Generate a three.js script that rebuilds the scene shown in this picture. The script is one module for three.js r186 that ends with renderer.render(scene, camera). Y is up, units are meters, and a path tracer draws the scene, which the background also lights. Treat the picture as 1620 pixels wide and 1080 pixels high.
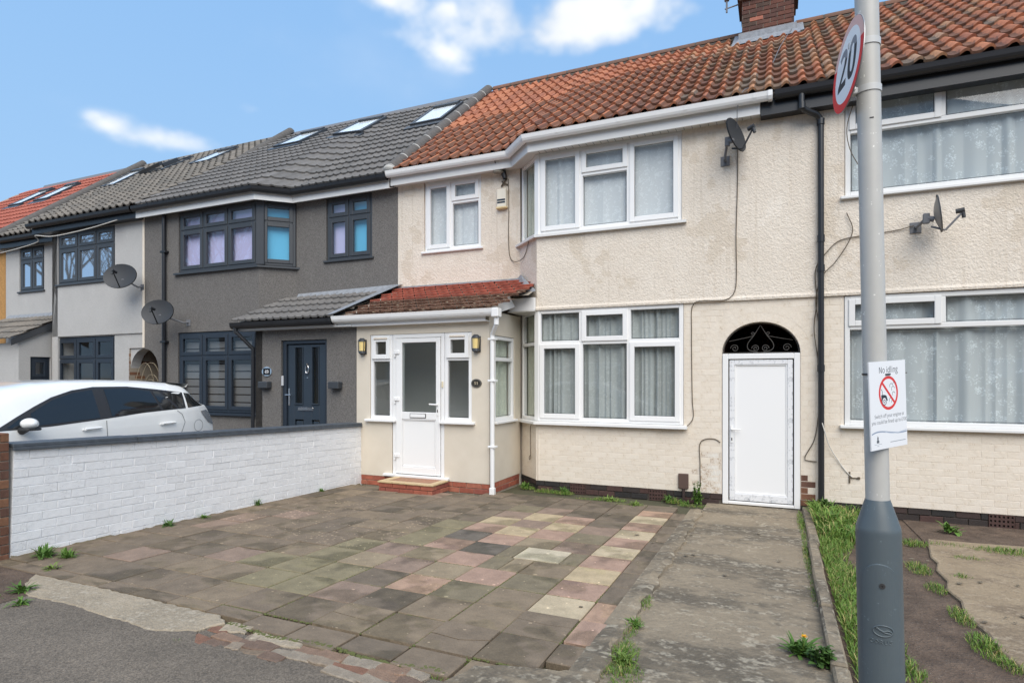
import * as THREE from 'three';
import { mergeGeometries } from 'three/addons/utils/BufferGeometryUtils.js';

// ---------- camera, sky, sun, exposure ----------
const scene = new THREE.Scene();
const camera = new THREE.PerspectiveCamera(59.22, 1.5, 0.05, 900);
camera.position.set(0, 1.594, 8);
camera.rotation.y = THREE.MathUtils.degToRad(23.85);
camera.setViewOffset(1620, 1080, 0, -58, 1620, 1080);       // lens shifted up: uprights stay upright
const renderer = new THREE.WebGLRenderer({ antialias: true });
renderer.toneMapping = THREE.LinearToneMapping;
renderer.toneMappingExposure = 1.2;
renderer.shadowMap.enabled = true;
const sun = new THREE.DirectionalLight(new THREE.Color(1, 0.93, 0.83), 3.25);
sun.position.set(14, 30, 25);
sun.castShadow = true;
sun.shadow.radius = 110;                                    // sun behind thin cloud: a wide soft source
sun.shadow.mapSize.set(2048, 2048);
Object.assign(sun.shadow.camera, { left: -30, right: 14, top: 18, bottom: -14, near: 1, far: 90 });
scene.add(sun);

function rng(seed) { let s = seed | 0; return () => { s = (s + 0x6d2b79f5) | 0; let t = Math.imul(s ^ (s >>> 15), 1 | s); t = (t + Math.imul(t ^ (t >>> 7), 61 | t)) ^ t; return ((t ^ (t >>> 14)) >>> 0) / 4294967296; }; }
const clamp = THREE.MathUtils.clamp, sstep = THREE.MathUtils.smoothstep, lerp = THREE.MathUtils.lerp;
// tileable value noise, summed over octaves, scaled to 0..1
function fbm(W, H, px, py, oct, gain, seed) {
  const out = new Float32Array(W * H); let amp = 1, tot = 0; const r = rng(seed);
  for (let o = 0; o < oct; o++, px *= 2, py *= 2, amp *= gain) {
    const g = new Float32Array(px * py); for (let i = 0; i < g.length; i++) g[i] = r();
    tot += amp;
    for (let y = 0; y < H; y++) {
      const fy = y / H * py, y0 = Math.floor(fy) % py, y1 = (y0 + 1) % py; let ty = fy - Math.floor(fy); ty = ty * ty * (3 - 2 * ty);
      for (let x = 0; x < W; x++) {
        const fx = x / W * px, x0 = Math.floor(fx) % px, x1 = (x0 + 1) % px; let tx = fx - Math.floor(fx); tx = tx * tx * (3 - 2 * tx);
        const a = g[y0 * px + x0], b = g[y0 * px + x1], c = g[y1 * px + x0], d = g[y1 * px + x1];
        out[y * W + x] += amp * (a + (b - a) * tx + (c - a) * ty + (a - b - c + d) * tx * ty);
      }
    }
  }
  for (let i = 0; i < out.length; i++) out[i] /= tot;
  return out;
}
{ // sky: blue air with scattered bright cumulus, with larger clouds added out of view to whiten the fill light
  const W = 2048, H = 1024, data = new Float32Array(W * H * 4);
  const n1 = fbm(W, H, 48, 40, 6, 0.55, 11), n2 = fbm(W, H, 12, 12, 4, 0.5, 12);
  // cloud groups: azimuth, elevation, half width, half height in degrees, strength
  const C = [[-19.4, 30.8, 10.5, 3.0, 1.1], [-22, 33.5, 10, 2.6, 1], [-8.5, 30.4, 3.6, 1.7, 0.8], [-34, 31.8, 3.2, 1.1, 0.62], [-29.6, 31.2, 2.8, 1.2, 0.62], [-54.6, 19.0, 3.8, 0.8, 0.5], [-57.4, 19.4, 1.6, 0.8, 0.6], [-47.1, 22.3, 1.5, 0.6, 0.55], [-31, 28.7, 3, 0.9, 0.36],
    [-12, 47, 18, 7, 1], [-48, 49, 15, 6, 1], [-72, 42, 12, 5, 1], [25, 44, 14, 6, 1], [48, 30, 9, 3, 1], [75, 48, 15, 7, 1], [105, 34, 14, 6, 1], [130, 54, 18, 7, 1], [150, 30, 12, 5, 1], [178, 44, 17, 7, 1], [-100, 52, 16, 7, 1], [-128, 34, 14, 6, 1], [-155, 50, 16, 7, 1], [10, 68, 30, 8, 1], [120, 72, 36, 8, 1], [-110, 70, 34, 8, 1], [92, 18, 8, 2, 0.8], [-92, 20, 8, 2, 0.8], [165, 16, 9, 2, 0.8], [-140, 17, 8, 2, 0.8]];  // these out-of-view clouds are enlarged to make the skylight less blue
  for (let y = 0; y < H; y++) {
    const el = ((y + 0.5) / H - 0.5) * 180, k = clamp(el / 60, 0, 1);
    const blue = [lerp(0.40, 0.175, k ** 0.62), lerp(0.605, 0.378, k ** 0.62), lerp(0.82, 0.728, k ** 0.62)];
    for (let x = 0; x < W; x++) {
      const ph = ((x + 0.5) / W - 0.5) * 2 * Math.PI, az = Math.atan2(Math.cos(ph), -Math.sin(ph)) * 180 / Math.PI, i = y * W + x;
      let m = 0;
      if (el > 8) for (const c of C) { let da = az - c[0]; if (da > 180) da -= 360; if (da < -180) da += 360; const q = (da / c[2]) ** 2 + ((el - c[1]) / c[3]) ** 2; if (q < 4) m = Math.max(m, c[4] * Math.exp(-q * 0.9)); }
      let d = sstep(m * 0.92 + (n1[i] - 0.5) * 2.0 + (n2[i] - 0.5) * 0.5, 0.22, 0.98) * sstep(m, 0.03, 0.2);
      d = Math.max(d, 0.10 * sstep(n2[i] * 0.7 + n1[i] * 0.5, 0.6, 0.95));
      const lit = 0.84 + 0.2 * (n1[i] - 0.5);
      data[i * 4] = lerp(blue[0], lit * 0.97, d); data[i * 4 + 1] = lerp(blue[1], lit * 1.0, d); data[i * 4 + 2] = lerp(blue[2], lit * 1.03, d); data[i * 4 + 3] = 1;
      if (el < 0) { data[i * 4] = 0.30; data[i * 4 + 1] = 0.31; data[i * 4 + 2] = 0.32; }
    }
  }
  const t = new THREE.DataTexture(data, W, H, THREE.RGBAFormat, THREE.FloatType);
  t.mapping = THREE.EquirectangularReflectionMapping; t.magFilter = THREE.LinearFilter; t.minFilter = THREE.LinearFilter; t.needsUpdate = true;
  scene.background = t; scene.environment = t;
}

// ---------- helpers ----------
const taken = new Map(), BASE = new WeakMap();
function numbered(n) { const k = taken.get(n) || 0; taken.set(n, k + 1); return k ? n + '_' + String(k).padStart(3, '0') : n; }
function tag(o, label, category, group) { Object.assign(o.userData, { label, category }); if (group) o.userData.group = group; return o; }
function thing(name, label, category, at = [0, 0, 0], group) {        // a Group at the thing's base; parts are built in world metres and shifted to it
  const o = new THREE.Group(); o.name = numbered(name); o.position.set(...at); BASE.set(o, at); scene.add(o);
  return tag(o, label, category, group);
}
function clean(g) { const h = g.index ? g.toNonIndexed() : g; for (const k of Object.keys(h.attributes)) if (!['position', 'normal', 'uv'].includes(k)) h.deleteAttribute(k); return h; }
function merge(a) { return a.length === 1 ? clean(a[0]) : mergeGeometries(a.map(clean)); }
function part(name, g, m, parent) {
  const geo = merge([].concat(g)), b = BASE.get(parent) || [0, 0, 0]; geo.translate(-b[0], -b[1], -b[2]);
  const o = new THREE.Mesh(geo, m); o.name = name; o.castShadow = o.receiveShadow = true; BASE.set(o, b); parent.add(o); return o;
}
function put(name, geo, m, parent, p, r, s) {                       // a shared geometry set in place
  const o = new THREE.Mesh(geo, m), b = BASE.get(parent) || [0, 0, 0]; o.name = name; o.position.set(p[0] - b[0], p[1] - b[1], p[2] - b[2]);
  if (r) o.rotation.set(...r); if (s) o.scale.set(...s); o.castShadow = o.receiveShadow = true; BASE.set(o, [p[0], p[1], p[2]]); parent.add(o); return o;
}
function structure(name, g, m) { const o = new THREE.Mesh(merge([].concat(g)), m); o.name = numbered(name); o.userData.kind = 'structure'; o.castShadow = o.receiveShadow = true; scene.add(o); return o; }
function stuff(o) { o.userData.kind = 'stuff'; return o; }
function solo(name, label, category, g, m, at = [0, 0, 0], group) {  // a thing that is one mesh
  const geo = merge([].concat(g)); geo.translate(-at[0], -at[1], -at[2]);
  const o = new THREE.Mesh(geo, m); o.name = numbered(name); o.position.set(...at); o.castShadow = o.receiveShadow = true; scene.add(o); return tag(o, label, category, group);
}
// uv in metres, taken from the two axes that each face spans
function metres(g) {
  const h = clean(g), p = h.attributes.position, uv = new Float32Array(p.count * 2), a = new THREE.Vector3(), b = new THREE.Vector3(), c = new THREE.Vector3();
  for (let i = 0; i < p.count; i += 3) {
    a.fromBufferAttribute(p, i); b.fromBufferAttribute(p, i + 1); c.fromBufferAttribute(p, i + 2);
    const n = b.clone().sub(a).cross(c.clone().sub(a)), x = Math.abs(n.x), y = Math.abs(n.y), z = Math.abs(n.z);
    [a, b, c].forEach((v, k) => { const q = z >= x && z >= y ? [v.x, v.y] : x >= y ? [v.z, v.y] : [v.x, v.z]; uv[(i + k) * 2] = q[0]; uv[(i + k) * 2 + 1] = q[1]; });
  }
  h.setAttribute('uv', new THREE.BufferAttribute(uv, 2)); return h;
}
function tris(list) {                                                 // list of faces (3 or 4 points each) to flat-shaded geometry
  const p = []; for (const f of list) for (let k = 1; k + 1 < f.length; k++) p.push(...f[0], ...f[k], ...f[k + 1]);
  const g = new THREE.BufferGeometry(); g.setAttribute('position', new THREE.BufferAttribute(new Float32Array(p), 3)); g.computeVertexNormals(); return metres(g);
}
function box(x0, x1, y0, y1, z0, z1, b = 0) {                          // box with chamfered edges
  if (!b) { const g = new THREE.BoxGeometry(x1 - x0, y1 - y0, z1 - z0); g.translate((x0 + x1) / 2, (y0 + y1) / 2, (z0 + z1) / 2); return metres(g); }
  const X = [x0, x1], Y = [y0, y1], Z = [z0, z1], s = [1, -1], f = [];
  const v = (i, j, k, ax) => [X[i] + (ax === 0 ? 0 : s[i] * b), Y[j] + (ax === 1 ? 0 : s[j] * b), Z[k] + (ax === 2 ? 0 : s[k] * b)];
  for (const k of [0, 1]) f.push(k ? [v(0, 0, k, 2), v(1, 0, k, 2), v(1, 1, k, 2), v(0, 1, k, 2)] : [v(0, 0, k, 2), v(0, 1, k, 2), v(1, 1, k, 2), v(1, 0, k, 2)]);
  for (const i of [0, 1]) f.push(i ? [v(i, 0, 0, 0), v(i, 1, 0, 0), v(i, 1, 1, 0), v(i, 0, 1, 0)] : [v(i, 0, 0, 0), v(i, 0, 1, 0), v(i, 1, 1, 0), v(i, 1, 0, 0)]);
  for (const j of [0, 1]) f.push(j ? [v(0, j, 0, 1), v(0, j, 1, 1), v(1, j, 1, 1), v(1, j, 0, 1)] : [v(0, j, 0, 1), v(1, j, 0, 1), v(1, j, 1, 1), v(0, j, 1, 1)]);
  for (const j of [0, 1]) for (const k of [0, 1]) { const q = [v(0, j, k, 1), v(1, j, k, 1), v(1, j, k, 2), v(0, j, k, 2)]; f.push(j === k ? q.reverse() : q); }
  for (const i of [0, 1]) for (const k of [0, 1]) { const q = [v(i, 0, k, 0), v(i, 1, k, 0), v(i, 1, k, 2), v(i, 0, k, 2)]; f.push(i === k ? q : q.reverse()); }
  for (const i of [0, 1]) for (const j of [0, 1]) { const q = [v(i, j, 0, 0), v(i, j, 1, 0), v(i, j, 1, 1), v(i, j, 0, 1)]; f.push(i === j ? q.reverse() : q); }
  for (const i of [0, 1]) for (const j of [0, 1]) for (const k of [0, 1]) { const q = [v(i, j, k, 0), v(i, j, k, 1), v(i, j, k, 2)]; f.push((i + j + k) % 2 ? q : q.reverse()); }
  return tris(f);
}
// outward offset of a path in plan: profile points are [distance out from the path, height]
function sweep(path, prof, closed = true, caps = true) {
  const n = path.length, dir = [], mit = [];
  for (let i = 0; i + 1 < n; i++) { const dx = path[i + 1][0] - path[i][0], dz = path[i + 1][1] - path[i][1], l = Math.hypot(dx, dz); dir.push([dx / l, dz / l]); }
  for (let i = 0; i < n; i++) {
    const a = dir[Math.max(0, i - 1)], b = dir[Math.min(n - 2, i)], na = [-a[1], a[0]], nb = [-b[1], b[0]], mx = na[0] + nb[0], mz = na[1] + nb[1], k = 1 / (1 + na[0] * nb[0] + na[1] * nb[1]);
    mit.push([mx * k, mz * k]);
  }
  const P = (i, q) => [path[i][0] + mit[i][0] * q[0], q[1], path[i][1] + mit[i][1] * q[0]], f = [], m = closed ? prof.length : prof.length - 1;
  for (let i = 0; i + 1 < n; i++) for (let k = 0; k < m; k++) { const a = prof[k], b = prof[(k + 1) % prof.length]; f.push([P(i, a), P(i + 1, a), P(i + 1, b), P(i, b)]); }
  if (closed && caps) { f.push(prof.map((q) => P(0, q))); f.push(prof.map((q) => P(n - 1, q)).reverse()); }
  return tris(f);
}
// a flat plate in the xy plane with holes, its face at z = 0, turned by phi and moved to (ox, oz)
function frameOf(ox = 0, oz = 0, phi = 0) { return { ox, oz, phi, c: Math.cos(phi), s: Math.sin(phi) }; }
const toWorld = (F, u, y, d) => [F.ox + u * F.c + d * F.s, y, F.oz - u * F.s + d * F.c];
const place = (g, F) => { g.rotateY(F.phi); g.translate(F.ox, 0, F.oz); return g; };
function plate(pts, holes, depth, F = frameOf(), face = 0) {
  const s = new THREE.Shape(pts.map((p) => new THREE.Vector2(...p))); for (const h of holes) s.holes.push(new THREE.Path(h.map((p) => new THREE.Vector2(...p))));
  const g = new THREE.ExtrudeGeometry(s, { depth, bevelEnabled: false }); g.translate(0, 0, face - depth); return place(metres(g), F);
}
const rect = (x0, x1, y0, y1) => [[x0, y0], [x1, y0], [x1, y1], [x0, y1]];
function tube(pts, r, n = 0, sides = 6) { return clean(new THREE.TubeGeometry(new THREE.CatmullRomCurve3(pts.map((p) => new THREE.Vector3(...p)), false, 'centripetal'), n || pts.length * 6, r, sides)); }
function rod(a, b, r0, r1 = r0, sides = 14) {
  const A = new THREE.Vector3(...a), B = new THREE.Vector3(...b), g = new THREE.CylinderGeometry(r1, r0, A.distanceTo(B), sides); g.applyQuaternion(new THREE.Quaternion().setFromUnitVectors(new THREE.Vector3(0, 1, 0), B.clone().sub(A).normalize())); const m = A.add(B).multiplyScalar(0.5); g.translate(m.x, m.y, m.z); return clean(g);
}
const gy = (z) => 0.024 * Math.min(z, 5.6);                            // the front gardens fall gently towards the houses

// ---------- procedural materials ----------
const enc = (v) => Math.round(255 * (v <= 0.0031308 ? v * 12.92 : 1.055 * Math.max(v, 0) ** (1 / 2.4) - 0.055));
function dataTex(W, H, data, srgb, size) {
  const t = new THREE.DataTexture(data, W, H, THREE.RGBAFormat); t.wrapS = t.wrapT = THREE.RepeatWrapping; t.magFilter = THREE.LinearFilter; t.minFilter = THREE.LinearMipmapLinearFilter; t.generateMipmaps = true;
  if (srgb) t.colorSpace = THREE.SRGBColorSpace; t.repeat.set(1 / size[0], 1 / size[1]); t.needsUpdate = true; return t;
}
function colorTex(W, H, size, fn) { const d = new Uint8Array(W * H * 4); for (let i = 0; i < W * H; i++) { const c = fn(i, i % W, (i / W) | 0); d[i * 4] = clamp(enc(c[0]), 0, 255); d[i * 4 + 1] = clamp(enc(c[1]), 0, 255); d[i * 4 + 2] = clamp(enc(c[2]), 0, 255); d[i * 4 + 3] = 255; } return dataTex(W, H, d, true, size); }
function bumpTex(W, H, size, fn) { const d = new Uint8Array(W * H * 4); for (let i = 0; i < W * H; i++) { const v = clamp(Math.round(255 * fn(i)), 0, 255); d[i * 4] = d[i * 4 + 1] = d[i * 4 + 2] = v; d[i * 4 + 3] = 255; } return dataTex(W, H, d, false, size); }
const mul = (c, k) => [c[0] * k, c[1] * k, c[2] * k], mix = (a, b, t) => [lerp(a[0], b[0], t), lerp(a[1], b[1], t), lerp(a[2], b[2], t)];
const lin = (r, g, b) => new THREE.Color().setRGB(r, g, b);
const std = (c, rough, o = {}) => new THREE.MeshStandardMaterial({ color: Array.isArray(c) ? lin(...c) : c, roughness: rough, ...o });
const N = 1024;
const nFine = fbm(N, N, 128, 128, 3, 0.6, 1), nMid = fbm(N, N, 16, 16, 6, 0.55, 2), nBig = fbm(N, N, 4, 4, 6, 0.55, 3), nLump = fbm(N, N, 44, 44, 3, 0.5, 4), nGrain = fbm(N, N, 256, 256, 2, 0.7, 5), nWide = fbm(N, N, 6, 6, 5, 0.5, 6);
const nLump2 = fbm(N, N, 77, 77, 3, 0.6, 41);
const streak = fbm(N, N, 90, 3, 4, 0.55, 7);                         // run marks
const M = {};
M.render = std([1, 1, 1], 0.93, { // cream roughcast
  map: colorTex(N, N, [3.1, 3.1], (i) => { let c = mix([0.68, 0.60, 0.505], [0.77, 0.70, 0.61], clamp(nMid[i] * 0.8 + nBig[i] * 0.8 - 0.3, 0, 1)); c = mul(c, 0.93 + 0.14 * nFine[i]); c = mix(c, [0.52, 0.44, 0.34], 0.30 * sstep(streak[i] * 0.7 + nMid[i] * 0.3, 0.58, 0.74)); return nGrain[i] > 0.82 ? mix(c, [0.42, 0.31, 0.18], 0.35) : nBig[i] * 0.6 + nMid[i] * 0.4 > 0.66 ? mix(c, [0.82, 0.75, 0.66], 0.5) : nBig[i] * 0.7 + nMid[i] * 0.3 < 0.37 ? mix(c, [0.55, 0.46, 0.35], 0.35) : c; }),
  bumpMap: bumpTex(N, N, [0.9, 0.9], (i) => clamp((nLump[i] * 0.5 + nLump2[i] * 0.5 - 0.5) * 2.2 + 0.5, 0, 1) * 0.75 + nFine[i] * 0.25), bumpScale: 0.0065 });
M.smooth = std([1, 1, 1], 0.85, { // smooth painted porch
  map: colorTex(512, 512, [2.2, 2.2], (i, x, y) => { const k = (y * 2) * N + x * 2; return mul(mix([0.63, 0.565, 0.465], [0.685, 0.62, 0.52], nMid[k]), 0.97 + 0.06 * nBig[k]); }),
  bumpMap: bumpTex(512, 512, [0.9, 0.9], (i) => nFine[((i / 512) | 0) * 2 * N + (i % 512) * 2]), bumpScale: 0.0012 });
const paintMap = (a, b, d, size) => colorTex(512, 512, [size, size], (i, x, y) => { const k = (y * 2) * N + x * 2; let c = mix(a, b, clamp(nMid[k] * 1.4 - 0.2, 0, 1)); c = mul(c, 0.95 + 0.1 * nFine[k]); return nMid[k] * 0.55 + nFine[k] * 0.45 < 0.30 ? mix(c, d, 0.7) : c; });
const paintBump = bumpTex(512, 512, [0.5, 0.5], (i) => nMid[((i / 512) | 0) * 2 * N + (i % 512) * 2] * 0.7 + nFine[((i / 512) | 0) * 2 * N + (i % 512) * 2] * 0.3);
const creamPaint = paintMap([0.71, 0.63, 0.53], [0.77, 0.70, 0.61], [0.50, 0.40, 0.29], 1.3);
M.creamBrick = [1, 0.988, 0.994, 0.98].map((k) => std([k, k * 0.995, k * 0.98], 0.8, { map: creamPaint, bumpMap: paintBump, bumpScale: 0.004 }));
M.creamJoint = std([0.97, 0.96, 0.95], 0.85, { map: creamPaint, bumpMap: paintBump, bumpScale: 0.004 });
const whitePaint = paintMap([0.79, 0.79, 0.79], [0.87, 0.87, 0.87], [0.44, 0.44, 0.44], 0.9);
M.whiteBrick = [1, 0.97, 0.985, 0.95].map((k) => std([k, k, k], 0.72, { map: whitePaint, bumpMap: paintBump, bumpScale: 0.006 }));
M.whiteJoint = std([0.97, 0.97, 0.97], 0.8, { map: whitePaint, bumpMap: paintBump, bumpScale: 0.006 });
const clay = colorTex(512, 512, [0.6, 0.6], (i, x, y) => { const k = (y * 2) * N + x * 2, v = 0.62 + 0.55 * nMid[k] + 0.25 * (nGrain[k] - 0.5); return [v * 0.95, v * 0.95, v * 0.95]; });
const clayBump = bumpTex(512, 512, [0.5, 0.5], (i) => nFine[((i / 512) | 0) * 2 * N + (i % 512) * 2]);
M.darkBrick = [[0.06, 0.038, 0.034], [0.045, 0.034, 0.031], [0.085, 0.045, 0.038], [0.032, 0.029, 0.028]].map((c) => std(c, 0.85, { map: clay, bumpMap: clayBump, bumpScale: 0.003 }));
M.redBrick = [[0.42, 0.125, 0.075], [0.37, 0.105, 0.065], [0.46, 0.16, 0.10], [0.34, 0.10, 0.07]].map((c) => std(c, 0.75, { map: clay, bumpMap: clayBump, bumpScale: 0.003 }));
M.brownBrick = [[0.23, 0.105, 0.06], [0.19, 0.085, 0.05], [0.27, 0.13, 0.07], [0.16, 0.08, 0.055]].map((c) => std(c, 0.85, { map: clay, bumpMap: clayBump, bumpScale: 0.003 }));
M.chimBrick = [[0.145, 0.062, 0.045], [0.115, 0.055, 0.043], [0.175, 0.07, 0.048], [0.10, 0.06, 0.045], [0.15, 0.068, 0.05]].map((c) => std(c, 0.88, { map: clay, bumpMap: clayBump, bumpScale: 0.004 }));
M.mortar = std([0.34, 0.29, 0.23], 0.95, { bumpMap: clayBump, bumpScale: 0.004 });
M.mortarDark = std([0.10, 0.085, 0.07], 0.95, { bumpMap: clayBump, bumpScale: 0.004 });
const dash = (a, b, k) => colorTex(N, N, [1.1, 1.1], (i) => { const g = nGrain[i] * 0.65 + nFine[i] * 0.35; let c = mix(a, b, clamp((g - 0.5) * 2.6 + 0.5, 0, 1)); return mul(c, 0.94 + 0.12 * nBig[i] + k * 0); });
const dashBump = bumpTex(N, N, [1.1, 1.1], (i) => nGrain[i] * 0.6 + nFine[i] * 0.4);
M.greyDash = std([1, 1, 1], 0.92, { map: dash([0.075, 0.070, 0.066], [0.225, 0.212, 0.20], 0), bumpMap: dashBump, bumpScale: 0.006 });
M.paleDash = std([1, 1, 1], 0.92, { map: dash([0.40, 0.395, 0.385], [0.52, 0.51, 0.495], 0), bumpMap: dashBump, bumpScale: 0.004 });
M.yellowBrick = std([0.50, 0.27, 0.09], 0.9, { map: clay });
M.upvc = new THREE.MeshPhysicalMaterial({ color: lin(0.82, 0.82, 0.815), roughness: 0.28, clearcoat: 0.15, clearcoatRoughness: 0.2 });
M.upvcOld = std([0.72, 0.72, 0.71], 0.42);
M.soffit = std([0.66, 0.65, 0.62], 0.5);
M.anthra = std([0.048, 0.053, 0.060], 0.38);
M.black = std([0.018, 0.019, 0.022], 0.34);
M.blue = std([0.022, 0.031, 0.045], 0.42);
M.gasket = std([0.05, 0.05, 0.055], 0.7);
M.lead = std([0.30, 0.32, 0.35], 0.55, { map: clay, bumpMap: clayBump, bumpScale: 0.004 });
M.chrome = std([0.75, 0.75, 0.76], 0.18, { metalness: 1 });
M.steel = std([0.5, 0.5, 0.5], 0.45, { metalness: 0.8 });
M.glass = new THREE.MeshPhysicalMaterial({ color: lin(0.94, 0.96, 0.96), transmission: 1, thickness: 0, roughness: 0.015, ior: 1.52, side: THREE.DoubleSide });
M.coated = new THREE.MeshPhysicalMaterial({ color: lin(0.92, 0.93, 0.98), transmission: 1, thickness: 0, roughness: 0.01, ior: 1.9, side: THREE.DoubleSide });
M.mirror = new THREE.MeshPhysicalMaterial({ color: lin(0.55, 0.61, 0.68), metalness: 0.85, roughness: 0.02 });
M.frosted = new THREE.MeshPhysicalMaterial({ color: lin(0.80, 0.84, 0.83), transmission: 1, thickness: 0, roughness: 0.38, ior: 1.5, side: THREE.DoubleSide });
M.room = std([0.45, 0.43, 0.39], 0.95);
M.roomDark = std([0.33, 0.29, 0.24], 0.95);
M.cable = std([0.10, 0.075, 0.05], 0.7);
M.cableWhite = std([0.6, 0.58, 0.54], 0.6);
M.lampYellow = std([0.80, 0.62, 0.26], 0.35);
M.dish = std([0.034, 0.037, 0.042], 0.6);
M.dishGrey = std([0.30, 0.275, 0.25], 0.5);
M.leadDull = std([0.17, 0.175, 0.19], 0.6);
// clay pantiles weathered from orange to lichen grey
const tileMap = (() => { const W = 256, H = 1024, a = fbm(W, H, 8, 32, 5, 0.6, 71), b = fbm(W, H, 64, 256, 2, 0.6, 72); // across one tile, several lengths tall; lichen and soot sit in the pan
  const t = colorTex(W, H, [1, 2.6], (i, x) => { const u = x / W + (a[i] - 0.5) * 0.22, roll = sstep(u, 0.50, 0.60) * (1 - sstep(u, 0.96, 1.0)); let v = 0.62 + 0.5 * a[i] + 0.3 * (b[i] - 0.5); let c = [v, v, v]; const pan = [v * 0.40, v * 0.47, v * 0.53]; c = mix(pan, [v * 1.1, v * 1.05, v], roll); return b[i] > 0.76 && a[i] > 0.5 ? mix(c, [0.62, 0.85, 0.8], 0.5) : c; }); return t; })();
const flatMap = colorTex(512, 512, [0.9, 0.9], (i, x, y) => { const k = (y * 2) * N + x * 2; const v = 0.70 + 0.42 * nMid[k] + 0.2 * (nGrain[k] - 0.5); return [v, v, v]; });
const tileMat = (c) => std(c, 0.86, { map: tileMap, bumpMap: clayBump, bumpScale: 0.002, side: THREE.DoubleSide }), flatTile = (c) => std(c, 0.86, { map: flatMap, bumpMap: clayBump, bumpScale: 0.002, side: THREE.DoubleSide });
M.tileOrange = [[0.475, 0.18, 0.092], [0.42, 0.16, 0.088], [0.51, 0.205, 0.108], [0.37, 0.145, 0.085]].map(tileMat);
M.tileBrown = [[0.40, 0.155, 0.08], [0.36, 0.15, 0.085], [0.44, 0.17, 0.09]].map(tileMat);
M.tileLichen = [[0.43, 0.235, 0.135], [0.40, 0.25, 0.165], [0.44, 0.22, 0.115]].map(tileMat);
M.tileGrey = [[0.165, 0.156, 0.148], [0.15, 0.143, 0.136], [0.18, 0.17, 0.16]].map(flatTile);
M.tileTan = [[0.20, 0.18, 0.155], [0.175, 0.16, 0.14], [0.225, 0.20, 0.17]].map(flatTile);
M.tileRed = [[0.40, 0.115, 0.075], [0.36, 0.105, 0.07], [0.43, 0.13, 0.085]].map(flatTile);
M.ridge = [[0.21, 0.105, 0.068], [0.17, 0.095, 0.066], [0.25, 0.115, 0.07]].map(flatTile);
M.moss = std([1, 1, 1], 0.95, { map: colorTex(512, 512, [0.8, 0.8], (i, x, y) => { const k = (y * 2) * N + x * 2; let c = mix([0.10, 0.055, 0.035], [0.21, 0.10, 0.065], nMid[k]); return nFine[k] > 0.70 && nMid[k] > 0.5 ? [0.55, 0.50, 0.36] : nFine[k] < 0.3 ? mul(c, 0.6) : c; }), bumpMap: bumpTex(512, 512, [0.8, 0.8], (i) => nMid[((i / 512) | 0) * 2 * N + (i % 512) * 2]), bumpScale: 0.02, side: THREE.DoubleSide });
M.capGrey = std([0.125, 0.115, 0.105], 0.85, { map: clay, side: THREE.DoubleSide });
M.capMortar = std([0.46, 0.45, 0.42], 0.95);
M.white = std([0.82, 0.82, 0.82], 0.6);
M.reflectionLilac = std([0.60, 0.585, 0.78], 0.8);  // lilac sky reflection of the coated panes, painted onto pale blinds
M.reflectionCyan = std([0.13, 0.53, 0.72], 0.8);  // cyan sky reflection of the coated panes, painted onto an added sheet
M.blindDark = std([0.16, 0.16, 0.165], 0.85);
M.blindWhite = std([0.95, 0.95, 0.95], 0.7);

// ---------- builders shared by the houses ----------
function quad(F, u0, u1, y0, y1, d) { return tris([[toWorld(F, u0, y0, d), toWorld(F, u1, y0, d), toWorld(F, u1, y1, d), toWorld(F, u0, y1, d)]]); }
const fbox = (F, u0, u1, y0, y1, d0, d1, b = 0) => place(box(u0, u1, y0, y1, d0, d1, b), F);
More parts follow.
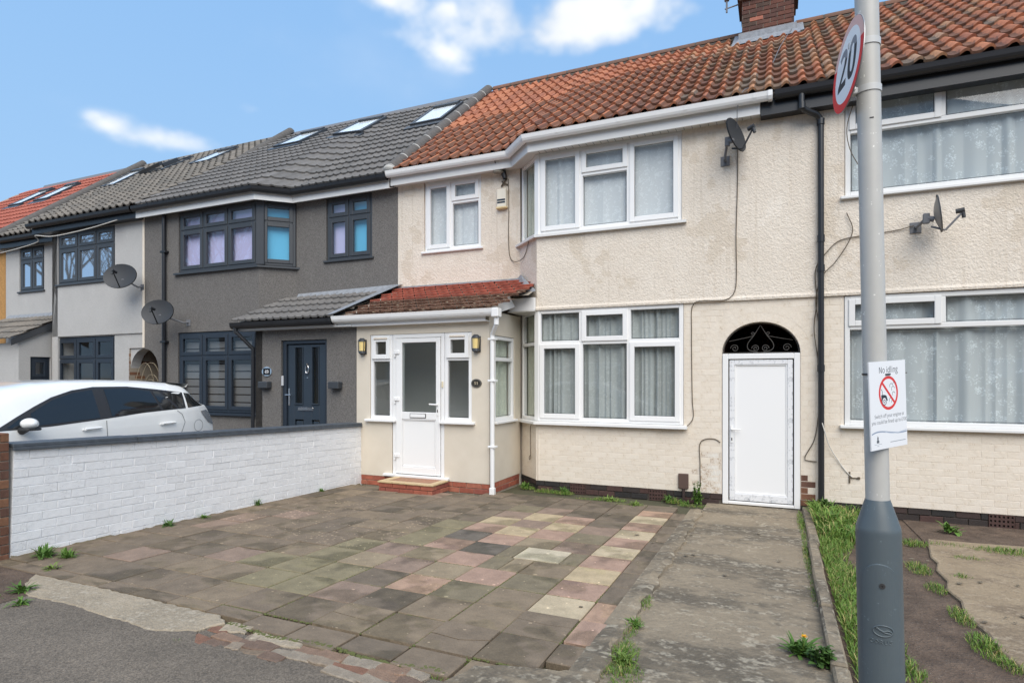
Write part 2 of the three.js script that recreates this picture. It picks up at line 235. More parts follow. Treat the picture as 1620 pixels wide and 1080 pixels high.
// a framed window: cols are the upright divisions, cells[i] lists [bottom, top, 's' opening sash or 'f' fixed] in column i
function win(root, F, cols, cells, o = {}) {
  const { d = -0.02, t = 0.055, m = M.upvc, glass = M.glass, depth = 0.07, sash = 0.052, sill = true, proud = 0.018, sillOut = 0.06, sillEnds = 0.05, tint } = o;
  const x0 = cols[0], x1 = cols.at(-1), all = cells.flat(), y0 = Math.min(...all.map((c) => c[0])), y1 = Math.max(...all.map((c) => c[1])), h = t / 2, B = 0.005;
  const fr = [fbox(F, x0, x0 + t, y0, y1, d - depth, d, B), fbox(F, x1 - t, x1, y0, y1, d - depth, d, B), fbox(F, x0 + t, x1 - t, y1 - t, y1, d - depth, d, B), fbox(F, x0 + t, x1 - t, y0, y0 + t, d - depth, d, B)];
  for (const c of cols.slice(1, -1)) fr.push(fbox(F, c - h, c + h, o.mullFrom ? o.mullFrom + h : y0 + t, y1 - t, d - depth, d, B));
  const panes = [], sashes = [];
  cells.forEach((col, i) => {
    const a = i ? cols[i] + h : x0 + t, b0 = i < cells.length - 1 ? cols[i + 1] - h : x1 - t;
    col.forEach(([p, q, kind, span], j) => {
      if (kind === 'n') return;                                          // covered by a wide light that starts further left
      const b = span ? x1 - t : b0, lo = p <= y0 ? y0 + t : p + h, hi = q >= y1 ? y1 - t : q - h;
      if (p > y0 && !(o.mullFrom && i)) fr.push(fbox(F, a, o.mullFrom ? x1 - t : b, p - h, p + h, d - depth, d, B));
      const s = kind === 's' ? sash : 0.012;
      if (kind === 's') sashes.push([fbox(F, a - 0.014, a + s, lo - 0.014, hi + 0.014, d - 0.045, d + proud, B), fbox(F, b - s, b + 0.014, lo - 0.014, hi + 0.014, d - 0.045, d + proud, B), fbox(F, a + s, b - s, hi - s, hi + 0.014, d - 0.045, d + proud, B), fbox(F, a + s, b - s, lo - 0.014, lo + s, d - 0.045, d + proud, B)]);
      panes.push([quad(F, a + s - 0.006, b - s + 0.006, lo + s - 0.006, hi - s + 0.006, kind === 's' ? d - 0.012 : d - 0.03), i, j]);
      const gz = kind === 's' ? d - 0.010 : d - 0.028, g = 0.006, A = a + s, C = b - s, L = lo + s, U = hi - s;      // thin rubber line round the glass
      o.gaskets !== false && (fr.gask ||= []).push(quad(F, A - 0.001, A + g, L, U, gz), quad(F, C - g, C + 0.001, L, U, gz), quad(F, A + g, C - g, U - g, U, gz), quad(F, A + g, C - g, L, L + g, gz));
    });
  });
  const gask = fr.gask, w = part('window', fr, m, root);
  for (const s of sashes) part('sash', s, m, w);
  for (const [g] of panes) part('pane', g, glass, w);
  if (gask) part('rubber_seal', gask, M.gasket, w);
  if (sill) part('window_sill', fbox(F, x0 - sillEnds, x1 + sillEnds, y0 - 0.036, y0, d - 0.06, d + sillOut, 0.006), m, w);
  return w;
}
// a hanging net or blind behind a window
const plainNet = colorTex(512, 512, [0.7, 0.7], (i, x, y) => { const k = y * 2 * N + x * 2, v = 0.74 + 0.10 * sstep(nLump[k] * 0.5 + nMid[k] * 0.5, 0.54, 0.62) + ((x % 4 < 1 || y % 4 < 1) ? 0.04 : 0); return [v, v, v]; });
const laceMap = (() => { // floral lace: rows of sprigs woven denser than the open net
  const c = document.createElement('canvas'); c.width = c.height = 768; const x = c.getContext('2d'), r = rng(31); x.fillStyle = 'rgb(196,196,196)'; x.fillRect(0, 0, 768, 768); x.strokeStyle = 'rgba(255,255,255,0.25)'; x.lineWidth = 1; for (let i = 0; i < 768; i += 5) { x.beginPath(); x.moveTo(i, 0); x.lineTo(i, 768); x.moveTo(0, i); x.lineTo(768, i); x.stroke(); }
  for (let k = 0; k < 60; k++) { const cx = r() * 768, cy = r() * 768, R = 22 + r() * 34, big = r() < 0.5; for (let p = 0; p < (big ? 26 : 15); p++) { const a = r() * 6.283, q = Math.sqrt(r()) * R, s = 3 + r() * 8, px = (cx + Math.cos(a) * q + 768) % 768, py = (cy + Math.sin(a) * q * 1.2 + 768) % 768; x.fillStyle = 'rgba(255,255,255,' + (0.16 + r() * 0.34) + ')'; x.beginPath(); x.ellipse(px, py, s, s * 0.5, r() * 3.1, 0, 7); x.fill(); } }
  const t = new THREE.CanvasTexture(c); t.wrapS = t.wrapT = THREE.RepeatWrapping; t.repeat.set(1 / 0.9, 1 / 0.9); t.colorSpace = THREE.SRGBColorSpace; return t; })();
const net = (c, tr, map) => new THREE.MeshPhysicalMaterial({ color: lin(...c), map, roughness: 0.95, transmission: tr, thickness: 0, side: THREE.DoubleSide });
M.net = net([0.95, 0.98, 1], 0.15, plainNet); M.netGrey = net([0.62, 0.66, 0.65], 0.2, plainNet); M.netCream = net([0.80, 0.84, 0.70], 0.2, plainNet); M.netBlue = net([0.92, 0.98, 1], 0.15, laceMap);
function curtain(label, F, u0, u1, y0, y1, d, m, o = {}) {
  const { amp = 0.022, wave = 0.075, seed = 1 } = o, r = rng(seed), n = Math.ceil((u1 - u0) / 0.01), off = []; // folds of uneven width and depth
  for (let u = 0; u < n + 2;) { const w = Math.max(3, Math.round(wave * 100 * (0.45 + 1.3 * r()))), a = (0.3 + 0.9 * r()) * (r() < 0.5 ? 1 : -0.8); for (let k = 0; k < w; k++) off[u + k] = a * Math.sin(Math.PI * k / w) ** 1.3; u += w; }
  const f = [], P = (i, y, k) => toWorld(F, u0 + (u1 - u0) * i / n, y, d - 0.035 + amp * off[i] * (k ? 1.15 : 0.85));
  const ys = [y0, lerp(y0, y1, 0.5), y1];
  for (let i = 0; i < n; i++) for (let j = 0; j < 2; j++) f.push([P(i, ys[j], !j), P(i + 1, ys[j], !j), P(i + 1, ys[j + 1], 0), P(i, ys[j + 1], 0)]);
  const g = tris(f), c = toWorld(F, (u0 + u1) / 2, y0, d);
  // uv follows the cloth: width along the wall, height
  const p = g.attributes.position, uv = g.attributes.uv; for (let i = 0; i < p.count; i++) uv.setXY(i, (p.getX(i) - F.ox) * F.c - (p.getZ(i) - F.oz) * F.s, p.getY(i));
  return solo(o.name || 'net_curtain', label, 'curtain', g, m, c, o.group);
}
// brickwork: each brick a mesh of its own; keep(v0, v1) returns the stretches of the course that hold bricks
function brickGeo(L, h, dep, b = 0.004) { const g = box(-L / 2, L / 2, -h / 2, h / 2, -dep, 0, b); return g; }
const brickShapes = new Map();
function bricks(parent, F, v0, v1, keep, mats, o = {}) {
  const { course = 0.075, len = 0.225, gap = 0.008, dep = 0.05, d = 0, name = 'brick', seed = 7, jit = 0.0015, bev = 0.004, shift = 0, local = false } = o, r = rng(seed), out = [];
  const key = [course, len, gap, dep, bev].join(); if (!brickShapes.has(key)) brickShapes.set(key, [0, 1, 2].map(() => brickGeo(len - gap, course - gap, dep, bev)));
  const geos = brickShapes.get(key);
  // three variants whose uv start elsewhere, so that alike bricks do not look alike
  geos.forEach((g, k) => { if (!g.userData.moved) { g.userData.moved = true; const uv = g.attributes.uv; for (let i = 0; i < uv.count; i++) uv.setXY(i, uv.getX(i) + k * 0.37, uv.getY(i) + k * 0.23); } });
  for (let k = 0, v = v0; v < v1 - 0.02; k++, v += course) {
    const top = Math.min(v + course, v1), hh = top - v - gap;
    for (const [a, b] of keep(v, top, k)) for (let u = Math.floor((a - shift) / len) * len + shift + (k % 2 ? -len / 2 : 0); u < b; u += len) {
      const p = Math.max(u + gap / 2, a + 0.002), q = Math.min(u + len - gap / 2, b - 0.002); if (q - p < 0.025) continue;
      const c = toWorld(F, (p + q) / 2, v + gap / 2 + hh / 2, d + (r() - 0.5) * 2 * jit);
      out.push(put(name, geos[(r() * 3) | 0], mats[(r() * mats.length) | 0], parent, c, [0, F.phi, 0], [(q - p) / (len - gap), hh / (course - gap), 1]));
    }
  }
  return out;
}
// a tile's top and front edge from its cross profile; the lower end is at z = 0, the back at -L
function tileGeo(prof, L, th = 0.03, lift = 0.036) {
  const f = []; for (let i = 0; i + 1 < prof.length; i++) { const [a, ya] = prof[i], [b, yb] = prof[i + 1]; f.push([[a, ya + lift, 0], [b, yb + lift, 0], [b, yb - 0.004, -L], [a, ya - 0.004, -L]]); f.push([[a, ya + lift - th, 0.001], [b, yb + lift - th, 0.001], [b, yb + lift, 0], [a, ya + lift, 0]]); }
  const g = tris(f); // round the profile's shading
  const p = g.attributes.position, n = g.attributes.normal; for (let i = 0; i < p.count; i += 12) for (let k = 0; k < 6; k++) { const x = p.getX(i + k), e = 1e-3, at = (q) => { for (let j = 0; j + 1 < prof.length; j++) if (q <= prof[j + 1][0] || j + 2 === prof.length) return lerp(prof[j][1], prof[j + 1][1], (q - prof[j][0]) / (prof[j + 1][0] - prof[j][0])); }; const w = 0.012, s = (at(x + w) - at(x - w)) / (2 * w), l = Math.hypot(s, 1); n.setXYZ(i + k, -s / l, 1 / l, 0.05); }
  return g;
}
const PAN = (w) => [[0, 0.014], [0.10, 0.004], [0.25, 0], [0.42, 0.003], [0.54, 0.014], [0.64, 0.032], [0.74, 0.046], [0.84, 0.050], [0.93, 0.042], [1.0, 0.026], [1.06, 0.010]].map(([u, y]) => [u * w, y]);
const ROMAN = (w) => [[0, 0.02], [0.05, 0.021], [0.11, 0.012], [0.16, 0.002], [0.44, 0], [0.50, 0.012], [0.55, 0.02], [0.61, 0.012], [0.66, 0.002], [0.94, 0], [1.02, 0.015]].map(([u, y]) => [u * w, y]);
const FLAT = (w) => [[0.008, 0.001], [w * 0.5, 0.004], [w - 0.008, 0.001]];
// lays tiles on the ruled surface between an eaves line and the ridge; the `most` nearest ones are parts, the rest one part of kind stuff
function tiles(root, name, o) {
  const { x0, x1, eave, ridge, w, rows, prof, pick, most = 300, skip, seed = 5, unit = 0.36, from = 0, to = rows, stagger = 0, lap = 0.055 } = o, r = rng(seed), list = [];
  const pan = prof === PAN, geo = [0, 1, 2, 3, 4].map((k) => { const g = tileGeo(prof(w), unit + lap, o.th, o.lift), uv = g.attributes.uv; for (let i = 0; i < uv.count; i++) uv.setXY(i, pan ? clamp(uv.getX(i) / w, 0.01, 0.99) : uv.getX(i) + k * 0.31, uv.getY(i) + k * 0.47); return g; });
  // where the eaves line bends, a tile is warped to the roof's own surface instead of lying flat
  const warp = (g, x, t0) => { const h = g.clone(), a = h.attributes.position; for (let i = 0; i < a.count; i++) { const px = x + a.getX(i), [ze, ye] = eave(px), [zr, yr] = ridge(px), L = Math.hypot(zr - ze, yr - ye), t = t0 - a.getZ(i) / (unit * rows), ny = (ze - zr) / L, nz = (yr - ye) / L; a.setXYZ(i, px, lerp(ye, yr, t) + ny * a.getY(i), lerp(ze, zr, t) + nz * a.getY(i)); } h.computeVertexNormals(); return h; };
  for (let x = x0; x < x1 - 0.02; x += w) for (let j = from; j < to; j++) {
    const cx = x + w / 2 + (j % 2) * stagger, [ze, ye] = eave(cx), [zr, yr] = ridge(cx), L = Math.hypot(zr - ze, yr - ye), th = Math.atan2(yr - ye, ze - zr), t = j / rows;
    const bent = Math.abs(eave(cx - w / 2)[0] - eave(cx + w / 2)[0]) > 0.004;
    const p = [x + (j % 2) * stagger + (r() - 0.5) * 0.006, lerp(ye, yr, t), lerp(ze, zr, t)];
    if (skip && skip(cx, lerp(ze, zr, t + 0.5 / rows), j)) continue;
    list.push({ p, th: th + (r() - 0.5) * 0.012, s: L / rows / unit, m: pick(cx, j, r), g: bent ? warp(geo[(r() * 5) | 0], x, t) : geo[(r() * 5) | 0], bent, dist: Math.hypot(p[0], p[1] - 1.6, p[2] - 8), roll: (r() - 0.5) * 0.012 });
  }
  list.sort((a, b) => a.dist - b.dist);
  for (const q of list.slice(0, most)) if (q.bent) part(name, q.g, q.m, root); else put(name, q.g, q.m, root, q.p, [q.th, q.roll, 0], [1, 1, q.s]);
  const rest = list.slice(most); if (!rest.length) return;
  const gs = rest.map((q) => { const g = q.g.clone(), c = q.m.color, n = g.attributes.position.count, a = new Float32Array(n * 3); for (let i = 0; i < n; i++) { a[i * 3] = c.r; a[i * 3 + 1] = c.g; a[i * 3 + 2] = c.b; } const b = BASE.get(root); if (q.bent) g.translate(-b[0], -b[1], -b[2]); else { g.scale(1, 1, q.s); g.rotateX(q.th); g.translate(q.p[0] - b[0], q.p[1] - b[1], q.p[2] - b[2]); } g.setAttribute('color', new THREE.BufferAttribute(a, 3)); return g; });
  const me = new THREE.Mesh(mergeGeometries(gs), M.tileMix ||= new THREE.MeshStandardMaterial({ map: flatMap, roughness: 0.86, vertexColors: true, side: THREE.DoubleSide })); me.name = 'further_' + name + 's'; me.castShadow = me.receiveShadow = true; root.add(stuff(me));
}
const along = (path) => (x) => { for (let i = 0; i + 1 < path.length; i++) if (x <= path[i + 1][0] || i + 2 === path.length) { const a = path[i], b = path[i + 1]; return lerp(a[1], b[1], clamp((x - a[0]) / (b[0] - a[0] || 1), 0, 1)); } };
const RIDGE = [-4, 7.93], ridgeAt = () => RIDGE;
// boarding under the tiles, so that no light falls through
function deck(root, x0, x1, eave, m = M.roomDark) {
  const xs = []; for (let x = x0; x < x1; x += 0.15) xs.push(x); xs.push(x1);
  const f = []; for (let i = 0; i + 1 < xs.length; i++) { const [za, ya] = eave(xs[i]), [zb, yb] = eave(xs[i + 1]); f.push([[xs[i], ya - 0.03, za], [xs[i + 1], yb - 0.03, zb], [xs[i + 1], RIDGE[1] - 0.03, RIDGE[0]], [xs[i], RIDGE[1] - 0.03, RIDGE[0]]]); }
  f.push([[x0, RIDGE[1] - 0.03, RIDGE[0]], [x1, RIDGE[1] - 0.03, RIDGE[0]], [x1, 4.9, RIDGE[0] - 4.2], [x0, 4.9, RIDGE[0] - 4.2]]);
  part('roof_deck', tris(f), m, root);
}
// half-round capping laid in lengths along a line
function halfRound(root, name, a, b, n, r, m, mort, up = [0, 1, 0]) {
  const A = new THREE.Vector3(...a), B = new THREE.Vector3(...b), dir = B.clone().sub(A), L = dir.length() / n; dir.normalize();
  const U = new THREE.Vector3(...up).addScaledVector(dir, -dir.dot(new THREE.Vector3(...up))).normalize(), S = new THREE.Vector3().crossVectors(dir, U), q = new THREE.Matrix4().makeBasis(S, U, dir.clone().negate());
  const arc = (rad, l0, l1) => { const f = [], k = 10, P = (i, l) => [Math.cos(Math.PI * i / k) * rad, Math.sin(Math.PI * i / k) * rad, -l]; for (let i = 0; i < k; i++) { f.push([P(i, l0), P(i, l1), P(i + 1, l1), P(i + 1, l0)]); } f.push([...Array(k + 1).keys()].map((i) => P(i, l0))); f.push([...Array(k + 1).keys()].map((i) => P(i, l1)).reverse()); return tris(f); };
  const g = arc(r, 0.016, L - 0.016), e = new THREE.Euler().setFromRotationMatrix(q), rr = rng(99);
  for (let i = 0; i < n; i++) { const p = A.clone().addScaledVector(dir, L * i); put(name, g, [].concat(m)[(rr() * [].concat(m).length) | 0], root, p.toArray(), [e.x, e.y, e.z + (rr() - 0.5) * 0.03]); }
  if (mort) { const mg = arc(r * 0.975, 0, L * n); mg.applyMatrix4(q); mg.translate(...a); part('bedding_mortar', mg, mort, root); }
}
// gutter with a rolled lip, on brackets; path is the wall line in plan, out the distance of its back from the wall
function gutter(root, path, out, y, m, o = {}) {
  const w = 0.115, h = 0.088, pr = []; for (let i = 0; i <= 8; i++) { const a = Math.PI + Math.PI * i / 8 * 0.97; pr.push([out + w / 2 - Math.cos(a - Math.PI) * w / 2, y - 0.006 + Math.sin(a) * h]); }
  const prof = [[out, y + 0.004], ...pr.slice(1), [out + w + 0.004, y + 0.006], [out + w - 0.006, y + 0.006], ...pr.slice(1, -1).reverse().map(([a, b]) => [a + (a < out + w / 2 ? 0.005 : -0.005), b + 0.006]), [out + 0.005, y + 0.004]];
  const g = part('gutter', sweep(path, prof), m, root);
  for (const [bx, bz, phi] of o.brackets || []) { const F = frameOf(bx, bz, phi || 0), p = [[out - 0.01, y - 0.02], [out + w * 0.5, y - h - 0.014], [out + w + 0.008, y + 0.008]]; const s = []; for (let i = 0; i < 7; i++) { const a = Math.PI * i / 6; s.push([out + w / 2 - Math.cos(a) * (w / 2 + 0.006), y - Math.sin(a) * (h + 0.006)]); } const f = []; for (let i = 0; i < 6; i++) f.push([toWorld(F, -0.018, s[i][1], s[i][0]), toWorld(F, 0.018, s[i][1], s[i][0]), toWorld(F, 0.018, s[i + 1][1], s[i + 1][0]), toWorld(F, -0.018, s[i + 1][1], s[i + 1][0])]); part('bracket', tris(f), m, g); }
  return g;
}
function room(root, x0, x1, zf, zb, y0, y1, m = M.room) { part('interior', tris([[[x0, y0, zb], [x1, y0, zb], [x1, y1, zb], [x0, y1, zb]], [[x0, y0, zf], [x0, y0, zb], [x0, y1, zb], [x0, y1, zf]], [[x1, y0, zf], [x1, y0, zb], [x1, y1, zb], [x1, y1, zf]], [[x0, y0, zf], [x1, y0, zf], [x1, y0, zb], [x0, y0, zb]], [[x0, y1, zf], [x1, y1, zf], [x1, y1, zb], [x0, y1, zb]]]), m, root); }
function dishOf(label, at, aim, w, h, m, o = {}) {
  const t = thing('satellite_dish', label, 'satellite dish', o.foot, 'satellite dishes on the house fronts'), f = [], K = 28, R = 6, pos = (i, j) => { const a = 2 * Math.PI * i / K, q = j / R; return [Math.cos(a) * q * w / 2, Math.sin(a) * q * h / 2, 0.09 * q * q * (w / 0.6)]; };
  for (let i = 0; i < K; i++) { for (let j = 0; j < R; j++) f.push([pos(i, j), pos(i, j + 1), pos(i + 1, j + 1), pos(i + 1, j)]); const a = pos(i, R), b = pos(i + 1, R); f.push([a, b, [b[0] * 1.02, b[1] * 1.02, b[2] - 0.014], [a[0] * 1.02, a[1] * 1.02, a[2] - 0.014]]); }
  const g = tris(f), Z = new THREE.Vector3(...aim).normalize(), Xv = new THREE.Vector3().crossVectors(new THREE.Vector3(0, 1, 0), Z).normalize(), q = new THREE.Matrix4().makeBasis(Xv, new THREE.Vector3().crossVectors(Z, Xv), Z).setPosition(...at), P = (x, y, z) => new THREE.Vector3(x, y, z).applyMatrix4(q).toArray();
  g.applyMatrix4(q);
  { const nn = g.attributes.normal, p = g.attributes.position, c = new THREE.Vector3(...P(0, 0, w * 1.3)), v = new THREE.Vector3(); for (let i = 0; i < p.count; i++) { v.fromBufferAttribute(p, i); const d = c.clone().sub(v).normalize(); nn.setXYZ(i, d.x, d.y, d.z); } }
  part('reflector', g, m, t);
  const foc = P(o.fx || 0, -h * 0.12, w * 0.62), low = P((o.fx || 0) * 0.3, -h * 0.47, 0.08);
  part('feed_arm', [rod(P(0, -h * 0.3, -0.04), low, 0.011), rod(low, foc, 0.011)], o.arm || M.dish, t);
  const up = P(o.fx || 0, -h * 0.12 + 0.03, w * 0.70), dn = P(o.fx || 0, -h * 0.12 + 0.03, w * 0.50);
  part('receiver', [rod(dn, up, 0.026), rod(P(o.fx || 0, -h * 0.12 - 0.05, w * 0.66), P(o.fx || 0, -h * 0.12 + 0.03, w * 0.66), 0.018)], M.dish, t);
  const back = P(0, -0.02, -0.07), wall = o.foot;
  part('mount', [rod(P(0, -0.05, 0), back, 0.03), rod(back, [wall[0], wall[1] - 0.02, wall[2] + 0.10], 0.016), rod([wall[0], wall[1] - 0.02, wall[2] + 0.10], [wall[0], wall[1], wall[2]], 0.016), box(wall[0] - 0.055, wall[0] + 0.055, wall[1] - 0.07, wall[1] + 0.05, wall[2], wall[2] + 0.012, 0.002), box(back[0] - 0.03, back[0] + 0.03, back[1] - 0.06, back[1] + 0.05, back[2] - 0.02, back[2] + 0.03, 0.006)], M.leadDull, t);
  return t;
}

// ---------- the cream house in the middle ----------
const FRONT = frameOf();
const XP = -5.83, XR = 0.42;                                          // party lines left and right
const pathM = [[XP, -0.45], [-3.6, -0.45], [-3.15, 0], [XR, 0]];
const SPL = frameOf(-3.6, -0.45, -Math.PI / 4), SL = Math.SQRT2 * 0.45, REC = frameOf(0, -0.45, 0);
const house = thing('terraced_house', 'cream rendered terraced house with orange tiled roof and small white front porch', 'house', [-2.7, 0, 0]);
part('upper_wall', [
  plate([[-3.15, 2.575], [XR, 2.575], [XR, 5.02], [-3.15, 5.02], [-3.15, 4.82], [-1.13, 4.82], [-1.13, 3.64], [-3.15, 3.64]], [], 0.2),
  plate(rect(0, SL, 2.575, 3.64), [], 0.2, SPL), plate(rect(0, SL, 4.82, 5.02), [], 0.2, SPL),
  plate(rect(XP, -3.6, 2.575, 5.02), [rect(-5.32, -4.27, 3.66, 4.82)], 0.2, REC)], M.render, house);
const archPts = []; for (let i = 0; i <= 24; i++) { const a = Math.PI * (1 - i / 24); archPts.push([-0.193 + Math.cos(a) * 0.449, 1.905 + Math.sin(a) * 0.385]); }
const lower = part('lower_wall', [
  plate([[-3.17, 0.13], [-0.642, 0.13], ...archPts, [0.256, 0.13], [XR, 0.13], [XR, 2.575], [-1.11, 2.575], [-1.11, 0.97], [-3.17, 0.97]], [], 0.2, FRONT, -0.0218),
  plate(rect(0, SL, 0.13, 0.97), [], 0.2, SPL, -0.0218), plate(rect(XP, -3.6, -0.1, 2.575), [], 0.2, REC)], M.creamJoint, house);
const archHalf = (y, e) => { const q = 1 - ((y - 1.905) / (0.385 + e)) ** 2; return q <= 0 ? 0 : (0.449 + e) * Math.sqrt(q); };
const cut = (a, b, h0, h1) => [[a, h0], [h1, b]].filter(([p, q]) => q - p > 0.02);
bricks(house, FRONT, 0.13, 2.572, (v0, v1) => {
  const mid = (v0 + v1) / 2, right = mid < 0.97 ? -3.17 : -1.105;
  if (mid < 1.905) return cut(right, XR, -0.645, 0.259);
  const h = archHalf(v0, 0.235); return h ? cut(right, XR, -0.193 - h, -0.193 + h) : [[right, XR]];
}, M.creamBrick, { d: -0.02, seed: 21, gap: 0.005, bev: 0.0016, jit: 0.0008 });
{ // two rings of bricks on edge round the arch
  const r = rng(77);
  for (const ring of [0, 1]) for (let i = 0, n = ring ? 21 : 17; i < n; i++) {
    const a0 = Math.PI * i / n + 0.006, a1 = Math.PI * (i + 1) / n - 0.006, e0 = ring * 0.113 + 0.003, e1 = e0 + 0.107, P = (a, e) => [-0.193 - Math.cos(a) * (0.449 + e), 1.905 + Math.sin(a) * (0.385 + e)];
    part('arch_brick', plate([P(a0, e0), P(a0, e1), P(a1, e1), P(a1, e0)].reverse(), [], 0.05, FRONT, -0.0204 + (r() - 0.5) * 0.001), M.creamBrick[(r() * 4) | 0], house);
  }
}
bricks(house, SPL, 0.13, 0.955, () => [[0, SL + 0.012]], M.creamBrick, { d: -0.02, seed: 23, gap: 0.005, bev: 0.0016, jit: 0.0008 });
// damp dark plinth with air bricks
part('plinth', [sweep([[-3.6, -0.45], [-3.15, 0], [-0.645, 0]], [[-0.06, -0.12], [-0.04, -0.12], [-0.04, 0.13], [-0.06, 0.13]]), box(0.256, XR, -0.12, 0.13, -0.2, -0.04)], M.mortarDark, house);
bricks(house, FRONT, -0.02, 0.13, (v0) => (v0 > 0.04 ? [[-3.17, -2.66], [-2.43, -1.56], [-1.33, -0.645], [0.256, XR]] : [[-3.17, -2.66], [-2.43, -1.56], [-1.33, -0.645], [0.256, XR]]), M.darkBrick, { d: -0.026, seed: 31, jit: 0.004, dep: 0.04 });
bricks(house, SPL, -0.02, 0.13, () => [[0, SL]], M.darkBrick, { d: -0.026, seed: 33, jit: 0.004, dep: 0.04 });
function airBrick(root, x0, x1, y0, y1, z, m) { const h = []; for (let i = 0; i < 6; i++) for (let j = 0; j < 3; j++) h.push(rect(lerp(x0, x1, (i + 0.25) / 6), lerp(x0, x1, (i + 0.75) / 6), lerp(y0, y1, (j + 0.25) / 3), lerp(y0, y1, (j + 0.75) / 3))); part('air_brick', plate(rect(x0, x1, y0, y1), h, 0.03, frameOf(0, z)), m, root); }
airBrick(house, -2.655, -2.435, -0.02, 0.12, -0.02, M.darkBrick[2]); airBrick(house, -1.555, -1.335, -0.02, 0.12, -0.02, M.darkBrick[2]);
airBrick(house, -5.69, -5.51, 4.62, 4.74, -0.443, M.creamBrick[0]);
// bare patch left of the gate and the raw bricks right of it
{ const raw = std([1, 1, 1], 0.9, { map: colorTex(512, 512, [1.2, 1.2], (i, x, y) => { const k = (y * 2) * N + x * 2, v = nMid[k] * 0.6 + nFine[k] * 0.4; return v < 0.40 ? [0.46, 0.36, 0.27] : v > 0.58 ? [0.74, 0.70, 0.64] : [0.68, 0.61, 0.53]; }), bumpMap: paintBump, bumpScale: 0.006 });
  for (const b of house.children.filter((c) => c.name === 'brick')) { const x = b.position.x - 2.7, y = b.position.y; if (x > -0.95 && x < -0.64 && y > 0.13 && y < 0.62 && !(x < -0.86 && y > 0.5) && !M.darkBrick.includes(b.material)) b.material = raw; }
  for (const b of house.children.filter((c) => c.name === 'brick')) { const x = b.position.x - 2.7, y = b.position.y; if (x > 0.25 && x < 0.355 && y > 0.05 && y < 0.40) b.material = M.brownBrick[(y * 100 | 0) % 4]; }
}
part('render_nib', sweep([[-3.6, -0.45], [-3.15, 0], [XR, 0]], [[-0.02, 2.568], [0.008, 2.562], [0.012, 2.59], [0, 2.62], [-0.02, 2.62]]), M.render, house);   // bell cast where the render stops over the bricks

// windows
win(house, FRONT, [-3.13, -2.5, -1.83, -1.135], [[[3.645, 4.80, 's']], [[3.645, 4.425, 'f'], [4.425, 4.80, 's']], [[3.645, 4.80, 's']]], { sill: false });
win(house, SPL, [0.015, SL - 0.02], [[[3.645, 4.80, 'f']]], { sill: false, t: 0.045 });
part('window_post', place(box(-0.07, 0.02, 3.645, 4.80, -0.09, -0.012, 0.008), frameOf(-3.145, 0.0, -Math.PI / 8)), M.upvc, house);
part('window_sill', sweep([[-3.66, -0.51], [-3.15, 0], [-1.07, 0]], [[-0.06, 3.606], [0.055, 3.598], [0.055, 3.63], [-0.06, 3.645]]), M.upvcOld, house);
win(house, REC, [-5.31, -4.82, -4.275], [[[3.665, 4.80, 's']], [[3.665, 4.43, 'f'], [4.43, 4.80, 's']]], {});
win(house, FRONT, [-3.15, -2.5, -1.83, -1.115], [[[0.985, 2.09, 's'], [2.09, 2.565, 'f']], [[0.985, 2.09, 'f'], [2.09, 2.565, 's']], [[0.985, 2.09, 's'], [2.09, 2.565, 'f']]], { sill: false });
win(house, SPL, [0.015, SL - 0.02], [[[0.985, 2.09, 'f'], [2.09, 2.565, 'f']]], { sill: false, t: 0.045 });
part('window_post', place(box(-0.07, 0.02, 0.985, 2.565, -0.09, -0.012, 0.008), frameOf(-3.145, 0.0, -Math.PI / 8)), M.upvc, house);
part('window_sill', sweep([[-3.59, -0.44], [-3.15, 0], [-1.06, 0]], [[-0.06, 0.945], [0.06, 0.938], [0.06, 0.972], [-0.06, 0.986]]), M.upvc, house);
curtain('white lace net in the wide upper bay window of the cream house', FRONT, -3.1, -1.15, 3.68, 4.78, -0.085, M.net, { seed: 3, wave: 0.16, amp: 0.02 });
curtain('pale cream curtain behind the narrow angled upper bay pane', SPL, 0.03, SL - 0.04, 3.68, 4.8, -0.075, M.netCream, { seed: 4, wave: 0.09 });
curtain('white net in the small upper window over the porch', REC, -5.29, -4.3, 3.69, 4.78, -0.085, M.net, { seed: 5, wave: 0.14, amp: 0.018 });
curtain('grey patterned net in the ground floor bay window beside the porch', FRONT, -3.1, -1.13, 1.02, 2.53, -0.09, M.netGrey, { seed: 6, amp: 0.045, wave: 0.075 });
curtain('pale green curtain behind the angled ground floor bay panes', SPL, 0.03, SL - 0.04, 1.02, 2.53, -0.075, M.netCream, { seed: 7, wave: 0.09 });
room(house, XP + 0.06, -3.7, -0.68, -3.9, 2.62, 4.98); room(house, -3.62, -0.72, -0.62, -3.9, 2.62, 4.98); room(house, -3.62, -0.72, -0.62, -3.9, 0.1, 2.56);
room(house, -0.66, 0.275, -0.23, -3.9, 0.02, 2.34, M.brownBrick[2]);

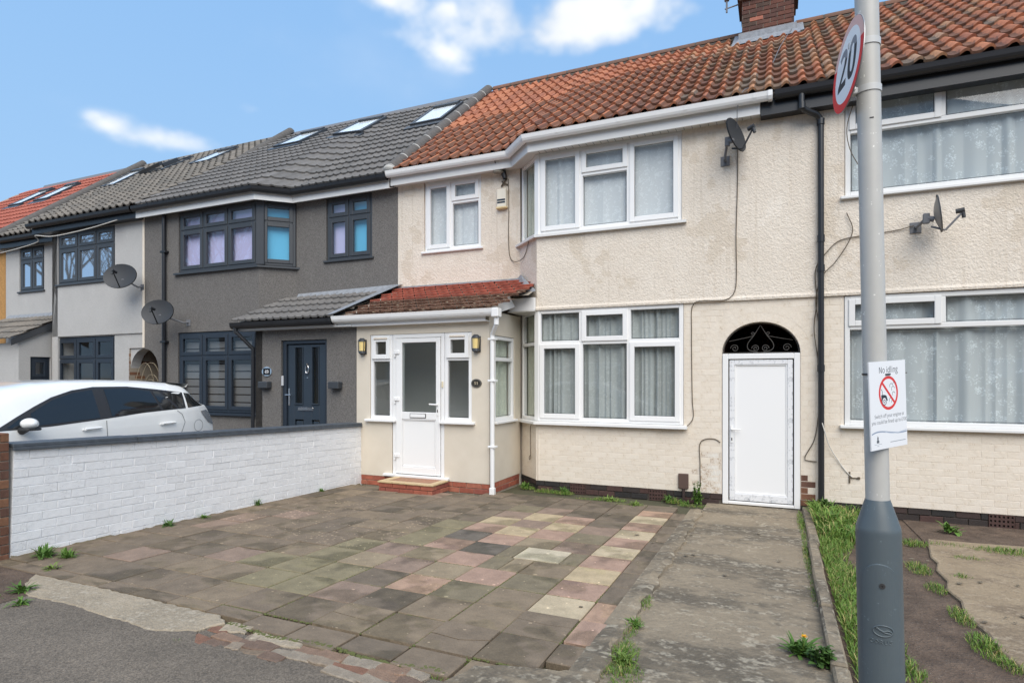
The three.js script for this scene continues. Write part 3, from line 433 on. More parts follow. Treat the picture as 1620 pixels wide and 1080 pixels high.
// gate in the arch with its scrolled iron fanlight
const gate = part('side_gate', [box(-0.636, -0.566, 0.012, 1.9, -0.09, -0.022, 0.006), box(0.185, 0.253, 0.012, 1.9, -0.09, -0.022, 0.006), box(-0.566, 0.185, 1.832, 1.9, -0.09, -0.022, 0.006), box(-0.566, 0.185, 0.012, 0.052, -0.09, -0.026, 0.006)], M.upvc, house);
{ const film = std([1, 1, 1], 0.42, { map: colorTex(512, 512, [0.5, 0.5], (i, x, y) => { const k = (y * 2) * N + x * 2; const run = y % 171, on = run > 50 && run < 96 && (x % 256) > 165 && (x % 256) < 196 && nFine[k] > 0.46; return on ? [0.36, 0.37, 0.40] : nMid[k] > 0.63 ? [0.62, 0.63, 0.65] : [0.76, 0.77, 0.78]; }) });
  part('gate_leaf', [box(-0.553, -0.492, 0.062, 1.822, -0.085, -0.034, 0.005), box(0.112, 0.172, 0.062, 1.822, -0.085, -0.034, 0.005), box(-0.492, 0.112, 1.762, 1.822, -0.085, -0.034, 0.005), box(-0.492, 0.112, 0.062, 0.15, -0.085, -0.034, 0.005)], film, gate);
  part('gate_panel', box(-0.492, 0.112, 0.15, 1.762, -0.08, -0.052, 0.002), M.white, gate);
  part('panel_bead', [box(-0.492, -0.476, 0.166, 1.746, -0.06, -0.042, 0.004), box(0.096, 0.112, 0.166, 1.746, -0.06, -0.042, 0.004), box(-0.492, 0.112, 1.746, 1.762, -0.06, -0.042, 0.004), box(-0.492, 0.112, 0.15, 0.166, -0.06, -0.042, 0.004)], M.upvc, gate);
  part('handle', [box(-0.54, -0.508, 0.78, 1.0, -0.034, -0.026, 0.004), rod([-0.524, 0.955, -0.03], [-0.524, 0.955, 0.005], 0.009), rod([-0.53, 0.955, 0.004], [-0.42, 0.95, 0.004], 0.009)], M.upvc, gate);
  part('keyhole', box(-0.53, -0.518, 0.81, 0.845, -0.026, -0.0245), M.black, gate); }
{ const g = [], zc = -0.10, C = (u, v) => [-0.193 + u, 1.905 + v, zc], spiral = (cx, cy, r0, a0, turns, s) => { const p = []; for (let i = 0; i <= 26; i++) { const q = i / 26, a = a0 + s * q * turns * 6.283, r = r0 * (1 - 0.85 * q); p.push(C(cx + Math.cos(a) * r, cy + Math.sin(a) * r)); } return p; };
  for (const s of [-1, 1]) { g.push(tube(spiral(s * 0.055, 0.06, 0.045, Math.PI / 2 - s * Math.PI / 2, 1.6, s), 0.0045, 40, 5)); g.push(tube(spiral(s * 0.30, 0.065, 0.05, Math.PI / 2 - s * Math.PI / 2, 1.6, s), 0.0045, 40, 5)); g.push(tube(spiral(s * 0.09, 0.245, 0.025, -Math.PI / 2, 1.4, -s), 0.004, 30, 5)); g.push(tube([C(s * 0.03, 0.01), C(s * 0.14, 0.05), C(s * 0.15, 0.11), C(s * 0.07, 0.23), C(0, 0.35)], 0.005, 30, 5)); g.push(tube([C(s * 0.08, 0.215), C(s * 0.22, 0.185), C(s * 0.37, 0.155)], 0.004, 12, 5)); }
  g.push(rod(C(-0.44, 0.006), C(0.44, 0.006), 0.006)); g.push(tube([...Array(25).keys()].map((i) => { const a = Math.PI * (1 - i / 24); return C(Math.cos(a) * 0.435, Math.sin(a) * 0.372); }), 0.006, 60, 5));
  part('iron_fanlight', g, std([0.06, 0.055, 0.05], 0.6), house); }

// eaves: soffit, fascia, gutter
const eavesM = [[XP - 0.03, -0.45], [-3.6, -0.45], [-3.15, 0], [-0.19, 0]];
part('soffit', [sweep(eavesM, [[-0.03, 4.80], [0.15, 4.80], [0.15, 4.812], [-0.03, 4.812]])], M.soffit, house);
{ const f = []; for (let x = -3.1; x < -0.25; x += 0.1) f.push(box(x, x + 0.006, 4.797, 4.801, 0.003, 0.148)); part('soffit_board_lines', f, M.leadDull, house); }
part('fascia', sweep(eavesM, [[0.15, 4.775], [0.172, 4.775], [0.172, 4.95], [0.15, 4.95]]), M.upvcOld, house);
gutter(house, [[XP - 0.06, -0.45], [-3.6, -0.45], [-3.15, 0], [-0.05, 0]], 0.172, 4.985, M.upvc, { brackets: [[-5.3, -0.45], [-4.4, -0.45], [-2.75, 0], [-1.9, 0], [-1.05, 0], [-0.25, 0]] });
part('gutter_union', [sweep([[-0.10, 0], [-0.055, 0]], [[0.168, 4.93], [0.19, 4.893], [0.23, 4.885], [0.27, 4.893], [0.294, 4.93], [0.296, 4.995], [0.168, 4.995]])].map((g) => g), M.upvc, house);

// roof
const eaveLineM = [[XP, -0.225], [-3.74, -0.225], [-3.25, 0.24], [6, 0.24]], zeM = along(eaveLineM), eaveM = (x) => [zeM(x), 5.0];
deck(house, XP, XR, eaveM);
const oldTile = (x, j, r) => { const l = clamp((x + 2.2) / 2.4, 0, 1) * 0.75, q = r(); return q < l * 0.8 ? M.tileLichen[(r() * 3) | 0] : q < l * 0.8 + 0.32 ? M.tileBrown[(r() * 3) | 0] : M.tileOrange[(r() * 4) | 0]; };
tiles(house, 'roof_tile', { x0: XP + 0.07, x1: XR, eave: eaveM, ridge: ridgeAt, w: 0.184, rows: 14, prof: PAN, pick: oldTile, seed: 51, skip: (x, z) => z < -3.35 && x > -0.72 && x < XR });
halfRound(house, 'ridge_tile', [XP + 0.1, 7.93, -4], [-0.57, 7.93, -4], 12, 0.11, M.ridge, M.mortarDark);
halfRound(house, 'capping_tile', [XP - 0.03, 5.03, -0.28], [XP - 0.03, 7.98, -3.98], 10, 0.115, M.capGrey, M.capMortar);
part('capping_end', (() => { const g = new THREE.SphereGeometry(0.115, 14, 8, 0, 6.3, 0, 1.5); g.scale(1, 1.0, 0.6); g.rotateX(1.2); g.translate(XP - 0.03, 5.03, -0.27); return clean(g); })(), M.capMortar, house);
part('ridge_edge_mortar', sweep([[XP + 0.2, -3.9], [-0.6, -3.9]], [[0, 7.78], [0.05, 7.79], [0.03, 7.90], [0, 7.92]]), M.mortarDark, house);
// chimney stack
const stack = part('chimney', box(-0.567, 0.257, 7.3, 9.9, -4.2, -3.412), M.mortar, house);
bricks(stack, frameOf(0, -3.4), 7.58, 9.4, () => [[-0.575, 0.265]], M.chimBrick, { seed: 61, jit: 0.004 });
for (const s of [-1, 1]) bricks(stack, frameOf(s < 0 ? -0.575 : 0.265, s < 0 ? -4.2 : -3.4, s * Math.PI / 2), 7.58, 9.4, () => [[0, 0.79]], M.chimBrick, { seed: 62 + s, jit: 0.004 });
{ const c = stack.children.filter((b) => b.name === 'brick' && Math.abs(b.position.y + 0 - 7.92) < 0.06); if (c.length) c[1].material = M.redBrick[2]; }
part('corbel', [box(-0.62, 0.31, 8.28, 8.42, -4.25, -3.36), box(-0.66, 0.35, 8.42, 8.56, -4.3, -3.32)], M.chimBrick[3], stack);
part('lead_apron', [tris([[[-0.63, 7.60, -3.392], [0.31, 7.60, -3.392], [0.31, 7.71, -3.394], [-0.63, 7.71, -3.394]], [[-0.72, 7.40, -3.15], [0.36, 7.40, -3.15], [0.31, 7.60, -3.392], [-0.63, 7.60, -3.392]], [[0.265, 7.5, -3.3], [0.42, 7.5, -3.3], [0.42, 7.95, -3.9], [0.265, 7.95, -3.9]], [[-0.575, 7.5, -3.3], [-0.75, 7.42, -3.25], [-0.72, 7.95, -3.9], [-0.575, 7.95, -3.9]]])], M.lead, stack);
part('aerial_bracket', [rod([-0.60, 8.30, -3.5], [-0.86, 8.22, -3.42], 0.012), rod([-0.83, 8.15, -3.42], [-0.83, 8.7, -3.42], 0.016), box(-0.87, -0.79, 8.36, 8.5, -3.46, -3.38, 0.01)], M.leadDull, house);

// fittings on the wall
{ const t = thing('alarm_box', 'small cream burglar alarm box with dark blue window on the wall left of the bay', 'alarm box', [-3.89, 4.21, -0.45]);
  part('case', box(-3.97, -3.81, 4.225, 4.51, -0.45, -0.385, 0.012), std([0.80, 0.74, 0.62], 0.4), t); part('base', box(-3.98, -3.80, 4.205, 4.235, -0.45, -0.378, 0.008), std([0.72, 0.56, 0.30], 0.5), t); part('window', [box(-3.957, -3.823, 4.325, 4.352, -0.39, -0.383), box(-3.957, -3.823, 4.287, 4.314, -0.39, -0.383)], M.blue, t); }
{ const t = thing('cable_bracket', 'dark cable bracket with a grey cap and crossed iron strap under the gutter', 'bracket', [-3.86, 4.66, -0.45]);
  const cap = new THREE.SphereGeometry(0.075, 16, 8); cap.scale(1.15, 0.5, 0.8); cap.translate(-3.92, 4.76, -0.34); part('cap', clean(cap), std([0.24, 0.22, 0.18], 0.7), t);
  part('insulator', [rod([-3.86, 4.76, -0.40], [-3.83, 4.66, -0.40], 0.045, 0.03), rod([-3.92, 4.76, -0.34], [-3.86, 4.80, -0.45], 0.02)], M.black, t); part('strap', [tube([[-3.91, 4.56, -0.44], [-3.87, 4.60, -0.42], [-3.81, 4.67, -0.43]], 0.011), tube([[-3.80, 4.575, -0.44], [-3.86, 4.60, -0.425], [-3.90, 4.64, -0.44]], 0.011), tube([[-3.93, 4.80, -0.40], [-3.94, 4.86, -0.3], [-3.93, 4.93, -0.22]], 0.008)], M.cable, t); }
const cable = (pts, r = 0.0055, m = M.cable) => part('cable', tube(pts, r, 0, 5), m, house);
cable([[-3.79, 4.66, -0.43], [-3.785, 4.2, -0.44], [-3.79, 3.75, -0.44], [-3.76, 3.45, -0.44], [-3.70, 3.38, -0.43], [-3.5, 3.40, -0.33], [-3.32, 3.62, -0.14]]);
cable([[-0.60, 4.93, 0.12], [-0.50, 4.80, 0.012], [-0.455, 4.4, 0.012], [-0.47, 3.4, 0.012], [-0.48, 2.70, 0.014], [-0.52, 2.62, 0.018], [-0.6, 2.575, 0.018], [-0.95, 2.57, 0.018], [-1.0, 2.52, -0.008], [-1.01, 2.2, -0.01], [-1.0, 1.3, -0.01], [-0.99, 1.08, -0.01], [-1.04, 1.0, 0.0], [-1.12, 0.945, 0.045], [-1.6, 0.935, 0.05], [-2.4, 0.935, 0.05]]);
cable([[-0.66, 0.78, -0.01], [-0.72, 0.82, -0.01], [-0.84, 0.815, -0.008], [-0.90, 0.77, -0.008], [-0.905, 0.5, -0.008], [-0.90, 0.2, -0.008]]);
cable([[-3.27, 0.94, -0.10], [-3.30, 0.88, -0.135], [-3.305, 0.6, -0.14], [-3.30, 0.44, -0.135], [-3.315, 0.40, -0.14], [-3.33, 0.43, -0.155], [-3.305, 0.47, -0.14]]);
cable([[-0.46, 4.55, 0.10], [-0.42, 5.0, 0.26], [-0.2, 5.35, -0.3], [0.05, 6.6, -1.9], [0.23, 7.6, -3.38]], 0.005, M.leadDull);
part('meter_flap', box(-1.175, -1.048, 0.165, 0.36, -0.02, 0.014, 0.006), std([0.10, 0.062, 0.05], 0.6), house);
part('flap_pipe', rod([-1.11, -0.05, -0.005], [-1.11, 0.165, -0.005], 0.02), M.darkBrick[0], house);

// ---------- porch ----------
const PZ = 0.66, PF = frameOf(0, PZ), PS = frameOf(-3.585, PZ, Math.PI / 2);
const porch = part('porch_wall', [
  plate([[-5.81, 0.15], [-5.17, 0.15], [-5.17, 0.985], [-5.56, 0.985], [-5.56, 2.235], [-3.85, 2.235], [-3.85, 0.985], [-4.285, 0.985], [-4.285, 0.15], [-3.585, 0.15], [-3.585, 2.45], [-5.81, 2.45]], [], 0.12, PF),
  plate(rect(0.121, 1.07, 0.15, 2.52), [rect(0.18, 0.86, 0.985, 2.19)], 0.12, PS)], M.smooth, house);
part('porch_plinth', [box(-5.80, -3.605, -0.1, 0.149, 0.54, 0.645), box(-3.70, -3.595, -0.1, 0.149, -0.40, 0.54)], M.mortar, house);
bricks(house, frameOf(0, PZ - 0.004), 0.0, 0.15, (v) => [[-5.8, -3.59]], M.redBrick, { seed: 71, dep: 0.03 });
bricks(house, frameOf(-3.589, PZ, Math.PI / 2), -0.005, 0.15, () => [[0.004, 1.05]], M.redBrick, { seed: 72, dep: 0.03 });
part('porch_interior', tris([[[-5.7, 0.1, -0.43], [-3.7, 0.1, -0.43], [-3.7, 2.45, -0.43], [-5.7, 2.45, -0.43]], [[-5.75, 0.18, 0.6], [-3.7, 0.18, 0.6], [-3.7, 0.18, -0.43], [-5.75, 0.18, -0.43]], [[-5.75, 0.1, 0.6], [-5.75, 0.1, -0.43], [-5.75, 2.45, -0.43], [-5.75, 2.45, 0.6]], [[-5.75, 2.44, 0.6], [-3.65, 2.44, 0.6], [-3.65, 2.44, -0.43], [-5.75, 2.44, -0.43]]]), std([0.62, 0.62, 0.60], 0.9), house);
win(house, PF, [-5.555, -5.165], [[[0.99, 1.865, 'f'], [1.865, 2.23, 's']]], { d: -0.005, t: 0.05, sillOut: 0.07, sillEnds: 0.07, proud: 0.025 });
win(house, PF, [-4.285, -3.855], [[[0.99, 1.865, 'f'], [1.865, 2.23, 's']]], { d: -0.005, t: 0.05, sillOut: 0.07, sillEnds: 0.06, proud: 0.025 });
win(house, PS, [0.185, 0.855], [[[0.99, 1.86, 'f'], [1.86, 2.185, 'f']]], { d: -0.01, t: 0.05, sillEnds: 0.03 });
for (const x of [-5.36, -4.07]) part('trickle_vent', place(box(x - 0.12, x + 0.12, 2.165, 2.19, 0.02, 0.036, 0.005), PF), M.creamBrick[0], house);
curtain('pale green curtain in the side window of the porch', PS, 0.24, 0.80, 1.03, 2.15, -0.085, M.netCream, { seed: 9, wave: 0.1 });
const door = part('front_door', [fbox(PF, -5.16, -5.10, 0.2, 2.23, -0.075, -0.004, 0.005), fbox(PF, -4.345, -4.29, 0.2, 2.23, -0.075, -0.004, 0.005), fbox(PF, -5.10, -4.345, 2.175, 2.23, -0.075, -0.004, 0.005), fbox(PF, -5.30, -4.20, 0.163, 0.2, -0.075, 0.055, 0.006)], M.upvc, house);
part('door_leaf', [fbox(PF, -5.092, -4.99, 0.21, 2.168, -0.06, 0.012, 0.006), fbox(PF, -4.42, -4.352, 0.21, 2.168, -0.06, 0.012, 0.006), fbox(PF, -4.99, -4.42, 2.105, 2.168, -0.06, 0.012, 0.006), fbox(PF, -4.99, -4.42, 1.0, 1.105, -0.06, 0.012, 0.006), fbox(PF, -4.99, -4.42, 0.21, 0.315, -0.06, 0.012, 0.006)], M.upvc, door);
part('lower_panel', fbox(PF, -4.99, -4.42, 0.315, 1.0, -0.05, -0.008, 0.004), M.upvc, door);
part('panel_bead', [fbox(PF, -4.988, -4.972, 0.33, 0.985, -0.008, 0.006, 0.005), fbox(PF, -4.438, -4.422, 0.33, 0.985, -0.008, 0.006, 0.005), fbox(PF, -4.988, -4.422, 0.985, 0.999, -0.008, 0.006, 0.005), fbox(PF, -4.988, -4.422, 0.316, 0.33, -0.008, 0.006, 0.005)], M.upvc, door);
part('pane', quad(PF, -4.992, -4.418, 1.103, 2.107, -0.01), M.frosted, door);
part('rubber_seal', [quad(PF, -4.992, -4.986, 1.105, 2.105, -0.006), quad(PF, -4.424, -4.418, 1.105, 2.105, -0.006), quad(PF, -4.986, -4.424, 2.099, 2.105, -0.006), quad(PF, -4.986, -4.424, 1.105, 1.111, -0.006)], M.gasket, door);
part('letter_box', [fbox(PF, -4.85, -4.58, 1.022, 1.088, 0.012, 0.02, 0.003)], M.gasket, door); part('letter_flap', fbox(PF, -4.84, -4.59, 1.030, 1.080, 0.018, 0.027, 0.004), M.upvc, door);
for (const y of [0.47, 1.29, 1.97]) part('hinge', [fbox(PF, -5.12, -5.03, y - 0.03, y + 0.03, 0.0, 0.03, 0.01), fbox(PF, -5.125, -5.10, y - 0.07, y - 0.03, 0.0, 0.02, 0.005)], M.upvc, door);
part('handle', [fbox(PF, -4.405, -4.368, 1.06, 1.27, 0.012, 0.02, 0.006), rod([-4.387, 1.22, PZ + 0.01], [-4.387, 1.22, PZ + 0.055], 0.011), rod([-4.38, 1.22, PZ + 0.055], [-4.50, 1.225, PZ + 0.055], 0.012)], M.upvc, door); part('keyhole', fbox(PF, -4.394, -4.38, 1.11, 1.15, 0.02, 0.0215), M.black, door);
tag(part('doorbell', fbox(PF, -4.325, -4.30, 1.46, 1.55, 0.0, 0.02, 0.006), std([0.70, 0.62, 0.45], 0.5), house), 'small cream doorbell push', undefined); delete house.children.at(-1).userData.category;
// porch eaves, roof, rainwater
part('porch_fascia', [box(-6.1, -3.60, 2.375, 2.47, 0.74, 0.76, 0.003), box(-6.1, -3.58, 2.365, 2.378, 0.64, 0.765)], M.upvc, house);
gutter(house, [[-6.12, PZ], [-3.36, PZ]], 0.10, 2.515, M.upvc, { brackets: [[-5.95, PZ], [-5.1, PZ], [-4.2, PZ], [-3.6, PZ]] });
const porchEave = () => [0.86, 2.535], porchTop = () => [-0.47, 3.10];
tiles(house, 'porch_tile', { x0: -5.86, x1: -3.48, eave: porchEave, ridge: porchTop, w: 0.21, rows: 9, prof: FLAT, unit: 0.16, lap: 0.03, stagger: 0.1, seed: 81, pick: (x, j, r) => (j < 4 ? M.moss : M.tileRed[(r() * 3) | 0]), skip: (x, z, j) => x < -6.15 + (0.86 - z) * 0.16 });
tiles(house, 'porch_tile', { x0: -3.41, x1: -3.2, eave: porchEave, ridge: porchTop, w: 0.21, rows: 9, prof: FLAT, unit: 0.16, lap: 0.03, seed: 82, from: 4, pick: (x, j, r) => (j < 5 ? M.moss : M.tileRed[(r() * 3) | 0]), skip: (x, z) => z < -0.28 });
part('porch_roof_deck', tris([[[-5.9, 2.49, 0.85], [-3.47, 2.49, 0.85], [-3.47, 3.07, -0.46], [-5.9, 3.07, -0.46]], [[-3.47, 2.75, 0.26], [-3.17, 2.75, 0.26], [-3.17, 2.86, 0.0], [-3.47, 2.86, 0.0]]]), M.roomDark, house);
part('moss_edge', box(-5.9, -3.44, 2.49, 2.53, 0.80, 0.868, 0.012), M.moss, house);
part('lead_flashing', [tris([[[-3.25, 2.80, 0.10], [-3.12, 2.83, 0.10], [-3.55, 3.16, -0.36], [-3.66, 3.10, -0.43]]]), box(-5.85, -3.62, 3.07, 3.12, -0.452, -0.436)], M.lead, house);
part('barge_box', [box(-3.56, -3.165, 2.56, 2.745, -0.38, 0.05, 0.006), tris([[[-3.46, 2.62, 0.06], [-3.46, 2.44, 0.78], [-3.46, 2.53, 0.86], [-3.46, 2.76, 0.27]]])], M.upvc, house);
part('barge_soffit', box(-3.585, -3.17, 2.548, 2.56, -0.42, 0.052), M.soffit, house);
const dp = part('downpipe', [rod([-3.40, 2.42, 0.82], [-3.40, 2.30, 0.82], 0.034), rod([-3.40, 2.31, 0.82], [-3.51, 2.18, 0.715], 0.03), rod([-3.51, 2.20, 0.715], [-3.51, 0.03, 0.715], 0.03), box(-3.545, -3.475, 0.0, 0.12, 0.68, 0.75, 0.008)], M.upvc, house);
for (const y of [1.56, 0.67, 2.12]) part('pipe_clip', box(-3.565, -3.455, y - 0.014, y + 0.014, 0.66, 0.752, 0.004), M.upvc, dp);
part('gutter_outlet', box(-3.45, -3.35, 2.40, 2.52, 0.76, 0.885, 0.01), M.upvc, house);
// lanterns, number plate
for (const [x, lab] of [[-5.675, 'black half lantern with amber glass left of the white front door'], [-3.765, 'black half lantern with amber glass right of the white front door']]) {
  const t = thing('wall_lantern', lab, 'lamp', [x, 1.95, PZ], 'lanterns beside the porch door'), half = (r0, r1, y0, y1) => { const g = new THREE.CylinderGeometry(r1, r0, y1 - y0, 14); g.scale(1, 1, 0.8); g.translate(x, (y0 + y1) / 2, PZ + 0.045); return clean(g); };
  part('glass_body', half(0.044, 0.052, 2.0, 2.14), M.lampYellow, t); part('top_cap', [half(0.062, 0.058, 2.14, 2.165), half(0.058, 0.028, 2.165, 2.19)], M.anthra, t); part('bottom_cap', [half(0.055, 0.05, 1.965, 2.0), half(0.02, 0.05, 1.94, 1.965)], M.anthra, t); part('back_plate', box(x - 0.055, x + 0.055, 1.95, 2.17, PZ, PZ + 0.012, 0.004), M.anthra, t);
  part('guard_bar', [-1, 1].map((s) => rod([x + s * 0.046, 1.98, PZ + 0.07], [x + s * 0.052, 2.15, PZ + 0.07], 0.005)), M.anthra, t);
}
function textTex(w, h, draw) { const c = document.createElement('canvas'); c.width = w; c.height = h; draw(c.getContext('2d'), w, h); const t = new THREE.CanvasTexture(c); t.colorSpace = THREE.SRGBColorSpace; return t; }
function face(F, u0, u1, y0, y1, d) { const g = quad(F, u0, u1, y0, y1, d), uv = g.attributes.uv, q = [[0, 0], [1, 0], [1, 1], [0, 0], [1, 1], [0, 1]]; q.forEach(([a, b], i) => uv.setXY(i, a, b)); return g; }
function oval(F, cx, cy, rx, ry, d0, d1, n = 28) { const s = new THREE.Shape(); s.absellipse(cx, cy, rx, ry, 0, Math.PI * 2); const g = new THREE.ExtrudeGeometry(s, { depth: d1 - d0, bevelEnabled: true, bevelSize: 0.004, bevelThickness: 0.004, bevelSegments: 2, curveSegments: n }); g.translate(0, 0, d0); return place(metres(g), F); }
{ const t = thing('number_plaque', 'small dark oval house number plaque right of the white front door', 'house number', [-3.775, 1.45, PZ]);
  part('plate', oval(PF, -3.775, 1.525, 0.076, 0.055, 0, 0.012), std([0.16, 0.15, 0.13], 0.45, { metalness: 0.6 }), t);
  const g = new THREE.ShapeGeometry((() => { const s = new THREE.Shape(); s.absellipse(-3.775, 1.525, 0.062, 0.043, 0, Math.PI * 2); return s; })(), 24); { const p = g.attributes.position, uv = g.attributes.uv; for (let i = 0; i < p.count; i++) uv.setXY(i, (p.getX(i) + 3.837) / 0.124, (p.getY(i) - 1.482) / 0.086); } g.translate(0, 0, PZ + 0.0175);
  part('numerals', clean(g), std([1, 1, 1], 0.5, { map: textTex(128, 96, (c, w, h) => { c.fillStyle = '#2a2621'; c.fillRect(0, 0, w, h); c.fillStyle = '#b9ad94'; c.font = 'bold 62px serif'; c.textAlign = 'center'; c.fillText('51', w / 2, 70); }) }), t); }
// brick doorstep
{ const t = thing('brick_doorstep', 'red brick doorstep with buff tile edging below the white front door', 'doorstep', [-4.65, 0.02, PZ]), z1 = 1.13, x0 = -5.06, x1 = -4.20;
  part('core', box(x0 + 0.02, x1 - 0.02, -0.05, 0.15, PZ, z1 - 0.02), M.mortar, t);
  bricks(t, frameOf(0, z1), 0.02, 0.15, () => [[x0, x1]], M.redBrick, { seed: 91, course: 0.066, dep: 0.03 });
  bricks(t, frameOf(x1, z1, Math.PI / 2), 0.02, 0.15, () => [[0.003, z1 - PZ - 0.005]], M.redBrick, { seed: 92, course: 0.066, dep: 0.03 });
  bricks(t, frameOf(x0, PZ, -Math.PI / 2), 0.02, 0.15, () => [[0.003, z1 - PZ - 0.005]], M.redBrick, { seed: 93, course: 0.066, dep: 0.03 });
  const buff = std([0.62, 0.46, 0.26], 0.6, { map: clay }); for (const [a, b, c, d] of [[x0 - 0.015, -4.65, 1.03, z1 + 0.012], [-4.645, x1 + 0.015, 1.03, z1 + 0.012], [x0 - 0.015, x0 + 0.09, PZ + 0.06, 1.025], [x1 - 0.09, x1 + 0.015, PZ + 0.06, 1.025]]) part('edging_tile', box(a, b, 0.15, 0.172, c, d, 0.004), buff, t);
  for (let i = 0; i < 3; i++) part('tread_tile', box(x0 + 0.095 + i * 0.225, x0 + 0.315 + i * 0.225, 0.15, 0.168, PZ + 0.06, 1.025, 0.003), std([0.36 + i * 0.02, 0.20, 0.12], 0.8, { map: clay }), t); }
dishOf('dark grey satellite dish on the cream wall right of the upper bay window', [-0.50, 4.52, 0.25], [0.93, 0.28, 0.42], 0.40, 0.44, M.dish, { foot: [-0.60, 4.33, 0.0] });

// ---------- the house at the right edge ----------
const XE = 5.2;
const hR = thing('terraced_house', 'cream terraced house with wide lace curtained windows and black gutter behind the lamp post', 'house', [2.8, 0, 0]);
part('upper_wall', plate([[XR, 2.575], [XE, 2.575], [XE, 5.02], [XR, 5.02]], [rect(0.72, 2.88, 3.70, 4.94)], 0.2), M.render, hR);
part('lower_wall', plate(rect(XR, XE, 0.13, 2.575), [rect(0.715, 2.88, 1.03, 2.56)], 0.2, FRONT, -0.0218), M.creamJoint, hR);
bricks(hR, FRONT, 0.13, 2.572, (v0, v1) => { const m = (v0 + v1) / 2; return m < 1.02 ? [[XR, 3.3]] : m < 2.56 ? [[XR, 0.71]] : [[XR, 3.3]]; }, M.creamBrick, { d: -0.02, seed: 121, gap: 0.005, bev: 0.0016, jit: 0.0008 });
part('plinth', box(XR, XE, -0.12, 0.13, -0.2, -0.045), M.mortarDark, hR);
bricks(hR, FRONT, -0.095, 0.13, (v0) => (v0 > -0.03 ? [[XR, 2.09], [2.32, 3.3]] : [[XR, 3.3]]), M.darkBrick, { d: -0.03, seed: 131, jit: 0.004, dep: 0.04 });
airBrick(hR, 2.093, 2.317, -0.015, 0.125, -0.022, M.darkBrick[2]);
part('render_nib', sweep([[XR, 0], [XE, 0]], [[-0.02, 2.568], [0.008, 2.562], [0.012, 2.59], [0, 2.62], [-0.02, 2.62]]), M.render, hR);
win(hR, FRONT, [0.727, 1.68, 2.87], [[[3.715, 4.475, 'f', 1], [4.475, 4.935, 's']], [[3.715, 4.475, 'n'], [4.475, 4.935, 'f']]], { m: M.upvcOld, sillOut: 0.07, mullFrom: 4.475 });
win(hR, FRONT, [0.722, 1.68, 2.87], [[[1.045, 2.185, 'f', 1], [2.185, 2.555, 's']], [[1.045, 2.185, 'n'], [2.185, 2.555, 'f']]], { m: M.upvcOld, sillOut: 0.07, mullFrom: 2.185 });
curtain('white floral lace curtain in the upper window of the right hand house', FRONT, 0.75, 2.85, 3.74, 4.9, -0.09, M.netBlue, { seed: 13, wave: 0.15, amp: 0.035 });
curtain('white floral lace curtain in the ground floor window of the right hand house', FRONT, 0.75, 2.85, 1.07, 2.53, -0.09, M.netBlue, { seed: 14, wave: 0.12, amp: 0.04 });
room(hR, XR + 0.1, 3.2, -0.25, -3.9, 2.62, 5.0); room(hR, XR + 0.1, 3.2, -0.25, -3.9, 0.1, 2.56);
part('fascia', sweep([[-0.185, 0], [XE, 0]], [[0.0, 4.76], [0.15, 4.76], [0.15, 4.95], [0.0, 4.95]]), M.black, hR);
gutter(hR, [[-0.03, 0], [XE, 0]], 0.155, 4.99, M.black, { brackets: [[0.9, 0], [1.8, 0], [2.7, 0]] });
const eaveR = (x) => [0.24, 5.0];
deck(hR, XR + 0.01, XE, eaveR);
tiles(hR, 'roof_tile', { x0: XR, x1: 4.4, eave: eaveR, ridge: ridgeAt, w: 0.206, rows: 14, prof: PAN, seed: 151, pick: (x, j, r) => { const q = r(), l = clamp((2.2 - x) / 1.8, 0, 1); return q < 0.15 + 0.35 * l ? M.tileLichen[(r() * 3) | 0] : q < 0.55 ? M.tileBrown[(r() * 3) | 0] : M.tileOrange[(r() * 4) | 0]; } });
halfRound(hR, 'ridge_tile', [0.30, 7.93, -4], [4.4, 7.93, -4], 9, 0.11, M.ridge, M.mortarDark);
part('ridge_edge_mortar', sweep([[0.3, -3.9], [4.4, -3.9]], [[0, 7.78], [0.05, 7.79], [0.03, 7.90], [0, 7.92]]), M.mortarDark, hR);
const pipeR = part('downpipe', [rod([0.26, 4.95, 0.21], [0.26, 4.80, 0.21], 0.036), tube([[0.26, 4.84, 0.21], [0.27, 4.76, 0.20], [0.34, 4.72, 0.15], [0.43, 4.69, 0.08], [0.465, 4.63, 0.05], [0.47, 4.55, 0.048]], 0.035, 24, 14), rod([0.47, 4.6, 0.048], [0.475, 0.02, 0.048], 0.034)], M.black, hR);
for (const y of [4.62, 4.78]) part('pipe_socket', rod([y > 4.7 ? 0.262 : 0.468, y - 0.04, y > 4.7 ? 0.208 : 0.05], [y > 4.7 ? 0.262 : 0.468, y + 0.03, y > 4.7 ? 0.208 : 0.05], 0.043), M.black, pipeR);
for (const y of [3.25, 1.72, 2.9]) part('pipe_socket', rod([0.472, y - 0.05, 0.048], [0.472, y + 0.03, 0.048], 0.042), M.black, pipeR);
const cableR = (pts, r = 0.0055, m = M.cable) => part('cable', tube(pts, r, 0, 5), m, hR);
cableR([[1.40, 3.30, 0.03], [1.25, 3.27, 0.015], [0.9, 3.24, 0.014], [0.66, 3.2, 0.014], [0.52, 3.06, 0.03], [0.42, 2.9, 0.03], [0.43, 2.5, 0.02], [0.40, 2.2, 0.02], [0.45, 1.7, 0.02], [0.44, 1.1, 0.02], [0.40, 0.85, 0.0], [0.30, 0.62, -0.005], [0.36, 0.605, -0.008], [0.43, 0.60, -0.005]]);
cableR([[0.74, 3.52, 0.02], [0.80, 3.3, 0.03], [0.62, 2.95, 0.03], [0.5, 2.82, 0.04], [0.42, 2.55, 0.02], [0.45, 2.2, 0.03], [0.44, 1.8, 0.02], [0.46, 1.4, 0.02], [0.45, 1.2, 0.015]]);
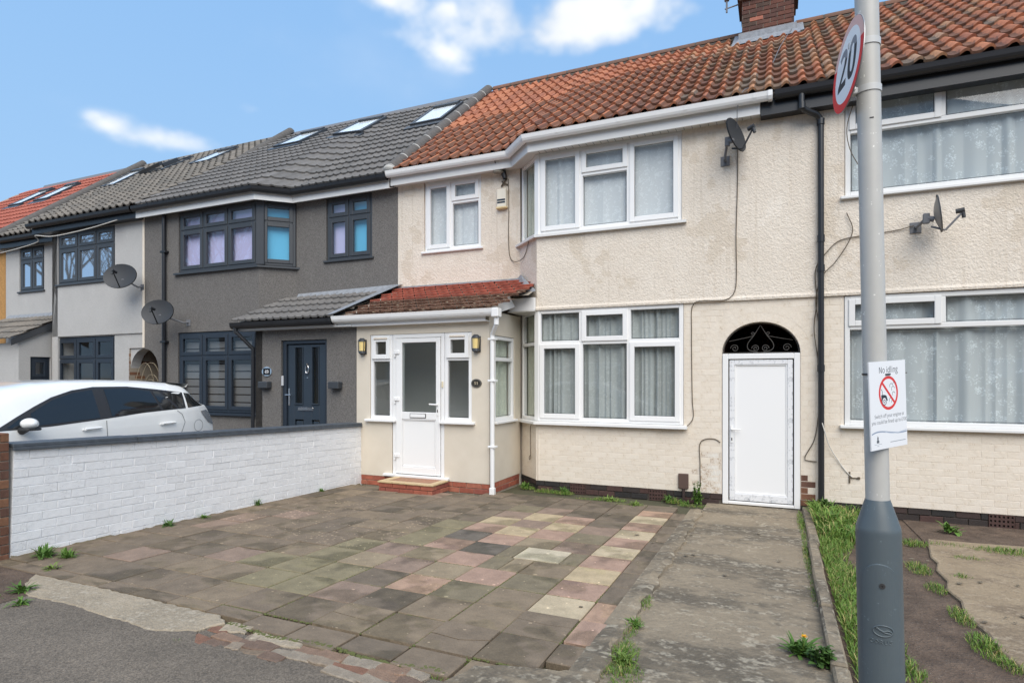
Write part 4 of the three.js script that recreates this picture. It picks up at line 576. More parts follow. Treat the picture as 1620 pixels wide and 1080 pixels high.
cableR([[0.44, 1.25, 0.015], [0.50, 1.0, 0.085], [0.56, 0.8, 0.03], [0.66, 0.62, 0.0], [0.74, 0.50, -0.01], [0.80, 0.44, -0.012]], 0.006, M.cableWhite);
cableR([[0.80, 4.75, 0.05], [0.74, 4.5, 0.05], [0.77, 4.25, 0.05], [0.88, 4.0, 0.05]], 0.005);
part('cable_clips', [box(0.765, 0.782, 0.37, 0.50, -0.02, -0.008), box(0.782, 0.87, 0.425, 0.435, -0.02, -0.008), box(0.855, 0.88, 0.42, 0.445, -0.02, -0.004)], M.cable, hR);
dishOf('pale brown satellite dish low on the cream wall below the lace window', [1.54, 3.35, 0.26], [0.985, 0.12, 0.16], 0.38, 0.40, M.dishGrey, { foot: [1.42, 3.29, 0], arm: M.leadDull });

// ---------- the dark grey house ----------
const XG = -11.58;
const hG = thing('terraced_house', 'dark grey pebbledashed house with anthracite windows and grey tiled roof', 'house', [-8.7, 0, 0]);
const pathG = [[XG, 0], [-8.5, 0], [-8.05, -0.45], [XP, -0.45]], SPG = frameOf(-8.5, 0, Math.PI / 4), GM = { m: M.anthra, t: 0.06, sash: 0.055, proud: 0.014, gaskets: false };
const arch2 = (x0) => { const p = []; for (let i = 0; i <= 16; i++) { const a = Math.PI * (1 - i / 16); p.push([-11.595 + Math.cos(a) * 0.44, 1.75 + Math.sin(a) * 0.44]); } return p; };
const archR2 = arch2().filter((p) => p[0] >= XG), archL2 = arch2().filter((p) => p[0] <= XG);
part('wall', [
  plate([[-11.155, -0.1], [-8.5, -0.1], [-8.5, 0.95], [-10.6, 0.95], [-10.6, 2.47], [-8.5, 2.47], [-8.5, 3.62], [-10.58, 3.62], [-10.58, 4.79], [-8.5, 4.79], [-8.5, 5.02], [XG, 5.02], [XG, 2.19], ...archR2.slice(1)], [], 0.2),
  plate(rect(0, SL, -0.1, 0.95), [], 0.2, SPG), plate(rect(0, SL, 2.47, 3.62), [], 0.2, SPG), plate(rect(0, SL, 4.79, 5.02), [], 0.2, SPG),
  plate(rect(-8.05, XP, -0.1, 5.02), [rect(-7.36, -6.36, 3.67, 4.79)], 0.2, REC)], M.greyDash, hG);
const tri3 = (y0, ym, y1) => [[[y0, ym, 's'], [ym, y1, 's']], [[y0, ym, 's'], [ym, y1, 's']], [[y0, ym, 's'], [ym, y1, 's']]];
win(hG, FRONT, [-10.57, -9.925, -9.28, -8.56], tri3(3.63, 4.42, 4.78), { ...GM, glass: M.coated, sill: false });
win(hG, SPG, [0.03, SL - 0.01], [[[3.63, 4.42, 's'], [4.42, 4.78, 's']]], { ...GM, glass: M.coated, sill: false });
part('window_post', place(box(-0.06, 0.09, 3.63, 4.78, -0.1, -0.012, 0.01), frameOf(-8.5, 0, Math.PI / 8)), M.anthra, hG);
part('window_sill', sweep([[-10.66, 0], [-8.5, 0], [-8.0, -0.5]], [[-0.06, 3.585], [0.06, 3.578], [0.06, 3.612], [-0.06, 3.63]]), M.anthra, hG);
win(hG, REC, [-7.35, -6.865, -6.37], [[[3.68, 4.43, 's'], [4.43, 4.78, 's']], [[3.68, 4.43, 's'], [4.43, 4.78, 's']]], { ...GM, glass: M.coated });
win(hG, FRONT, [-10.59, -9.94, -9.27, -8.56], tri3(0.96, 2.01, 2.46), { ...GM, m: M.blue, sill: false });
win(hG, SPG, [0.03, SL - 0.01], [[[0.96, 2.01, 's'], [2.01, 2.46, 's']]], { ...GM, m: M.blue, sill: false });
part('window_post', place(box(-0.06, 0.09, 0.96, 2.46, -0.1, -0.012, 0.01), frameOf(-8.5, 0, Math.PI / 8)), M.blue, hG);
part('window_sill', sweep([[-10.66, 0], [-8.5, 0], [-8.02, -0.48]], [[-0.06, 0.915], [0.06, 0.908], [0.06, 0.942], [-0.06, 0.96]]), M.blue, hG);
function blind(label, F, u0, u1, y0, y1, d, m, striped, group) {
  const g = []; const n = striped ? Math.round((y1 - y0) / 0.15) : 1, h = (y1 - y0) / n; for (let i = 0; i < n; i++) g.push(fbox(F, u0, u1, y0 + i * h + (striped ? 0.02 : 0), y0 + (i + 1) * h, d - 0.006, d));
  const c = toWorld(F, (u0 + u1) / 2, y0, d); return solo('blind_or_reflection', label, 'blind', g, m, c, group);
}
blind('roller blind painted with a lilac sky reflection across the upper front windows of the dark grey house', FRONT, -10.54, -8.6, 3.66, 4.75, -0.12, M.reflectionLilac);
blind('added sheet painted as a cyan sky reflection behind the angled upper bay window of the dark grey house', SPG, 0.06, SL - 0.04, 3.66, 4.75, -0.12, M.reflectionCyan);  // sheet added behind the glass to carry the painted sky reflection
blind('blind painted with a lilac sky reflection in the left half of the two light window above the grey porch', REC, -7.33, -6.88, 3.71, 4.76, -0.12, M.reflectionLilac);
blind('added sheet painted as a cyan sky reflection in the right half of the two light window above the grey porch', REC, -6.85, -6.39, 3.71, 4.76, -0.12, M.reflectionCyan);
blind('dark day and night striped blind in the ground floor window of the dark grey house', FRONT, -10.55, -8.6, 0.99, 2.43, -0.12, M.blindDark, true);
room(hG, -11.1, -8.2, -0.62, -3.9, 0.1, 2.5, M.roomDark); room(hG, -11.1, -8.2, -0.62, -3.9, 2.7, 5.0); room(hG, -8.1, XP - 0.06, -0.68, -3.9, 2.7, 5.0);
// shared passage with a coiled cable hanging in its mouth
part('passage', tris([[[-11.16, 0, 0], [-11.16, 0, -3.9], [-11.16, 2.2, -3.9], [-11.16, 2.2, 0]], [[-12.03, 0, -3.9], [-11.16, 0, -3.9], [-11.16, 2.2, -3.9], [-12.03, 2.2, -3.9]], [[-12.03, 2.2, 0], [-11.16, 2.2, 0], [-11.16, 2.2, -3.9], [-12.03, 2.2, -3.9]]]), M.brownBrick[3], hG);
const eavesG = [[-11.58, 0], [-8.5, 0], [-8.05, -0.45], [XP - 0.06, -0.45]];
part('fascia', sweep(eavesG, [[0.15, 4.745], [0.172, 4.745], [0.172, 4.93], [0.15, 4.93]]), M.upvcOld, hG);
part('soffit', sweep(eavesG, [[0, 4.80], [0.15, 4.75], [0.15, 4.762], [0, 4.815]]), M.upvcOld, hG);
gutter(hG, eavesG, 0.172, 4.95, M.black, { brackets: [[-11.1, 0], [-10.3, 0], [-9.5, 0], [-8.8, 0], [-7.7, -0.45], [-7.15, -0.45], [-6.6, -0.45], [-6.1, -0.45]] });
const zeG = along([[XG, 0.24], [-8.4, 0.24], [-7.91, -0.225], [XP, -0.225]]), eaveG = (x) => [zeG(x), 4.97];
deck(hG, XG, XP, eaveG);
const SKY = [[-6.93, -6.17], [-8.94, -8.16], [-10.67, -9.87]];
tiles(hG, 'roof_tile', { x0: XG + 0.1, x1: XP - 0.1, eave: eaveG, ridge: ridgeAt, w: 0.315, rows: 14, prof: ROMAN, seed: 161, pick: (x, j, r) => M.tileGrey[(r() * 3) | 0], skip: (x, z) => SKY.some(([a, b]) => x > a + 0.1 && x < b - 0.1) && z < -2.62 && z > -3.3 });
part('ridge_capping', sweep([[XG, -4.06], [XP, -4.06]], [[-0.1, 7.86], [0.16, 7.86], [0.1, 7.97], [0.02, 8.0], [-0.1, 7.97]]), M.leadDull, hG);
halfRound(hG, 'capping_tile', [XG, 5.03, -0.25], [XG, 7.99, -3.97], 10, 0.12, M.capGrey, M.capGrey);
function roofWindow(root, x0, x1, eave, open) {
  const pl = (x, z, k) => { const [ze, ye] = eave(x), s = (RIDGE[1] - ye) / (ze - RIDGE[0]), y = RIDGE[1] - s * (z - RIDGE[0]), l = Math.hypot(1, s); return [x, y + k / l, z + k * s / l]; };
  const z0 = -2.5, z1 = -3.42, bar = (xa, xb, za, zb, k0, k1) => { const q = [pl(xa, za, k0), pl(xb, za, k0), pl(xb, zb, k0), pl(xa, zb, k0), pl(xa, za, k1), pl(xb, za, k1), pl(xb, zb, k1), pl(xa, zb, k1)]; return tris([[q[4], q[5], q[6], q[7]], [q[0], q[1], q[5], q[4]], [q[1], q[2], q[6], q[5]], [q[2], q[3], q[7], q[6]], [q[3], q[0], q[4], q[7]]]); };
  const w = part('roof_window', [bar(x0, x0 + 0.07, z0, z1, -0.02, 0.085), bar(x1 - 0.07, x1, z0, z1, -0.02, 0.085), bar(x0 + 0.07, x1 - 0.07, z0, z0 - 0.05, -0.02, 0.082), bar(x0 + 0.07, x1 - 0.07, z1 + 0.10, z1, -0.02, 0.12), bar(x0 - 0.06, x1 + 0.06, z0 + 0.16, z0, 0.0, 0.05)], M.anthra, root);
  const lift = (z) => (open ? 0.35 * (z - -3.0) : 0);
  part('pane', tris([[pl(x0 + 0.07, z0 - 0.05, 0.076 + lift(z0)), pl(x1 - 0.07, z0 - 0.05, 0.076 + lift(z0)), pl(x1 - 0.07, z1 + 0.10, 0.076 + lift(z1)), pl(x0 + 0.07, z1 + 0.10, 0.076 + lift(z1))]]), M.glass, w);
  if (open) { part('open_sash', [bar(x0, x1, z0, z0 - 0.09, 0.17, 0.25), bar(x0, x0 + 0.06, z0 - 0.09, -3.0, 0.1, 0.2), bar(x1 - 0.06, x1, z0 - 0.09, -3.0, 0.1, 0.2)], M.anthra, w); part('blind', tris([[pl(x0 + 0.07, z0 - 0.07, 0.02), pl(x1 - 0.07, z0 - 0.07, 0.02), pl(x1 - 0.07, z1 + 0.12, 0.02), pl(x0 + 0.07, z1 + 0.12, 0.02)]]), M.roomDark, w); }  // under the open sash an added sheet stands for the dark opening
  else part('blind', tris([[pl(x0 + 0.07, z0 - 0.05, 0.068), pl(x1 - 0.07, z0 - 0.05, 0.068), pl(x1 - 0.07, z1 + 0.10, 0.068), pl(x0 + 0.07, z1 + 0.10, 0.068)]]), M.blindWhite, w);
}
for (const [a, b] of SKY) roofWindow(hG, a, b, eaveG);
const pipeG = part('downpipe', [rod([-10.93, 4.9, 0.05], [-10.93, -0.1, 0.05], 0.036)], M.black, hG); for (const y of [4.05, 2.3]) part('pipe_clip', box(-11.0, -10.85, y - 0.02, y + 0.02, 0, 0.09, 0.004), M.black, pipeG);
// its porch
const pzG = 0.64, PG = frameOf(0, pzG);
part('porch_wall', [plate([[-7.89, -0.1], [-7.335, -0.1], [-7.335, 2.2], [-6.40, 2.2], [-6.40, -0.1], [-5.815, -0.1], [-5.815, 2.46], [-7.89, 2.46]], [], 0.15, PG), plate(rect(0, 1.05, -0.1, 2.46), [], 0.15, frameOf(-7.89, -0.41, -Math.PI / 2))], M.greyDash, hG);
part('porch_back', box(-7.7, -5.9, -0.1, 2.4, -0.44, -0.42), M.roomDark, hG);
const gd = part('front_door', [fbox(PG, -7.332, -7.255, 0.0, 2.198, -0.14, -0.03, 0.005), fbox(PG, -6.46, -6.403, 0.0, 2.198, -0.14, -0.03, 0.005), fbox(PG, -7.255, -6.46, 2.14, 2.198, -0.14, -0.03, 0.005)], M.blue, hG);
{ const L = [[-7.245, -7.105], [-6.925, -6.755], [-6.60, -6.47]], db = std([0.030, 0.043, 0.060], 0.4); // stiles, then rails
  part('door_leaf', [...L.map(([a, b]) => fbox(PG, a, b, 0.05, 2.13, -0.13, -0.06, 0.006)), ...[[-7.105, -6.925], [-6.755, -6.60]].flatMap(([a, b]) => [[2.08, 2.13], [0.93, 1.17], [0.05, 0.3]].map(([p, q]) => fbox(PG, a, b, p, q, -0.13, -0.06, 0.006)))], db, gd);
  for (const [a, b] of [[-7.105, -6.925], [-6.755, -6.60]]) { part('pane', quad(PG, a, b, 1.17, 2.08, -0.09), M.frosted, gd); part('raised_panel', fbox(PG, a + 0.02, b - 0.02, 0.32, 0.91, -0.1, -0.07, 0.012), db, gd); part('pane_bead', [fbox(PG, a, a + 0.014, 1.17, 2.08, -0.085, -0.05, 0.004), fbox(PG, b - 0.014, b, 1.17, 2.08, -0.085, -0.05, 0.004), fbox(PG, a + 0.014, b - 0.014, 1.17, 1.19, -0.085, -0.045, 0.004)], db, gd); }
  part('letter_plate', fbox(PG, -7.03, -6.715, 1.075, 1.13, -0.06, -0.045, 0.008), M.chrome, gd);
  { const p = []; for (let i = 0; i <= 20; i++) { const a = Math.PI * (0.12 + 1.76 * i / 20) - Math.PI / 2 * 0 + Math.PI / 2; p.push([-6.84 + Math.cos(a) * 0.032, 1.73 + Math.sin(a) * 0.062, pzG - 0.05]); } part('door_knocker', [tube(p, 0.009, 40, 6), rod([-6.84, 1.79, pzG - 0.06], [-6.84, 1.83, pzG - 0.045], 0.014)], M.chrome, gd); }
  part('handle', [fbox(PG, -7.232, -7.20, 1.15, 1.43, -0.06, -0.05, 0.005), rod([-7.216, 1.325, pzG - 0.055], [-7.216, 1.325, pzG], 0.01), rod([-7.25, 1.325, pzG - 0.005], [-7.13, 1.325, pzG - 0.005], 0.011)], M.chrome, gd); part('spy_hole', rod([-6.835, 1.60, pzG - 0.06], [-6.835, 1.60, pzG - 0.05], 0.01), M.chrome, gd); }
part('doorbell', [fbox(PG, -7.335, -7.30, 1.47, 1.63, -0.03, 0.0, 0.006)], std([0.55, 0.56, 0.58], 0.35), hG);
part('porch_fascia', [fbox(PG, -8.16, -6.1, 2.39, 2.47, 0.12, 0.14, 0.003), fbox(PG, -8.16, -5.82, 2.37, 2.392, -0.0, 0.14)], M.upvcOld, hG);
gutter(hG, [[-8.2, pzG], [-6.12, pzG]], 0.14, 2.49, M.black, { brackets: [[-7.95, pzG], [-7.3, pzG], [-6.75, pzG], [-6.2, pzG]] });
part('porch_downpipe', [rod([-8.12, 2.45, pzG + 0.2], [-8.12, 2.33, pzG + 0.2], 0.034), rod([-8.12, 2.36, pzG + 0.2], [-7.93, 2.08, pzG + 0.02], 0.03), rod([-7.93, 2.1, pzG + 0.02], [-7.93, -0.1, pzG + 0.02], 0.03)], M.black, hG);
const gE = () => [pzG + 0.22, 2.51], gT = () => [-0.47, 3.08];
tiles(hG, 'porch_tile', { x0: -8.18, x1: -6.25, eave: gE, ridge: gT, w: 0.30, rows: 4, prof: ROMAN, seed: 171, unit: 0.36, pick: (x, j, r) => M.tileGrey[(r() * 3) | 0], skip: (x, z) => x < -8.2 + clamp((pzG + 0.1 - z) * 0.12, 0, 1) });
tiles(hG, 'porch_tile', { x0: -6.25, x1: -5.95, eave: gE, ridge: gT, w: 0.30, rows: 4, prof: ROMAN, seed: 172, unit: 0.36, from: 1, pick: (x, j, r) => M.tileGrey[(r() * 3) | 0] });
part('porch_roof_deck', tris([[[-8.16, 2.47, pzG + 0.2], [-5.84, 2.47, pzG + 0.2], [-5.84, 3.05, -0.46], [-8.05, 3.05, -0.46]]]), M.roomDark, hG);
part('lead_flashing', [tris([[[-8.0, 3.03, -0.38], [-5.84, 3.06, -0.36], [-5.84, 3.17, -0.448], [-8.0, 3.13, -0.448]]]), tris([[[-6.24, 2.54, 0.88], [-6.06, 2.56, 0.88], [-5.74, 3.17, -0.44], [-5.98, 3.15, -0.44]], [[-6.30, 2.50, 0.88], [-6.24, 2.54, 0.88], [-5.98, 3.15, -0.44], [-6.06, 3.10, -0.44]]])], M.lead, hG);
{ const t = thing('number_plaque', 'black and silver house number plaque left of the dark blue front door', 'house number', [-7.63, 1.6, pzG]);
  part('plate', oval(PG, -7.63, 1.70, 0.105, 0.075, 0, 0.012), M.chrome, t);
  part('numerals', face(PG, -7.705, -7.555, 1.645, 1.755, 0.0165), std([1, 1, 1], 0.4, { map: textTex(160, 120, (c, w, h) => { c.fillStyle = '#0b0b0d'; c.fillRect(0, 0, w, h); c.fillStyle = '#e8e8ea'; c.font = 'bold 84px serif'; c.textAlign = 'center'; c.fillText('49', w / 2, 90); }) }), t); }
for (const [x, lab] of [[-7.63, 'small dark box light below the house number of the dark grey house'], [-6.19, 'small dark box light right of the dark blue front door']]) { const t = thing('wall_light', lab, 'lamp', [x, 1.43, pzG], 'box lights on the grey porch'); part('housing', fbox(PG, x - 0.1, x + 0.1, 1.43, 1.54, 0, 0.11, 0.01), M.anthra, t); part('back_plate', fbox(PG, x - 0.07, x + 0.07, 1.45, 1.52, -0.004, 0.004), M.black, t); }
dishOf('dark satellite dish on the black downpipe of the dark grey house', [-10.52, 2.80, 0.42], [0.36, 0.22, 1], 0.62, 0.47, M.dish, { foot: [-10.30, 2.66, 0], fx: 0.1 });

// ---------- the pale grey house beyond ----------
const XL = -17.32;
const hL = thing('terraced_house', 'pale grey rendered house with dark framed windows and tan tiled roof', 'house', [-14.4, 0, 0]);
part('wall', [
  plate([[-14.4, 2.5], [XG, 2.5], [XG, 5.02], [-14.62, 5.02], [-14.62, 2.5]], [rect(-14.43, -12.48, 3.62, 4.76)], 0.2),
  plate([[-14.62, -0.1], [-12.035, -0.1], ...archL2, [XG, 2.5], [-14.62, 2.5]], [rect(-14.5, -12.54, 0.95, 2.48)], 0.2, FRONT, -0.03),
  plate(rect(0, 0.45, -0.1, 5.02), [], 0.2, frameOf(-14.62, -0.45, -Math.PI / 2)), plate(rect(XL, -14.62, -0.1, 5.02), [rect(-16.75, -15.75, 3.66, 4.74)], 0.2, REC)], M.paleDash, hL);
win(hL, FRONT, [-14.42, -13.74, -13.11, -12.49], tri3(3.63, 4.40, 4.75), { ...GM, glass: M.mirror });
win(hL, REC, [-16.74, -16.24, -15.76], [[[3.67, 4.42, 's'], [4.42, 4.73, 's']], [[3.67, 4.42, 's'], [4.42, 4.73, 's']]], { ...GM, glass: M.mirror });
win(hL, FRONT, [-14.49, -13.83, -13.18, -12.55], tri3(0.96, 2.0, 2.47), { ...GM, m: M.blue, d: -0.05 });
room(hL, -14.5, -12.2, -0.25, -3.9, 0.1, 2.48, M.roomDark); room(hL, -17.2, -11.7, -0.68, -3.9, 2.55, 5.0, M.roomDark);
part('party_strip', [box(XG - 0.04, XG + 0.02, 2.2, 4.9, 0.0, 0.012, 0.003)], M.creamBrick[0], hL);
part('passage', tris([[[-12.03, 0, 0], [-12.03, 0, -3.9], [-12.03, 2.2, -3.9], [-12.03, 2.2, 0]]]), M.mortar, hL);
bricks(hL, frameOf(-12.03, 0, Math.PI / 2), 0.0, 2.1, () => [[0.0, 0.45]], M.brownBrick, { seed: 181, dep: 0.02 });
part('coiled_cable', [0, 1, 2, 3].map((k) => tube([...Array(15).keys()].map((i) => { const a = 6.283 * i / 14 + k; return [-11.52 + [0, 0.07, -0.10, 0.12][k] + Math.cos(a) * [0.30, 0.24, 0.26, 0.2][k], 1.52 + [0, -0.12, 0.05, -0.2][k] + Math.sin(a) * [0.42, 0.3, 0.36, 0.28][k] + 0.04 * Math.sin(a * 3), -0.1 + k * 0.03 + 0.05 * Math.sin(a * 2)]; }), 0.006, 50, 5)), std([0.30, 0.25, 0.17], 0.8), hL);
part('fascia', [sweep([[XL, -0.45], [-15.05, -0.45]], [[0.1, 4.72], [0.17, 4.72], [0.17, 4.9], [0.1, 4.9]]), sweep([[-15.05, 0], [XG, 0]], [[0.0, 4.76], [0.17, 4.76], [0.17, 4.93], [0.0, 4.93]])], M.black, hL);
gutter(hL, [[-15.1, 0], [XG - 0.05, 0]], 0.17, 4.96, M.black, {}); gutter(hL, [[XL, -0.45], [-14.9, -0.45]], 0.17, 4.93, M.black, {});
cableFar([[-17.2, 4.62, -0.28], [-16.4, 4.66, -0.26], [-15.6, 4.74, -0.24], [-14.9, 4.72, 0.18], [-14.3, 4.64, 0.2], [-13, 4.68, 0.2], [-12.1, 4.76, 0.2]]);
function cableFar(p) { part('cable', tube(p, 0.011, 0, 5), M.cableWhite, hL); }
const zeL = along([[XL, -0.225], [-15.1, -0.225], [-15.05, 0.24], [XG, 0.24]]), eaveL = (x) => [zeL(x), 4.98];
deck(hL, XL, XG, eaveL);
tiles(hL, 'roof_tile', { x0: XL + 0.1, x1: XG - 0.1, eave: eaveL, ridge: ridgeAt, w: 0.21, rows: 22, unit: 0.229, lap: 0.04, prof: PAN, most: 0, seed: 191, pick: (x, j, r) => M.tileTan[(r() * 3) | 0], skip: (x, z) => [[-13.52, -12.78], [-15.2, -14.45], [-16.95, -16.35]].some(([a, b]) => x > a + 0.1 && x < b - 0.1) && z < -2.62 && z > -3.3 });
part('ridge_capping', sweep([[XL, -4.06], [XG, -4.06]], [[-0.1, 7.86], [0.16, 7.86], [0.1, 7.97], [0.02, 8.0], [-0.1, 7.97]]), M.leadDull, hL);
halfRound(hL, 'capping_tile', [XL, 5.05, -0.3], [XL, 7.99, -3.97], 10, 0.12, M.capGrey, M.capGrey);
roofWindow(hL, -13.52, -12.78, eaveL); roofWindow(hL, -15.2, -14.45, eaveL, true); roofWindow(hL, -16.95, -16.35, eaveL);
// lean-to porch of the pale house
const pL = part('porch_wall', [plate([[0, -0.1], [1.0, -0.1], [1.0, 2.35], [0, 2.95]].map(([u, y]) => [u, y]), [rect(0.42, 0.78, 1.0, 2.06)], 0.15, frameOf(-14.80, 0.55, Math.PI / 2)), plate(rect(-17.2, -14.953, -0.1, 2.35), [], 0.15, frameOf(0, 0.547))].slice(1), M.paleDash, hL);
part('porch_side', plate([[0, -0.1], [1.0, -0.1], [1.0, 2.95], [0, 2.38]], [rect(0.22, 0.62, 0.9, 2.06)], 0.15, frameOf(-14.80, 0.55, Math.PI / 2)), M.paleDash, hL);
win(hL, frameOf(-14.80, 0.55, Math.PI / 2), [0.225, 0.615], [[[0.91, 1.6, 's'], [1.6, 2.05, 's']]], { ...GM, m: M.blue, sill: false, d: -0.04 });
tiles(hL, 'porch_tile', { x0: -17.2, x1: -14.72, eave: () => [0.72, 2.42], ridge: () => [-0.45, 3.05], w: 0.31, rows: 4, prof: ROMAN, unit: 0.33, seed: 195, pick: (x, j, r) => M.tileTan[(r() * 3) | 0] });
part('porch_barge', tris([[[-14.74, 2.28, 0.72], [-14.74, 2.42, 0.72], [-14.74, 3.04, -0.45], [-14.74, 2.88, -0.45]]]), M.anthra, hL);
part('lead_flashing', tris([[[-17.2, 3.0, -0.36], [-14.74, 3.0, -0.36], [-14.74, 3.12, -0.44], [-17.2, 3.12, -0.44]]]), M.lead, hL);
dishOf('dark satellite dish on the pale grey house beside its upper window', [-11.74, 3.56, 0.32], [0.40, 0.25, 1], 0.66, 0.50, M.dish, { foot: [-11.62, 3.42, 0], fx: 0.1 });

// ---------- the yellow brick house at the far left ----------
const hF = thing('terraced_house', 'yellow brick house with red tiled roof at the far left edge', 'house', [-20, 0, 0]);
part('wall', plate(rect(-24, XL - 0.01, -0.1, 5.0), [], 0.25, frameOf(0, -0.45)), M.yellowBrick, hF);
part('fascia', box(-24, XL, 4.7, 4.92, -0.45, -0.3), M.upvcOld, hF);
const eaveF = (x) => [-0.225, 4.97]; deck(hF, -24, XL, eaveF);
tiles(hF, 'roof_tile', { x0: -23.2, x1: XL - 0.1, eave: eaveF, ridge: ridgeAt, w: 0.30, rows: 13, unit: 0.36, prof: ROMAN, most: 0, seed: 201, pick: (x, j, r) => M.tileRed[(r() * 3) | 0] });
part('ridge_capping', sweep([[-22.3, -4.06], [XL, -4.06]], [[-0.1, 7.86], [0.16, 7.86], [0.1, 7.99], [0.02, 8.02], [-0.1, 7.97]]), M.leadDull, hF);
roofWindow(hF, -20.05, -19.35, eaveF); roofWindow(hF, -21.35, -20.65, eaveF);

// ---------- ground ----------
const slopeSheet = (x0, x1, z0, z1, dy, nx = 1, nz = 1, edge) => { const f = [], X = (i, j) => { const z = lerp(z0, z1, j / nz), a = edge ? edge(z) : [x0, x1]; return [lerp(a[0], a[1], i / nx), gy(z) + dy, z]; }; for (let i = 0; i < nx; i++) for (let j = 0; j < nz; j++) f.push([X(i, j), X(i, j + 1), X(i + 1, j + 1), X(i + 1, j)]); return tris(f); };
const soilTex = colorTex(N, N, [1.7, 1.7], (i) => { let c = mix([0.065, 0.043, 0.030], [0.15, 0.104, 0.073], clamp(nMid[i] * 1.3 - 0.15, 0, 1)); c = mul(c, 0.8 + 0.4 * nFine[i]); return nGrain[i] > 0.86 ? [0.36, 0.32, 0.27] : c; });
M.soil = std([1, 1, 1], 0.95, { map: soilTex, bumpMap: bumpTex(N, N, [1.7, 1.7], (i) => nMid[i] * 0.7 + nFine[i] * 0.3), bumpScale: 0.035 });
M.jointSoil = std([0.075, 0.072, 0.04], 0.95, { bumpMap: paintBump, bumpScale: 0.006 });
const tar = colorTex(N, N, [1.3, 1.3], (i) => { const g = nGrain[i] * 0.6 + nFine[i] * 0.4, v = 0.07 + 0.115 * clamp((g - 0.5) * 2.2 + 0.5, 0, 1); const c = [v * 1.2, v * 0.985, v * 0.75]; return mul(c, 0.70 + 0.30 * nBig[i] + 0.30 * nWide[i]); });
const tarBump = bumpTex(N, N, [1.3, 1.3], (i) => nGrain[i] * 0.55 + nFine[i] * 0.45);
M.tar = std([1, 1, 1], 0.9, { map: tar, bumpMap: tarBump, bumpScale: 0.006 });
M.tarPatch = std([0.88, 0.84, 0.80], 0.92, { map: tar, bumpMap: tarBump, bumpScale: 0.009 });
const concTex = (a, b, dark, pale, size, sd) => { const n = fbm(N, N, 5, 7, 7, 0.6, sd), q = fbm(N, N, 24, 60, 4, 0.6, sd + 1); return colorTex(N, N, [size, size], (i) => { let c = mix(a, b, clamp(nMid[i] * 1.2 - 0.1, 0, 1)); const s = n[i] * 0.75 + q[i] * 0.25; c = mix(c, dark, sstep(s, 0.43, 0.62) * 0.8); c = mix(c, pale, sstep(q[i] * 0.5 + n[i] * 0.25 + nFine[i] * 0.4, 0.60, 0.80) * 0.55); return mul(c, 0.86 + 0.28 * nFine[i]); }); };
M.path = std([1, 1, 1], 0.93, { map: concTex([0.225, 0.18, 0.124], [0.30, 0.242, 0.168], [0.095, 0.079, 0.058], [0.48, 0.42, 0.32], 3.3, 40), bumpMap: bumpTex(N, N, [1.6, 1.6], (i) => nMid[i] * 0.6 + nFine[i] * 0.4), bumpScale: 0.016 });
M.band = std([1, 1, 1], 0.92, { map: concTex([0.32, 0.262, 0.185], [0.40, 0.33, 0.24], [0.28, 0.23, 0.165], [0.46, 0.40, 0.31], 2.1, 44), bumpMap: bumpTex(N, N, [1.3, 1.3], (i) => nFine[i] * 0.4 + nMid[i] * 0.6), bumpScale: 0.018 });
M.pad = std([1, 1, 1], 0.93, { map: concTex([0.255, 0.192, 0.122], [0.33, 0.255, 0.168], [0.18, 0.132, 0.086], [0.40, 0.325, 0.235], 2.7, 48), bumpMap: bumpTex(N, N, [1.6, 1.6], (i) => nMid[i] * 0.5 + nFine[i] * 0.5), bumpScale: 0.012 });
structure('ground', box(-260, 260, -0.6, -0.16, -260, 260), M.soil);
structure('garden_soil', slopeSheet(-5.9, 6, -0.6, 5.75, -0.028, 1, 12), M.jointSoil);
structure('garden_soil', slopeSheet(-5.75, -4.6, 5.30, 5.82, 0.004, 6, 4), M.soil);
structure('driveway', slopeSheet(-19, -5.95, -0.6, 5.75, -0.01, 1, 12), M.tar);
structure('footway', box(-40, 30, -0.1, 0.128, 5.48, 7.75), M.tar);
{ // asphalt edge, patched and uneven
  const r = rng(301), pts = [[-9, 5.80], [-5.4, 5.80], [-4.80, 5.70], [-4.6, 5.55], [-3.95, 5.52], [-3.75, 5.52], [-3.45, 5.54], [-3.15, 5.56], [-2.95, 5.62], [-2.4, 5.66], [-1.7, 5.60], [-1.2, 5.58], [-0.8, 5.62], [0, 5.66], [1, 5.68], [6, 5.7]];
  const f = []; for (let i = 0; i + 1 < pts.length; i++) for (let k = 0; k < 6; k++) { const P = (q) => { const x = lerp(pts[i][0], pts[i + 1][0], q / 6), z = lerp(pts[i][1], pts[i + 1][1], q / 6) + 0.012 * Math.sin(x * 31) + 0.01 * Math.sin(x * 73 + 1); return [x, z]; }; const [xa, za] = P(k), [xb, zb] = P(k + 1); f.push([[xa, 0.136, za], [xa, 0.136, 7.75], [xb, 0.136, 7.75], [xb, 0.136, zb]]); f.push([[xa, 0.11, za], [xa, 0.136, za], [xb, 0.136, zb], [xb, 0.11, zb]]); }
  structure('footway_surface', tris(f), M.tar);
}
structure('road', box(-60, 60, -0.3, 0.02, 7.9, 15), M.tar);
{ const k = structure('road_kerb', box(-40, 30, -0.1, 0.10, 7.76, 7.85), M.mortar); for (let i = 0; i < 24; i++) part('kerb_stone', box(-14 + i * 0.92, -13.09 + i * 0.92, -0.05, 0.138, 7.75, 7.9, 0.012), M.band, k); }

